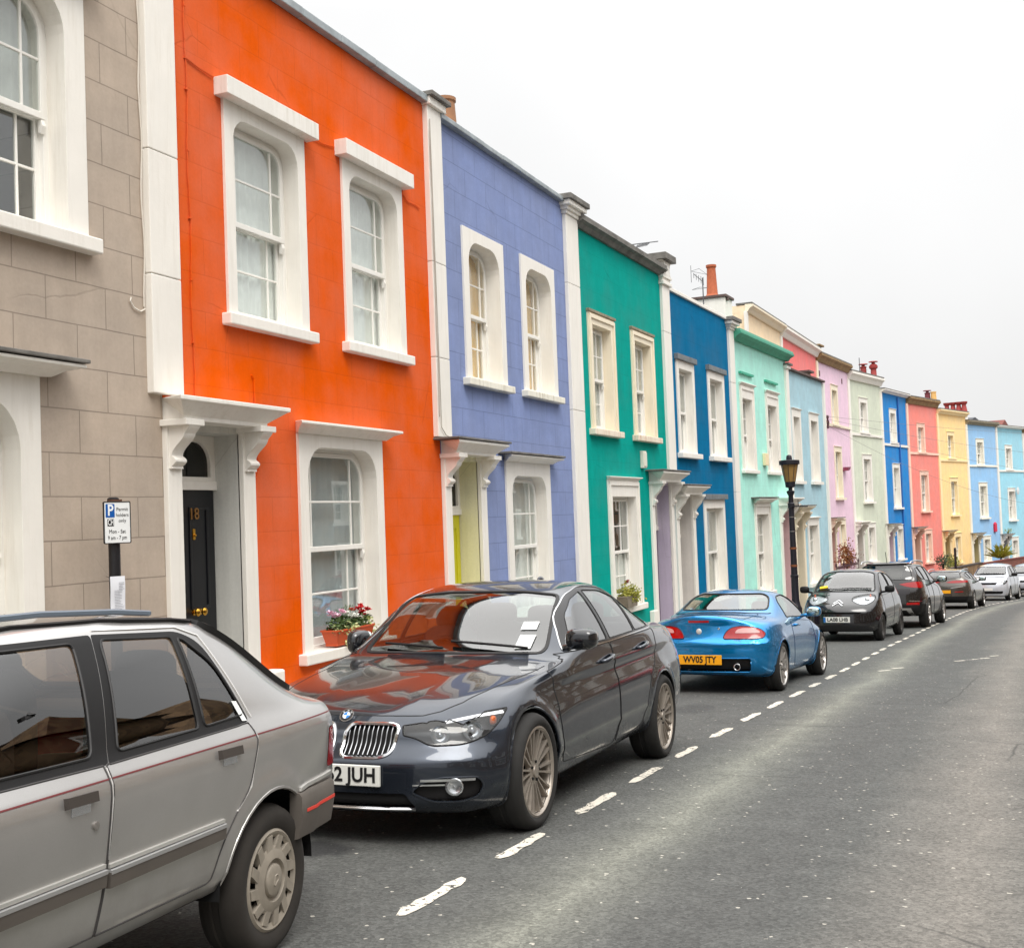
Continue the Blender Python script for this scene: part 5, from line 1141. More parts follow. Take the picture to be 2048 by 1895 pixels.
    for r, sg in zip(fg, (-1, 1)):
        k = c.part(r, 'fog_light_recess', TRIMBLK, off=-.025); c.outline([r], .006, 'recess_edge', pm, k)
        p = c.hit('F', sg*.665, .325)[0]; w = MB(); w.lathe([(.048, -.012), (.045, -.018), (.032, -.004), (0, -.010)], 20, lambda r_, cc, ss, hh: (p.x+hh+.01+.3*r_*cc*sg*1., p.y+r_*cc, p.z+r_*ss), cap=False); w.build('fog_light', SILVREF, k, smooth='all')
        q = MB(); P1 = [c.hit('F', sg*y, .362)[0] for y in np.linspace(.50, .76, 10)]; c.ribbon(q, P1, .014, .006); P2 = [c.hit('F', sg*y, .338)[0] for y in np.linspace(.46, .62, 6)]; c.ribbon(q, P2, .009, .004); q.build('fog_light_blade', CHROME, k, smooth=True)
    # roundel badge: dark ring, blue and white quarters
    p, n = c.hit('F', 0., .682); n = V3((-.75, 0, .66)).normalized(); Y = V3((0, -1, 0)); Z = Y.cross(n)*-1; Z = n.cross(Y); b = MB(); to = lambda r_, cc, ss, hh: tuple(p+n*(hh+.003)+Y*(r_*cc)+Z*(r_*ss))
    b.lathe([(.041, 0), (.041, .006), (.038, .008), (.037, .006), (0, .006)], 28, to, mat=0, cap=False)
    for i in range(4):
        a0 = i*math.pi/2; pts = [to(0, 1, 0, .0075)]+[to(.022, math.cos(a0+math.pi/2*k/8), math.sin(a0+math.pi/2*k/8), .0075) for k in range(9)]; b.add(pts, [tuple(range(10))], 1 if i % 2 else 2)
    b.lathe([(.024, .006), (.0235, .009), (.022, .0085)], 28, to, mat=3, cap=False); b.lathe([(.042, .0), (.042, .009), (.039, .009), (.0385, .006)], 28, to, mat=3, cap=False)
    bd = b.build('badge', [BLACK, simple('badge_blue', (30, 120, 200), .3), simple('badge_white', (235, 235, 235), .3), CHROME], c.root, fix=False)
    for ch, a in (('B', 140), ('M', 90), ('W', 40)):
        aa = R_(a); pos = p+n*.0105+Y*(.0305*math.cos(aa))+Z*(.0305*math.sin(aa)); ro = Matrix((Y, Z, n)).transposed().to_4x4() @ Matrix.Rotation(aa-math.pi/2, 4, 'Z'); text_mesh(ch, .014, .0005, PAPER, 'badge_letter', bd, Matrix.Translation(pos) @ ro)
    c.plate('F', -.03, .388, .53, .112, PLATEW, '62 JUH', align='RIGHT', size=.108)
    c.wheels(.333, .252, .225, 'multi20', ALLOYW, .80); c.seats(2.05, 3.0, .34, .37, top=1.19, dash=(1.80, .82), wheel_side=1)
    q = MB(); q.add(*superblob((3.75, 0, 1.04), (.25, .6, .02), 4)); q.build('parcel_shelf', CABIN, c.root)
    c.mirror(1.47, .955, 1.045, (.075, .105, .068), simple('dark_mirror_shell', (20, 22, 27), .15, .3, coat=1.), arm=.02, sides=(-1,)); c.mirror(1.86, .885, 1.0, (.12, .06, .085), simple('dark_mirror_shell', (20, 22, 27)), arm=.02, sides=(1,))
    # permits behind the screen
    for i, (y, z, h_) in enumerate(((-.50, 1.015, .07), (-.485, 1.115, .042))):
        P = [c.hit('F', y+dy, z+dz*h_) for dy, dz in ((-.055, -.6), (.055, -.6), (.055, .6), (-.055, .6))]; b = MB(); b.add([tuple(pp+nn*.003) for pp, nn in P], [(0, 1, 2, 3)]); b.build('parking_permit', PAPER, c.root)
    q = MB()
    for sg, (a, b_) in ((1, ((1.56, -.55), (1.60, .02))), (1, ((1.53, .05), (1.60, .52)))):
        A, B = c.hit('T', *a)[0], c.hit('T', *b_)[0]; q.tube([c.bv.find_nearest(A.lerp(B, t))[0]+V3((-.01, 0, .02)) for t in np.linspace(0, 1, 10)], .009, 5)
    q.build('wiper', TRIMBLK, c.root); q = MB(); P = c.hit('T', 3.25, 0)[0]; q.add(*superblob((P.x, 0, P.z+.03), (.07, .018, .035), 2)); q.build('antenna_fin', pm, c.root, smooth='all')
    for sg in (-1, 1):
        r_ = c.obl
saloon_b()

# ---- bright blue roadster with its hard top on, seen from behind
def roadster():
    sp = dict(L=3.88, hubs=[(.805, .30), (3.18, .30)], archR=.33, cab=(1.05, 3.1), tM=.55, rf=.09, rr=.10, crown=2.3, sv=3, su=9,
        zb=[(0, .20), (.5, .16), (1.2, .16), (2.8, .17), (3.4, .19), (3.88, .22)],
        zt=[(0, .52), (.2, .60), (.6, .70), (1.0, .79), (1.2, .84), (1.35, .93), (1.65, 1.13), (1.85, 1.20), (2.1, 1.232), (2.35, 1.225), (2.6, 1.165), (2.85, 1.045), (3.06, .945), (3.2, .93), (3.5, .932), (3.72, .93), (3.82, .905), (3.88, .87)],
        zA=[(0, .46), (.3, .58), (.8, .70), (1.2, .78), (2.0, .82), (2.9, .845), (3.3, .84), (3.6, .82), (3.88, .76)],
        zB=[(0, .50), (.3, .62), (.8, .74), (1.15, .82), (1.35, .90), (1.65, 1.09), (1.9, 1.16), (2.2, 1.175), (2.45, 1.145), (2.7, 1.04), (2.95, .94), (3.1, .90), (3.4, .885), (3.7, .87), (3.88, .82)],
        wM=[(0, .66), (.2, .72), (.6, .79), (.8, .815), (1.5, .79), (2.4, .80), (3.18, .825), (3.6, .80), (3.88, .74)], wA=[(0, .58), (.3, .66), (.8, .73), (1.5, .74), (2.4, .75), (3.1, .755), (3.6, .70), (3.88, .62)], wS=[(0, .62), (.5, .74), (1.2, .735), (2.6, .745), (3.3, .77), (3.88, .70)],
        wB=[(0, .45), (.5, .55), (1.1, .62), (1.4, .62), (1.9, .52), (2.3, .51), (2.7, .56), (3.0, .60), (3.4, .56), (3.88, .48)],
        F=[(.2, .04), (.35, .0), (.5, .04), (.6, .12)], bow=.26, Lf=.7, Rr=[(.2, .10), (.34, .02), (.50, .0), (.605, .01), (.64, .045), (.80, .085), (.90, .03), (.95, .02)], bowr=.20, Lr=.65, flare=[(.805, .30, .35, .012), (3.18, .30, .35, .016)])
    def disp(V):
        x, y, z = V[:, 0], V[:, 1], V[:, 2]
        V[:, 0] += np.where((x > 3.4), .020*np.exp(-((z-.60)/.022)**2), 0)
        V[:, 2] += np.where((x > 3.55) & (y < .62) & (z > .85), .022*np.exp(-((x-3.80)/.07)**2), 0); return V
    sp['disp'] = disp
    th = R_(180-3.4); ax = V3((math.cos(R_(-3.4)), math.sin(R_(-3.4)), 0)); o = V3((14.2, 3.44, 0))+ax*sp['L']; o.z = gz(o.x)
    pm = paint('azure_car_paint', (0, 134, 200), .75, .24, .06, .05, (30, 60, 84))
    c = Car('parked_car', 'bright blue two seat roadster with hard top, yellow rear plate and round badge', o, th, pm, sp)
    c.arches(.33)
    W = c.side(roundpoly([(1.52, .845), (2.60, .875), (2.50, 1.06), (2.32, 1.135), (1.98, 1.145), (1.78, 1.085)], [.02, .03, .1, .08, .1, .08])); ws = c.front(roundpoly([(-.58, .86), (.58, .86), (.48, 1.15), (-.48, 1.15)], .06), xmax=2.0, nx=-.25)
    rw = c.rear(roundpoly([(-.565, .975), (.565, .975), (.50, 1.13), (.40, 1.172), (-.40, 1.172), (-.50, 1.13)], [.05, .05, .08, .08, .08, .08]), 2.2, nx=.2)
    lamp = [(.235, .655), (.27, .735), (.33, .788), (.43, .808), (.56, .800), (.66, .768), (.715, .715), (.70, .664), (.62, .652)]
    tl = [c.cut(roundpoly([(sg*a, b_) for a, b_ in lamp][::sg], .05), (0, 1, 0), (0, 0, 1), lambda q, n: q.x > 3.2 and n.x > .02) for sg in (1, -1)]
    rec = c.rear(roundpoly([(-.56, .262), (.56, .262), (.575, .43), (-.575, .43)], .04), 3.3, nx=.1)
    dr = c.side(roundpoly([(1.22, .78), (1.18, .45), (1.28, .24), (2.35, .24), (2.46, .45), (2.50, .84)], .06))
    boot = c.top(roundpoly([(3.05, -.50), (3.70, -.46), (3.70, .46), (3.05, .50)], .06), zmin=.84)
    body = c.finish([]); GAP = simple('blue_gap', (4, 30, 62), .6)
    q = c.part(W, 'side_window', CARGLASS, off=-.003); c.outline([W], .008, 'window_seal', RUBBER, q)
    for r, nm in ((ws, 'windscreen'), (rw, 'rear_window')): q = c.part(r, nm, CARGLASS, off=-.004); c.outline([r], .006, 'window_seal', RUBBER, q, flat=.022)
    d = c.part(dr, 'door', pm); c.outline([dr], .0035, 'panel_gap', GAP, d); bt = c.part(boot, 'boot_lid', pm); c.outline([boot], .0035, 'panel_gap', GAP, bt)
    for sg in ('L', 'R'):
        p0 = c.hit(sg, 2.10, .755)[0]; p1 = c.hit(sg, 2.32, .765)[0]; o_ = V3((0, -.03 if sg == 'L' else .03, 0)); h = MB(); h.tube([p0, p0.lerp(p1, .15)+o_, p0.lerp(p1, .85)+o_, p1], .013, 8); h.build('door_handle', pm, c.pair(d, -1 if sg == 'L' else 1), smooth='all')
    for r, sg in zip(tl, (1, -1)):
        t = c.part(r, 'tail_light', REDL, off=.004); c.outline([r], .007, 'lamp_edge', simple('navy_edge', (8, 30, 60), .4), t)
        P = [(sg*u, v) for u, v in roundpoly([(.375, .722), (.40, .765), (.47, .783), (.57, .778), (.645, .748), (.655, .722)], .02)]; c.patch('reversing_light', P if sg > 0 else P[::-1], 'B', .007, CLEARL, t, grid=.03)
    r_ = c.part(rec, 'bumper_recess', TRIMBLK, off=-.035); c.outline([rec], .008, 'recess_edge', pm, r_)
    p, _ = c.hit('B', .41, .326); q = MB(); q.lathe([(.042, .05), (.042, -.01), (.040, -.016), (.034, -.014), (.034, .05)], 20, lambda r, cc, s_, hh: (p.x-hh+.015, p.y+r*cc, p.z+r*s_), cap=False); q.build('exhaust_tip', CHROME, c.root, smooth='all')
    q = MB(); hb = [c.hit('B', y, z) for y, z in ((-.055, .744), (.186, .778))]
    p = hb[0][0]; q.lathe([(.034, -.004), (.034, -.010), (.028, -.014), (0, -.014)], 20, lambda r, cc, s_, hh: (p.x-hh, p.y+r*cc, p.z+r*s_)); q.build('badge', simple('badge_silver', (214, 214, 210), .35, .3), c.root, smooth=True)
    q = MB(); p = hb[1][0]; q.lathe([(.016, -.002), (.014, -.008), (0, -.006)], 14, lambda r, cc, s_, hh: (p.x-hh, p.y+r*cc, p.z+r*s_)); q.build('boot_lock', CHROME, c.root, smooth=True)
    c.patch('brake_light', [(-.19, .848), (.07, .850), (.07, .876), (-.19, .874)], 'B', .006, REDL)
    q = MB(); P = [c.bv.find_nearest(V3((x, y, z)))[0] for x, y, z in ([(2.55, -.74, .87)]+[(2.95+.14*math.cos(t*math.pi-math.pi/2), .62*math.sin(t*math.pi-math.pi/2), .95) for t in np.linspace(0, 1, 25)]+[(2.55, .74, .87)])]; c.ribbon(q, P, .016, .004); q.build('hard_top_seal', RUBBER, body, smooth=True)
    c.plate('B', -.033, .408, .535, .116, PLATEY, 'WV05 JTY', size=.108)
    p, _ = c.hit('B', .40, .640); t = text_mesh('sport', .042, .001, CHROME, 'boot_script', c.root, Matrix.Translation((p.x+.004, p.y, p.z)) @ Matrix(((0, 0, 1), (1, 0, 0), (0, 1, 0))).to_4x4(), sx=1.2)
    c.wheels(.303, .232, .20, 'multi12', ALLOYB, .715); c.seats(1.95, 1.95, .22, .33, top=1.02, dash=(1.45, .80), wheel_side=-1); c.mirror(1.62, .88, .91, (.06, .10, .065), pm)
roadster()
def light_car(name, label, sp, origin, th, pm, spec):
    """the smaller cars further down the street: same shell, fewer details"""
    c = Car(name, label, origin, th, pm, sp); c.arches(sp['archR']); R = {}
    for k, v in spec.items():
        kind = v[0]
        if kind == 'side': R[k] = c.side(roundpoly(v[1], v[2]))
        elif kind == 'front': R[k] = c.front(roundpoly(v[1], v[2]), v[3], nx=v[4])
        elif kind == 'rear': R[k] = c.rear(roundpoly(v[1], v[2]), v[3], nx=v[4])
        elif kind == 'obl': R[k] = [c.obl(roundpoly(v[1], v[2]), v[3], sg, v[4]) for sg in (-1, 1)]
    c.finish([]); return c, R
# ---- small black hatchback facing us
def hatch():
    sp = dict(L=3.43, hubs=[(.70, .28), (3.04, .28)], archR=.32, cab=(.8, 3.2), tM=.5, rf=.09, rr=.1, crown=2.2, sv=3, su=9,
        zb=[(0, .20), (.6, .20), (2.8, .22), (3.43, .28)],
        zt=[(0, .70), (.15, .78), (.4, .88), (.7, .97), (.85, 1.02), (1.1, 1.20), (1.4, 1.40), (1.7, 1.475), (2.1, 1.49), (2.7, 1.46), (3.1, 1.39), (3.25, 1.33), (3.43, 1.25)],
        zA=[(0, .64), (.25, .74), (.7, .88), (1.2, .92), (2.2, .96), (2.9, 1.02), (3.43, 1.0)], zB=[(0, .68), (.3, .82), (.7, .94), (.9, 1.0), (1.1, 1.15), (1.4, 1.34), (1.7, 1.41), (2.2, 1.43), (2.8, 1.39), (3.2, 1.28), (3.43, 1.18)],
        wM=[(0, .70), (.3, .78), (.7, .81), (3.0, .815), (3.43, .77)], wA=[(0, .62), (.3, .70), (.8, .745), (2.5, .75), (3.43, .68)], wS=[(0, .66), (.6, .76), (2.8, .765), (3.43, .70)], wB=[(0, .5), (.4, .60), (.9, .66), (1.4, .57), (2.0, .55), (2.8, .54), (3.43, .54)],
        F=[(.2, .05), (.35, .0), (.55, .01), (.70, .06), (.8, .12), (.9, .2)], bow=.30, Lf=.8, Rr=[(.3, .05), (.5, 0), (.9, .05), (1.3, .25), (1.5, .4)], bowr=.15, flare=[(.70, .28, .34, .014), (3.04, .28, .34, .014)])
    pm = paint('black_car_paint', (14, 15, 20), .2, .2, .03, .15, (56, 50, 46)); an = R_(-4.4); P = V3((25.14, 3.315, 0))+V3((math.sin(an), -math.cos(an), 0))*.055; P.z = gz(P.x)
    sc = .97
    c, R = light_car('parked_car', 'small black hatchback facing the camera with a yellow ticket on its windscreen', sp, P, an, pm, dict(
        wF=('side', [(1.12, 1.0), (1.42, 1.26), (1.66, 1.375), (2.04, 1.40), (2.10, .985)], [.03, .1, .08, .03, .04]), wR=('side', [(2.15, 1.395), (2.20, 1.0), (2.72, 1.06), (2.80, 1.20), (2.66, 1.345)], [.03, .04, .08, .08, .08]),
        ws=('front', [(-.63, 1.005), (.63, 1.005), (.53, 1.385), (.3, 1.425), (-.3, 1.425), (-.53, 1.385)], .07, 1.75, -.2), hl=('obl', [(.40, .83), (.44, .775), (.53, .735), (.66, .755), (.82, .82), (.93, .895), (.94, .935), (.86, .955), (.68, .935), (.49, .895)], [.05, .06, .06, .08, .08, .04, .03, .08, .08, .08], 35, lambda q, n: q.x < 1.0 and n.z < .985),
        gr=('front', [(-.42, .555), (.42, .555), (.50, .60), (-.50, .60)], .02, .5, -.1), dr=('side', [(1.02, .92), (.98, .5), (1.08, .30), (2.0, .30), (2.1, .5), (2.14, .97)], .06)))
    for k in ('wF', 'wR'): q = c.part(R[k], 'side_window', CARGLASS, off=-.003); c.outline([R[k]], .010, 'window_seal', RUBBER, q)
    q = c.part(R['ws'], 'windscreen', CARGLASS, off=-.004); c.outline([R['ws']], .006, 'window_seal', RUBBER, q, flat=.03)
    d = c.part(R['dr'], 'door', pm); c.outline([R['dr']], .004, 'panel_gap', UNDER, d); c.part(R['gr'], 'grille', UNDER, off=-.02)
    for r, sg in zip(R['hl'], (-1, 1)):
        h = c.part(r, 'headlight', LENS, off=.002); c.part(r, 'lamp_housing', simple('bright_reflector', (236, 238, 242), .25, .45), h, off=-.035); c.outline([r], .006, 'lamp_edge', TRIMBLK, h)
        fc = c.faces(r); m = sum((f.calc_center_median() for f in fc), V3())/len(fc); n = c.nrm(m); w = MB(); w.add(*superblob(tuple(m-n*.02), (.035, .05, .05), 2)); w.build('lamp_bowl', CHROME, h, smooth='all')
        t = max((f.calc_center_median() for f in fc), key=lambda v: v.x-.3*v.z); w = MB(); w.add(*superblob(tuple(t*.86+m*.14-c.nrm(t)*.018), (.035, .018, .03), 2)); w.build('indicator', AMBER, h, smooth='all')
    q = MB()
    for z in (.765, .808):                       # double chevron emblem
        for sg in (-1, 1):
            pts = [c.hit('F', sg*.10, z-.045)[0], c.hit('F', sg*.05, z-.0125)[0], c.hit('F', 0, z+.022)[0]]; c.ribbon(q, [c.bv.find_nearest(a.lerp(b_, t))[0] for a, b_ in zip(pts, pts[1:]) for t in (0, .5)]+[pts[-1]], .024, .014)
    q.build('badge', CHROME, c.root); c.strip('side_line', [(1.25, .46), (2.0, .50)], .012, .006, simple('grey_rub_strip', (120, 116, 110), .5))
    c.plate('F', .0, .448, .53, .112, PLATEW, 'LA08 LHB', eu=True, size=.104)
    q = MB(); A = [c.bv.find_nearest(V3((x, y, z)))[0] for x, y, z in ((.92, .05, 1.04), (.93, -.25, 1.05), (.95, -.55, 1.05))]; q.tube([a+V3((-.012, 0, .01)) for a in A], .012, 5); A = [c.bv.find_nearest(V3((x, y, z)))[0] for x, y, z in ((.92, .0, 1.03), (.93, .3, 1.02), (.95, .5, 1.01))]; q.tube([a+V3((-.012, 0, .01)) for a in A], .010, 5); q.build('wiper', TRIMBLK, c.root)
    c.wheels(.282, .185, .165, 'steel', DARKW, .715); c.seats(1.7, 2.5, .36, .34, top=1.22, dash=(1.15, .97)); c.mirror(1.12, .89, 1.05, (.07, .10, .075), TRIMBLK)
    P4 = [c.hit('F', y, z) for y, z in ((.52, 1.055), (.36, 1.075), (.37, 1.115), (.53, 1.095))]; b = MB(); b.add([tuple(c.root.matrix_world @ (p+n*.006)) for p, n in P4]+[tuple(c.root.matrix_world @ (p+n*.022)) for p, n in P4], [(3, 2, 1, 0), (4, 5, 6, 7), (0, 1, 5, 4), (1, 2, 6, 5), (2, 3, 7, 6), (3, 0, 4, 7)])
    tag(b.build('parking_ticket', simple('ticket_yellow', (250, 205, 20), .5), None), 'yellow parking ticket packet under the wiper of the small black hatchback', 'ticket')
hatch()
def rear_car(name, label, sp, P, deg, pm, regs, lights, plate, wheelstyle='seven', roofrail=None, R=.345, rim=.235, mirror=(1.55, .98, 1.12), bottom=None, seats=(1.9, 2.8)):
    th = R_(180+deg); ax = V3((math.cos(R_(deg)), math.sin(R_(deg)), 0)); o = V3((P[0], P[1], 0))+ax*sp['L']; o.z = gz(o.x)
    c, G = light_car(name, label, sp, o, th, pm, regs)
    for k in G:
        if k.startswith('w'):
            nm = {'wr': 'rear_window', 'ws': 'windscreen'}.get(k, 'side_window'); q = c.part(G[k], nm, TINT if k != 'ws' else CARGLASS, off=-.003); c.outline([G[k]], .010, 'window_seal', RUBBER, q)
        elif k == 'tl':
            for r in G[k]: c.part(r, 'tail_light', REDL, off=.004)
        elif k == 'low': c.part(G[k], 'lower_bumper', TRIMBLK, off=.003)
        elif k.startswith('d'): d = c.part(G[k], 'door', pm); c.outline([G[k]], .005, 'panel_gap', UNDER, d)
    for nm, poly, mt, off in lights:
        for sg in (1, -1): Q = [(sg*u, v) for u, v in poly]; c.patch(nm, Q if sg > 0 else Q[::-1], 'B', off, mt, grid=.06)
    if plate: c.plate('B', *plate)
    c.wheels(R, rim, .22, wheelstyle, ALLOYB, max(v for _, v in sp['wM'])-.10); c.seats(*seats, sp['seatz'], .38, top=sp['seatz']+.84, dash=(seats[0]-.45, sp['seatz']+.55)); c.mirror(*mirror, (.07, .13, .085), TRIMBLK)
    if roofrail:
        for sg in (-1, 1):
            q = MB(); q.tube([(x, sg*y, z) for x, y, z in roofrail], [.012]+[.02]*(len(roofrail)-2)+[.012], 6)
            q.build('roof_rail', simple('satin_rail', (200, 202, 204), .3, .8), c.root, smooth='all')
    return c
def suv():
    sp = dict(L=4.45, hubs=[(.90, .36), (3.60, .36)], archR=.40, cab=(1.2, 4.1), seatz=.55, tM=.5, rf=.1, rr=.09, sv=3, su=9,
        zb=[(0, .26), (.7, .26), (3.8, .28), (4.45, .36)], zt=[(0, .92), (.3, .99), (1.0, 1.08), (1.25, 1.14), (1.6, 1.36), (1.95, 1.56), (2.3, 1.635), (3.0, 1.66), (3.7, 1.645), (4.2, 1.61), (4.35, 1.59), (4.45, 1.57)],
        zA=[(0, .84), (.5, .95), (1.2, 1.04), (3.0, 1.10), (4.0, 1.15), (4.45, 1.13)], zB=[(0, .90), (.5, 1.0), (1.2, 1.1), (1.6, 1.31), (2.0, 1.50), (2.4, 1.57), (3.4, 1.585), (4.1, 1.55), (4.45, 1.51)],
        wM=[(0, .80), (.4, .90), (.9, .925), (3.6, .925), (4.2, .90), (4.45, .85)], wA=[(0, .74), (.6, .82), (1.3, .85), (3.5, .85), (4.45, .77)], wS=[(0, .76), (.8, .87), (3.7, .87), (4.45, .78)], wB=[(0, .6), (1.2, .72), (2.0, .62), (3.0, .60), (4.45, .57)],
        F=[(.3, .05), (.6, 0), (.9, .1), (1.0, .2)], bow=.3, Rr=[(.3, .08), (.5, 0), (.85, .02), (1.05, .07), (1.2, .12), (1.45, .30), (1.6, .36)], bowr=.20, Lr=.8, flare=[(.90, .36, .42, .015), (3.60, .36, .42, .015)])
    pm = paint('brown_black_car_paint', (34, 32, 32), .45, .22, .05, .4, (78, 70, 62))
    c = rear_car('parked_car', 'tall dark sport utility car seen from behind, beyond the small black hatchback', sp, (30.87, 2.83), -4.5, pm, dict(
        wr=('rear', [(-.66, 1.19), (.66, 1.19), (.60, 1.40), (.53, 1.555), (-.53, 1.555), (-.60, 1.40)], .06, 3.6, .1), wa=('side', [(1.55, 1.13), (1.85, 1.36), (2.12, 1.49), (2.55, 1.53), (2.55, 1.15)], [.03, .08, .08, .03, .03]), wb=('side', [(2.61, 1.53), (2.61, 1.155), (3.4, 1.18), (3.45, 1.51)], .04), wc=('side', [(3.52, 1.50), (3.48, 1.19), (3.85, 1.22), (4.0, 1.30), (3.85, 1.47)], .05), ws=('front', [(-.7, 1.15), (.7, 1.15), (.57, 1.52), (-.57, 1.52)], .08, 2.3, -.2),
        tl=('obl', [(.36, 1.085), (.50, 1.115), (.76, 1.145), (.95, 1.14), (.975, 1.02), (.90, .99), (.66, 1.0), (.50, 1.03)], [.02, .1, .1, .03, .05, .03, .05, .05], -20, lambda q, n: q.x > 3.6 and n.x > .0),
        low=('rear', [(-.95, .30), (.95, .30), (.95, .60), (-.95, .60)], .05, 3.9, .05), da=('side', [(1.45, 1.0), (1.35, .6), (1.45, .36), (2.5, .36), (2.58, 1.12)], .05), db=('side', [(2.60, 1.12), (2.53, .36), (3.1, .36), (3.2, .6), (3.45, .9), (3.5, 1.15)], .05)),
        [('reflector', [(.50, .58), (.80, .58), (.80, .64), (.52, .63)], REDL, .006), ('chrome_bar', [(.56, .665), (.86, .655), (.86, .675), (.56, .685)], CHROME, .006), ('skid_trim', [(.0, .50), (.60, .50), (.68, .33), (.60, .31), (.50, .45), (0, .45)], simple('satin_silver', (170, 168, 164), .4, .6), .012)], None,
        roofrail=[(2.2, .62, 1.60), (2.4, .63, 1.65), (3.2, .62, 1.675), (3.95, .60, 1.645), (4.15, .59, 1.59)], R=.365, rim=.25, mirror=(1.75, 1.03, 1.19))
    c.patch('tailgate_band', [(-.58, .84), (.58, .84), (.60, .97), (-.60, .97)], 'B', .003, simple('smoked_band', (58, 56, 58), .2, .2), grid=.08); q = MB(); p = c.hit('T', 3.9, 0)[0]; q.tube([p, p+V3((.14, 0, .26))], .008, 5); q.build('antenna', TRIMBLK, c.root); c.patch('rear_spoiler', [(-.56, 1.575), (.56, 1.575), (.55, 1.60), (-.55, 1.60)], 'B', .03, pm, grid=.08)
    q = MB(); P = [c.hit('B', y, z)[0] for y, z in ((.05, 1.215), (-.15, 1.235), (-.35, 1.235))]; q.tube([p+V3((.012, 0, 0)) for p in P], .010, 5); q.build('wiper', TRIMBLK, c.root)
suv()
def estate():
    sp = dict(L=4.66, hubs=[(.98, .325), (3.68, .325)], archR=.37, cab=(1.2, 4.3), seatz=.42, tM=.5, rf=.1, rr=.09, sv=3, su=9,
        zb=[(0, .20), (.7, .20), (3.8, .21), (4.66, .28)], zt=[(0, .74), (.4, .84), (1.2, .97), (1.45, 1.03), (1.8, 1.23), (2.1, 1.37), (2.5, 1.43), (3.2, 1.44), (3.8, 1.415), (4.2, 1.375), (4.5, 1.33), (4.66, 1.30)],
        zA=[(0, .68), (.5, .80), (1.2, .93), (3.0, .99), (4.2, 1.04), (4.66, 1.03)], zB=[(0, .72), (.5, .85), (1.35, .98), (1.8, 1.18), (2.15, 1.31), (2.6, 1.36), (3.4, 1.365), (4.1, 1.32), (4.66, 1.24)],
        wM=[(0, .78), (.4, .88), (.9, .915), (3.7, .915), (4.3, .89), (4.66, .83)], wA=[(0, .72), (.6, .80), (1.3, .84), (3.6, .84), (4.66, .76)], wS=[(0, .74), (.8, .86), (3.7, .86), (4.66, .77)], wB=[(0, .6), (1.3, .72), (2.1, .60), (3.2, .57), (4.66, .54)],
        F=[(.2, .05), (.5, 0), (.7, .1), (.85, .2)], bow=.35, Rr=[(.2, .07), (.45, 0), (.75, .0), (.95, .06), (1.1, .12), (1.3, .36), (1.4, .45)], bowr=.22, Lr=.9, flare=[(.98, .325, .39, .014), (3.68, .325, .39, .014)])
    pm = paint('bronze_grey_car_paint', (78, 72, 66), .5, .24, .05, .3, (96, 86, 74))
    c = rear_car('parked_car', 'dark bronze estate car seen from behind with slim red lights and yellow plate', sp, (45.44, 2.137), -5.8, pm, dict(
        wr=('rear', [(-.60, 1.09), (.60, 1.09), (.50, 1.325), (-.50, 1.325)], .06, 3.7, .1), wa=('side', [(1.75, 1.02), (2.05, 1.20), (2.32, 1.295), (2.75, 1.32), (2.72, 1.035)], [.03, .08, .06, .03, .03]), wb=('side', [(2.81, 1.32), (2.78, 1.04), (3.5, 1.07), (3.6, 1.30)], .04), wc=('side', [(3.67, 1.295), (3.58, 1.08), (4.0, 1.11), (4.15, 1.17), (4.05, 1.24)], .04), ws=('front', [(-.68, 1.03), (.68, 1.03), (.55, 1.32), (-.55, 1.32)], .08, 2.4, -.2),
        tl=('obl', [(.10, .955), (.30, 1.01), (.72, 1.03), (.90, 1.02), (.88, .965), (.62, .935), (.30, .93)], [.01, .08, .1, .03, .03, .08, .08], -20, lambda q, n: q.x > 3.7 and n.x > .0), low=('rear', [(-.95, .22), (.95, .22), (.95, .46), (-.95, .46)], .05, 4.0, .05)),
        [('reflector', [(.38, .60), (.66, .61), (.66, .64), (.38, .63)], REDL, .005), ('chrome_bar', [(.22, .735), (.66, .80), (.66, .815), (.30, .775)], simple('satin_silver', (170, 168, 164), .4, .6), .006)], (0, .62, .5, .112, PLATEY, None),
        roofrail=[(2.5, .59, 1.38), (2.7, .59, 1.43), (3.4, .58, 1.43), (4.1, .565, 1.385), (4.25, .56, 1.335)], R=.33, rim=.235, mirror=(1.85, 1.0, 1.05), seats=(2.1, 2.95))
estate()
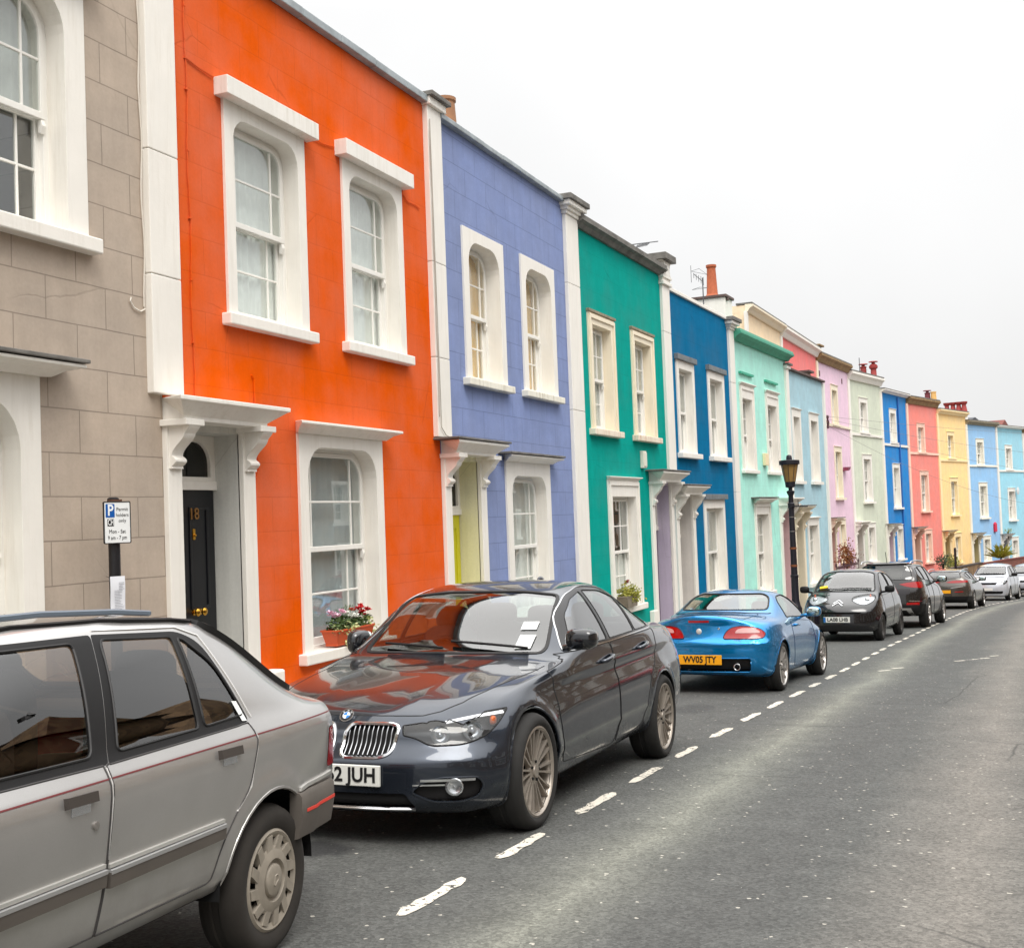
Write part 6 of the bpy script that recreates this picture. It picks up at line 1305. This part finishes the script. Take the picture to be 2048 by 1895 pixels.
def front_car(name, label, sp, P, deg, pm, regs, housing, wheelstyle='seven', R=.315, rim=.21, mirror=(1.2, .95, 1.1), seats=(1.8, 2.6), plate=None):
    c, G = light_car(name, label, sp, (P[0], P[1], gz(P[0])), R_(deg), pm, regs)
    for k in G:
        if k == 'hl':
            for r in G[k]:
                h = c.part(r, 'headlight', LENS, off=.002); c.part(r, 'lamp_housing', housing, h, off=-.035); fc = c.faces(r); m = sum((f.calc_center_median() for f in fc), V3())/len(fc); w = MB(); w.add(*superblob(tuple(m-c.nrm(m)*.02), (.04, .06, .06), 2)); w.build('lamp_bowl', CHROME, h, smooth='all')
        elif k.startswith('w'): q = c.part(G[k], 'windscreen' if k == 'ws' else 'side_window', CARGLASS, off=-.003); c.outline([G[k]], .010, 'window_seal', RUBBER, q)
        elif k.startswith('g'): c.part(G[k], 'grille', UNDER, off=-.02)
        elif k.startswith('d'): d = c.part(G[k], 'door', pm); c.outline([G[k]], .005, 'panel_gap', UNDER, d)
    if plate: c.plate('F', *plate)
    c.wheels(R, rim, .2, wheelstyle, ALLOYB, max(v for _, v in sp['wM'])-.10); c.seats(*seats, sp['seatz'], .36, top=sp['seatz']+.82, dash=(seats[0]-.55, sp['seatz']+.58)); c.mirror(*mirror, (.07, .13, .08), TRIMBLK)
    q = MB(); A = [c.bv.find_nearest(V3((seats[0]-.75, y, sp['seatz']+.65)))[0] for y in (.6, .3, 0, -.3, -.6)]; q.tube([a+V3((-.015, 0, .015)) for a in A], .013, 5); q.build('wiper', TRIMBLK, c.root)
    return c
MPV = dict(L=4.2, hubs=[(.85, .315), (3.46, .315)], archR=.36, cab=(.9, 4.0), seatz=.52, tM=.5, rf=.1, rr=.08, sv=3, su=9,
    zb=[(0, .20), (.7, .20), (3.6, .22), (4.2, .30)], zt=[(0, .86), (.2, .93), (.6, 1.02), (.95, 1.10), (1.3, 1.34), (1.65, 1.555), (2.0, 1.62), (2.6, 1.66), (3.4, 1.65), (3.9, 1.60), (4.2, 1.55)],
    zA=[(0, .78), (.4, .92), (1.0, 1.02), (3.0, 1.06), (4.2, 1.05)], zB=[(0, .84), (.5, .98), (1.0, 1.07), (1.3, 1.28), (1.65, 1.48), (2.1, 1.55), (3.0, 1.585), (4.2, 1.47)],
    wM=[(0, .76), (.4, .84), (.9, .85), (3.5, .85), (4.2, .80)], wA=[(0, .70), (.6, .77), (1.3, .79), (3.5, .79), (4.2, .72)], wS=[(0, .72), (.8, .80), (3.6, .80), (4.2, .74)], wB=[(0, .58), (.9, .70), (1.6, .60), (2.6, .58), (4.2, .56)],
    F=[(.2, .05), (.5, 0), (.8, .06), (.95, .18)], bow=.28, Rr=[(.3, .05), (.6, 0), (1.0, .02), (1.5, .15)], bowr=.12, flare=[(.85, .315, .38, .012), (3.46, .315, .38, .012)])
REGS = dict(ws=('front', [(-.66, 1.13), (.66, 1.13), (.57, 1.50), (-.57, 1.50)], .07, 2.0, -.2), wa=('side', [(1.30, 1.10), (1.55, 1.32), (1.85, 1.48), (2.2, 1.50), (2.2, 1.09)], .04), wb=('side', [(2.28, 1.52), (2.28, 1.08), (3.1, 1.09), (3.1, 1.53)], .05), wc=('side', [(3.18, 1.52), (3.18, 1.1), (3.7, 1.13), (3.7, 1.48)], .05),
    hl=('obl', [(.42, .735), (.55, .70), (.72, .70), (.90, .80), (.98, .89), (.90, .90), (.70, .85), (.45, .79)], .04, 30, lambda q, n: q.x < .9 and n.z < .9), ga=('front', [(-.36, .70), (.36, .70), (.44, .80), (-.44, .80)], .02, .5, -.1), gb=('front', [(-.62, .30), (.62, .30), (.66, .42), (-.66, .42)], .04, .6, -.1),
    da=('side', [(1.2, 1.02), (1.1, .6), (1.25, .30), (2.2, .30), (2.24, 1.06)], .05), db=('side', [(2.26, 1.06), (2.24, .30), (2.85, .30), (3.0, .55), (3.15, 1.06)], .05))
front_car('parked_car', 'silver white people carrier facing the camera, beyond the bronze estate car', MPV, (56.78, .86), -8.8, paint('pale_silver_car_paint', (196, 200, 208), .35, .3, .04, .2), REGS, SILVREF, plate=(0, .50, .5, .112, PLATEW, None), mirror=(1.28, .98, 1.14), seats=(1.85, 2.7))
front_car('parked_car', 'grey silver car half out of frame at the right edge, behind the people carrier', MPV, (64.2, -.55), -12.0, paint('mid_silver_car_paint', (168, 172, 178), .45, .3, .04, .2), REGS, simple('bright_reflector', (236, 238, 242), .25, .45), mirror=(1.28, .98, 1.14), seats=(1.85, 2.7))
front_car('parked_car', 'red car across the road, mirrored in the orange house window and the grey saloon doors', MPV, (27.5, -3.55), -3.0, paint('red_car_paint', (186, 16, 40), .2, .25, .03, .1), REGS, SILVREF, mirror=(1.28, .98, 1.14), seats=(1.85, 2.7))


# ------------------------------------------------------------------ street furniture and plants
LEAFM = {}
def leaf_mat(name, c1, c2):
    b = NB(name); n = b.noise(b.objco(), 9, 3); b.link(b.mix(b.rng(n, .3, .7, 0, 1), lin(c1), lin(c2)), b.p.inputs['Base Color']); b.p.inputs['Roughness'].default_value = .55
    return b.m
LG = leaf_mat('green_leaves', (52, 74, 40), (96, 120, 62)); LV = leaf_mat('variegated_leaves', (150, 168, 90), (214, 214, 160)); LR = leaf_mat('reddish_leaves', (120, 60, 40), (150, 110, 50)); LY = leaf_mat('yellow_green_leaves', (120, 128, 40), (168, 160, 62)); LD = leaf_mat('dark_leaves', (40, 56, 36), (70, 88, 48))
def leaves(b, pts, size, rg=1., droop=0., mat=0, asp=.55):
    for p in pts:
        d = Vector((random.uniform(-1, 1), random.uniform(-1, 1), random.uniform(-.5, 1)-droop)).normalized(); u = d.cross(Vector((random.uniform(-1, 1), random.uniform(-1, 1), random.uniform(-1, 1)))).normalized(); s = size*random.uniform(.6, 1.3); n = d.cross(u)*s*.12
        p = Vector(p); b.add([p, p+d*s*.5+u*s*asp*.5+n, p+d*s, p+d*s*.5-u*s*asp*.5+n], [(0, 1, 2, 3)], mat)
def petals(b, c, r, n=6, mat=0):
    c = Vector(c)
    for i in range(n):
        a = 2*math.pi*i/n+random.uniform(-.3, .3); d = Vector((math.cos(a), math.sin(a)*.8, random.uniform(.1, .9))).normalized(); u = d.cross(Vector((0, 0, 1))).normalized(); b.add([c, c+d*r*.6+u*r*.42, c+d*r+Vector((0, 0, r*.2)), c+d*r*.6-u*r*.42], [(0, 1, 2, 3)], mat)
PINKP = simple('pink_petals', (240, 196, 216), .6, 0, .1, 40); REDP_ = simple('red_petals', (200, 16, 26), .6, 0, .15, 40); WHP = simple('white_petals', (240, 240, 234), .6); SOIL = simple('potting_soil', (48, 36, 28), .95)
def flower_trough():
    L, z0, z1 = .80, .205, .375; x0, y0 = 2.53, 6.5-.105
    t = empty('flower_trough', (8.159+x0+L/2, 6.5-.02, z0), 0, 'terracotta trough of pink, white and red cyclamen on the sill of the orange house', 'flower trough'); m = simple('orange_terracotta_plastic', (196, 78, 34), .5, 0, .1, 14)
    b = MB(); n = 1; s = lambda x, y, z: (x, y, z)
    def rect(hx, hy, z): return [(-hx, -hy, z), (hx, -hy, z), (hx, hy, z), (-hx, hy, z)]
    h = z1-z0; rings = [rect(L/2-.05, .070, 0), rect(L/2-.045, .075, .012), rect(L/2-.05, .072, .02), rect(L/2-.012, .095, h-.02), rect(L/2, .104, h-.02), rect(L/2, .104, h), rect(L/2-.012, .092, h), rect(L/2-.02, .086, h-.03)]
    vs = sum(rings, []); b.add(vs, [(4*i+k, 4*i+(k+1) % 4, 4*i+4+(k+1) % 4, 4*i+4+k) for i in range(len(rings)-1) for k in range(4)]+[(3, 2, 1, 0)]); b.build('trough', m, t, bevel=.004)
    d = MB(); d.add(rect(L/2-.02, .086, h-.03), [(0, 1, 2, 3)]); d.build('soil', SOIL, t)
    g = MB(); R = random.Random(3)
    leaves(g, [(R.uniform(-L/2+.03, L/2-.03), R.uniform(-.08, .08), h+R.uniform(-.02, .10)) for _ in range(420)], .055); leaves(g, [(R.uniform(-.12, .08), R.uniform(-.03, .06), h+R.uniform(.08, .22)) for _ in range(160)], .045, asp=.15); g.build('foliage', LG, t, fix=False)
    g = MB(); leaves(g, [(-.13+R.uniform(-.1, .14), -.10+R.uniform(-.02, .03), h+R.uniform(-.17, .06)) for _ in range(90)], .045, droop=.6); leaves(g, [(L/2-.02+R.uniform(-.1, .07), R.uniform(-.1, .05), h+R.uniform(-.10, .09)) for _ in range(80)], .05, droop=.4); leaves(g, [(R.uniform(-.38, -.25), R.uniform(-.1, .0), h+R.uniform(-.06, .05)) for _ in range(30)], .04, droop=.4); g.build('ivy', LV, t, fix=False)
    for nm, cs, mt in (('pink_flower', [(-.29, -.04), (-.25, .02), (-.20, -.05), (-.33, .01)], PINKP), ('white_flower', [(-.10, -.03), (.06, -.06), (.0, -.02), (.1, .0)], WHP), ('red_flower', [(.12, .02), (.18, -.03), (.26, -.05), (.30, .02), (.35, -.03), (.28, .0)], REDP_)):
        for cx_, cy_ in cs:
            q = MB(); z = h+(.14 if nm != 'white_flower' else .11)+R.uniform(-.03, .05); 
            for k in range(3): petals(q, (cx_+R.uniform(-.02, .02), cy_+R.uniform(-.02, .02), z+R.uniform(-.02, .02)), .042)
            q.build(nm, mt, t, fix=False)
flower_trough()
def planter():
    a = -.02798; P = (18.741+2.12*math.cos(a)+(-.14)*math.sin(a)*-1, 6.5+2.12*math.sin(a)-.06, -.215); t = empty('sill_planter', P, a, 'small grey planter of green trailing plants on the sill of the teal house', 'planter')
    b = MB(); b.prism([(-.26, 0), (.26, 0), (.33, .2), (-.33, .2)], lambda u, v, d: (u, d, v), -.11, .10); b.build('pot', simple('grey_stone_pot', (132, 122, 108), .85, 0, .3, 10), t, bevel=.01)
    g = MB(); R = random.Random(5); leaves(g, [(R.gauss(0, .17), R.uniform(-.13, .1), .2+abs(R.gauss(.05, .07))) for _ in range(420)], .06); leaves(g, [(.1+R.gauss(0, .18), -.12+R.uniform(-.03, .02), .2+R.uniform(-.1, .1)) for _ in range(120)], .06, droop=.5); g.build('foliage', LY, t, fix=False)
    q = MB()
    for i in range(4): petals(q, (-.03+.03*i, 0, .42+.03*(i % 2)), .05)
    q.build('red_flower', simple('dull_red_petals', (150, 50, 44), .6), t, fix=False)
planter()
def parking_sign():
    x, y = 7.285, 6.28; g = gz(x)+.11; rz = R_(-24); t = empty('parking_sign', (x, y, g), rz, 'permit parking sign on a black post in front of the grey house', 'sign')
    H = 1.70-g; b = MB(); b.lathe([(.044, 0), (.044, H+.02), (.03, H+.03), (0, H+.03)], 20); b.build('post', simple('sign_post_black', (24, 22, 26), .45, 0, .2, 8), t, smooth=True)
    w, h = .215, .318; z0 = H-h-.004; f = MB(); f.prism(roundpoly([(-w/2, z0), (w/2, z0), (w/2, z0+h), (-w/2, z0+h)], .012), XZ, -.062, -.052); p = f.build('sign_plate', simple('sign_white', (232, 234, 234), .35), t)
    e = MB(); o = roundpoly([(-w/2-.001, z0-.001), (w/2+.001, z0-.001), (w/2+.001, z0+h+.001), (-w/2-.001, z0+h+.001)], .012); i = roundpoly([(-w/2+.006, z0+.006), (w/2-.006, z0+.006), (w/2-.006, z0+h-.006), (-w/2+.006, z0+h-.006)], .008); e.ring(o, i, XZ, -.0645, -.05); blk = simple('sign_black', (26, 22, 24), .5); e.build('sign_border', blk, p)
    k = MB(); k.box(-.05, .05, -.052, -.03, H-.10, H-.06); k.box(-.05, .05, -.052, -.03, z0+.04, z0+.08); k.box(-.045, .045, -.055, .0, H-.002, H+.012); k.build('bracket', simple('rusty_bracket', (92, 60, 44), .7), t)
    def tx(s, u, v, size, mt, fitw=None, d=-.0635, nm='sign_text', b_=.0): text_mesh(s, size, .0004, mt, nm, p, Matrix.Translation((u, d, z0+v)) @ Matrix.Rotation(R_(90), 4, 'X'), bold=b_, fitw=fitw)
    q = MB(); q.prism(roundpoly([(-.091, z0+.198), (-.020, z0+.198), (-.020, z0+.300), (-.091, z0+.300)], .004), XZ, -.0632, -.062); q.build('parking_symbol', simple('sign_blue', (0, 84, 164), .4), p); wt = simple('sign_letter_white', (238, 240, 240), .4)
    tx('P', -.054, .249, .118, wt, .044, -.0638, b_=.0025); q = MB(); q.box(-.079, -.027, -.0632, -.062, z0+.132, z0+.186); q.build('zone_symbol', blk, p); tx('CH', -.053, .159, .062, wt, .044, -.0638, b_=.0008)
    tx('Permit', .040, .258, .038, blk, .092); tx('holders', .040, .215, .038, blk, .100); tx('only', .040, .172, .038, blk, .060); tx('Mon - Sat', -.002, .090, .042, blk, .132); tx('9 am - 7 pm', -.002, .043, .042, blk, .150)
    # notice cable-tied lower down the post
    n = empty('paper_notice', (x, y, g), rz, 'white paper notice tied to the black sign post above the silver saloon roof', 'notice'); b = MB(); zz = 1.13-g; vs = []
    for i in range(9):
        for j in range(2):
            u = -.058+.116*j; vs.append((u-.006, -.050-.004*math.sin(i*.8)-(0.004 if j else 0), zz-.30*i/8))
    b.add(vs, [(2*i, 2*i+2, 2*i+3, 2*i+1) for i in range(8)]); b.build('sheet', simple('laminated_paper', (226, 228, 234), .4), n, smooth='all')
    l = MB(); R = random.Random(2)
    for i in range(20):
        z = zz-.05-.0118*i; xa = -.035 if i > 4 else .0; xb = xa+R.uniform(.03, .075); l.box(xa, min(xb, .044), -.0598, -.0590, z, z+.0022)
    l.build('printed_lines', simple('printed_grey', (120, 122, 130), .7), n); c = MB(); c.tube([(.046*math.cos(a_), .046*math.sin(a_), zz-.012) for a_ in np.linspace(0, 6.283, 20, endpoint=False)], .003, 4, closed=True); c.tube([(-.03, -.04, zz-.012), (-.10, -.06, zz+.004)], .002, 4); c.build('cable_tie', BLACK, n)
parking_sign()
def street_lamp():
    x, y = 27.95, 4.52; g = gz(x)+.11; t = empty('street_lamp', (x, y, g), 0, 'black cast iron street lamp with amber lantern beside the small black hatchback', 'street lamp'); I = simple('black_cast_iron', (26, 24, 34), .45, 0, .3, 6)
    H = 1.86-g; b = MB(); b.lathe([(.14, 0), (.14, .5), (.11, .56), (.085, .7), (.082, 1.2), (.092, 1.21), (.092, 1.26), (.076, 1.27), (.060, H-.42), (.075, H-.40), (.078, H-.30), (.058, H-.28), (.055, H-.12), (.085, H-.06), (.095, H-.02), (.07, H), (.045, H)], 24); po = b.build('post', I, t, smooth=True, angle=30)
    for zz in (H-.62, H-.95): q = MB(); q.lathe([(.071, zz), (.071, zz+.02)], 16, cap=False); q.build('band', simple('steel_band', (150, 146, 142), .4, .7), po)
    for zz in (1.85, 1.45): q = MB(); q.lathe([(.081, zz), (.080, zz+.05)], 16, cap=False); q.build('rust_band', simple('rust', (124, 74, 44), .9), po)
    q = MB(); q.tube([(0, 0, H-.36), (-.50, -.40, H-.38), (-.56, -.45, H-.38)], .013, 6); q.tube([(-.26, -.2, H-.37), (-.26, -.2, H-.22)], .010, 5); q.build('ladder_bar', I, t)
    q = MB(); q.lathe([(.045, H-.01), (.045, H+.06), (.11, H+.08), (.12, H+.20), (.0, H+.2)], 20); q.build('lantern_base', I, t, smooth=True, angle=30)
    b = MB(); b.lathe([(.115, H+.195), (.19, H+.60)], 8, cap=False); a = glass_mat('amber_lantern_glass', (.80, .50, .16), .6, .05, rough=.25, tr=.85); a2 = simple('amber_glass', (152, 118, 64), .4, 0, .3, 5); b.build('lantern_glass', a2, t)
    q = MB()
    for k in range(8): an = 2*math.pi*k/8; q.tube([(.117*math.cos(an), .117*math.sin(an), H+.195), (.192*math.cos(an), .192*math.sin(an), H+.60)], .007, 5)
    q.build('lantern_frame', I, t); q = MB(); q.lathe([(.225, H+.595), (.235, H+.61), (.235, H+.69), (.20, H+.70), (.07, H+.71), (.065, H+.76), (.06, H+.79), (.05, H+.81), (0, H+.83)], 20); q.build('lantern_cap', I, t, smooth=True, angle=30)
street_lamp()
# ---- low walls, railing and planting of the raised front gardens of the far terrace
def garden_wall(name, label, pts, top, h, mat, th=.25, cap=None, cat='wall'):
    t = empty(name, (pts[0][0], pts[0][1], top-h), 0, label, cat); b = MB(); c = MB(); o = Vector((pts[0][0], pts[0][1], top-h))
    for k in range(len(pts)-1):
        a, d = Vector((*pts[k], 0)), Vector((*pts[k+1], 0)); n = (d-a).normalized().cross(Vector((0, 0, 1)))*th/2
        for (bb, z0, z1, e) in ((b, -1.5, h, 1), (c, h+.002, h+.07, 1.25)):
            vs = [p+n*s_*e-Vector((o.x, o.y, 0))+Vector((0, 0, z)) for z in (z0, z1) for p, s_ in ((a, -1), (a, 1), (d, 1), (d, -1))]; bb.add(vs, [(0, 1, 2, 3), (7, 6, 5, 4), (0, 4, 5, 1), (1, 5, 6, 2), (2, 6, 7, 3), (3, 7, 4, 0)])
    b.build('masonry', mat, t); c.build('wall_coping', cap or STONE, t); return t
def brick():
    b = NB('red_brick'); co = b.objco(); sp = b.new('ShaderNodeSeparateXYZ', {0: co}); v = b.new('ShaderNodeCombineXYZ', {0: b.math('SUBTRACT', sp.outputs[0], sp.outputs[1]), 1: sp.outputs[2]})
    br = b.new('ShaderNodeTexBrick', {'Vector': v.outputs[0], 'Color1': lin((130, 64, 50)), 'Color2': lin((104, 52, 44)), 'Mortar': lin((120, 108, 98)), 'Scale': 1., 'Mortar Size': .006, 'Brick Width': .22, 'Row Height': .075}); b.link(br.outputs[0], b.p.inputs['Base Color']); b.p.inputs['Roughness'].default_value = .9; return b.m
BR = brick(); FA = math.atan2(FP[1][1]-FP[0][1], FP[1][0]-FP[0][0])
def off(i, d, s=0.):
    P, Q = Vector(FP[i]), Vector(FP[i+1]); u = (Q-P).normalized(); n = Vector((u.y, -u.x)); return tuple(P+n*d+u*s)
garden_wall('garden_wall', 'stone garden wall carrying black railings in front of the pale pink house', [(39.9, 5.13), (43.8, 4.76), off(0, 2.2), off(1, 2.2)], -1.5, .9, STONE)
garden_wall('garden_wall', 'dark garden wall with shrubs above it in front of the cobalt and salmon houses', [off(1, 2.2, .1), off(2, 2.2), off(3, 2.2), off(4, 2.0)], -2.05, 1.2, RUB, cap=simple('dark_coping', (66, 58, 54), .9, 0, .3, 5))
garden_wall('garden_wall', 'red brick garden wall in front of the sky blue and turquoise houses', [off(4, 2.0, .1), off(5, 2.0), off(6, 2.0), off(7, 2.0, 4)], -2.12, 1.6, BR, cap=simple('brick_coping', (112, 52, 46), .8, 0, .3, 6))
def railing():
    A, B, C_ = Vector((40.0, 5.12)), Vector((42.0, 4.95)), Vector((43.6, 4.78)); t = empty('iron_railing', (A.x, A.y, -1.42), 0, 'black iron railings with spearheads on the wall by the pale pink house', 'railing'); I = simple('railing_iron', (74, 44, 52), .5)
    r = MB(); s = MB(); P = []
    for a, b in ((A, B), (B, C_)):
        n = int((b-a).length/.16); P += [a+(b-a)*i/n for i in range(n)]
    for z in (.08, .70): r.tube([(*(p-A), z) for p in (A, B, C_)], .013, 5)
    for i, p in enumerate(P):
        d = p-A; big = i % 7 == 0; s.tube([(d.x, d.y, 0), (d.x, d.y, .82 if not big else .9)], .008 if not big else .014, 5); s.lathe([(.0, .80), (.024, .85), (.0, .95)] if not big else [(.03, .9), (.035, .97), (.0, 1.06)], 6, lambda r_, c, s_, h, d=d: (d.x+r_*c, d.y+r_*s_, h))
    r.build('rail', I, t); s.build('spearhead_bars', I, t)
railing()
def shrub(name, label, P, z, w, h, mat, n, leaf, cat='shrub', spiky=False):
    t = empty(name, (P[0], P[1], z), 0, label, cat); b = MB(); R = random.Random(hash(label) % 999 if False else len(label)*7); g = MB()
    if spiky:
        for i in range(n):
            a = R.uniform(0, 6.28); el = R.uniform(.3, 1.3); L = leaf*R.uniform(.7, 1.2); d = Vector((math.cos(a)*math.cos(el), math.sin(a)*math.cos(el), math.sin(el))); p0 = Vector((R.uniform(-w, w)*.3, R.uniform(-w, w)*.2, h*.3)); u = d.cross(Vector((0, 0, 1))).normalized()*.05; tip = p0+d*L-Vector((0, 0, L*.15)); g.add([p0-u, p0+u, p0+d*L*.6+u*.8, tip, p0+d*L*.6-u*.8], [(0, 1, 2, 3, 4)])
    else:
        cl = [(R.uniform(-w, w), R.uniform(-.4, .4)*w, h*R.uniform(.2, .85), R.uniform(.18, .34)*min(w, h)) for _ in range(max(6, n//60))]
        pts = []
        for i in range(n):
            c = R.choice(cl); pts.append((c[0]+R.gauss(0, c[3]), c[1]+R.gauss(0, c[3]), max(.02, c[2]+R.gauss(0, c[3]))))
        leaves(g, pts, leaf)
    g.build('foliage', mat, t, fix=False)
    for i in range(4): b.tube([(R.uniform(-w, w)*.3, 0, -.4), (R.uniform(-w, w)*.6, R.uniform(-.1, .1), h*.5)], .02, 5)
    b.build('stem', simple('woody_stem', (70, 52, 38), .9), t); return t
def fw(i, s, d): return off(i, d, s)
shrub('flowering_shrub', 'rust coloured climbing shrub beside the door of the pale pink house', fw(0, -.4, 1.0), -1.2, .5, 1.1, LR, 900, .10)
shrub('garden_shrub', 'dark loose shrub above the garden wall of the salmon house', fw(3, -.5, 1.7), -2.05, .6, .6, LD, 500, .10); shrub('garden_shrub', 'yellowish green shrub in front of the border between salmon and yellow houses', fw(3, 1.8, 1.6), -2.05, .7, .5, LY, 500, .10)
shrub('spiky_plant', 'spiky olive green plant with long leaves in front of the sky blue house', fw(5, .2, 1.6), -2.15, .8, .5, LY, 80, 1.0, 'plant', True); shrub('door_plant', 'tuft of weeds growing on the canopy of the turquoise house', fw(6, .6, .25), -.66, .35, .22, LY, 120, .07, 'plant')
q = MB(); q.lathe([(.06, -1.4), (.06, 1.0), (.03, 1.03), (0, 1.03)], 10); p = q.build('dark_post', simple('maroon_black', (36, 20, 26), .5), None); p.location = (*fw(3, -.9, 2.5), -1.95); tag(p, 'slim dark post standing in front of the salmon house window', 'post')
# ---- telephone bracket on the pink house and its wires along the far terrace
a0 = math.atan2(FP[1][1]-FP[0][1], FP[1][0]-FP[0][0]); br = empty('insulator_bracket', (*FP[0], 5.1), a0, 'dark bracket with two insulators at the corner of the pale pink house', 'bracket'); q = MB(); q.tube([(-1.0, -.3, 0), (.55, -.3, 0), (1.6, -.02, -.12)], .03, 6); q.tube([(0, 0, -.05), (0, -.3, 0)], .025, 5); q.build('arm', simple('rusty_arm', (110, 80, 60), .8), br)
for xx in (-.85, .35): q = MB(); q.lathe([(.03, -.28), (.07, -.22), (.03, -.12), (.06, -.02), (.06, .05), (.035, .12), (.06, .2), (.05, .28), (0, .3)], 10, lambda r, c, s_, h, xx=xx: (xx+r*c, -.3+r*s_, h)); q.build('insulator', simple('maroon_insulator', (70, 32, 48), .35), br, smooth=True)
for i, (za, end, sag) in enumerate(((5.3, (82, -9, 4.9), .25), (5.2, (82, -9.5, 3.5), .5), (5.05, (82, -10, 2.3), .8), (4.9, (70, -3, .9), .7))):
    A = Vector((*off(0, .35, -.8+1.2*(i % 2)), za)); B = Vector(end); q = MB(); q.tube([A.lerp(B, t)-Vector((0, 0, sag*4*t*(1-t))) for t in np.linspace(0, 1, 24)], .006, 4); o = q.build('overhead_wire', simple('wire_grey', (120, 116, 118), .6), None)
    tag(o, ['topmost thin wire crossing the far terrace from the pink house bracket', 'second thin wire from the top, crossing the far terrace', 'third thin wire from the top, crossing the far terrace', 'lowest thin wire, crossing the sage and cobalt houses at first floor height'][i], 'wire', 'telephone wires along the far terrace')
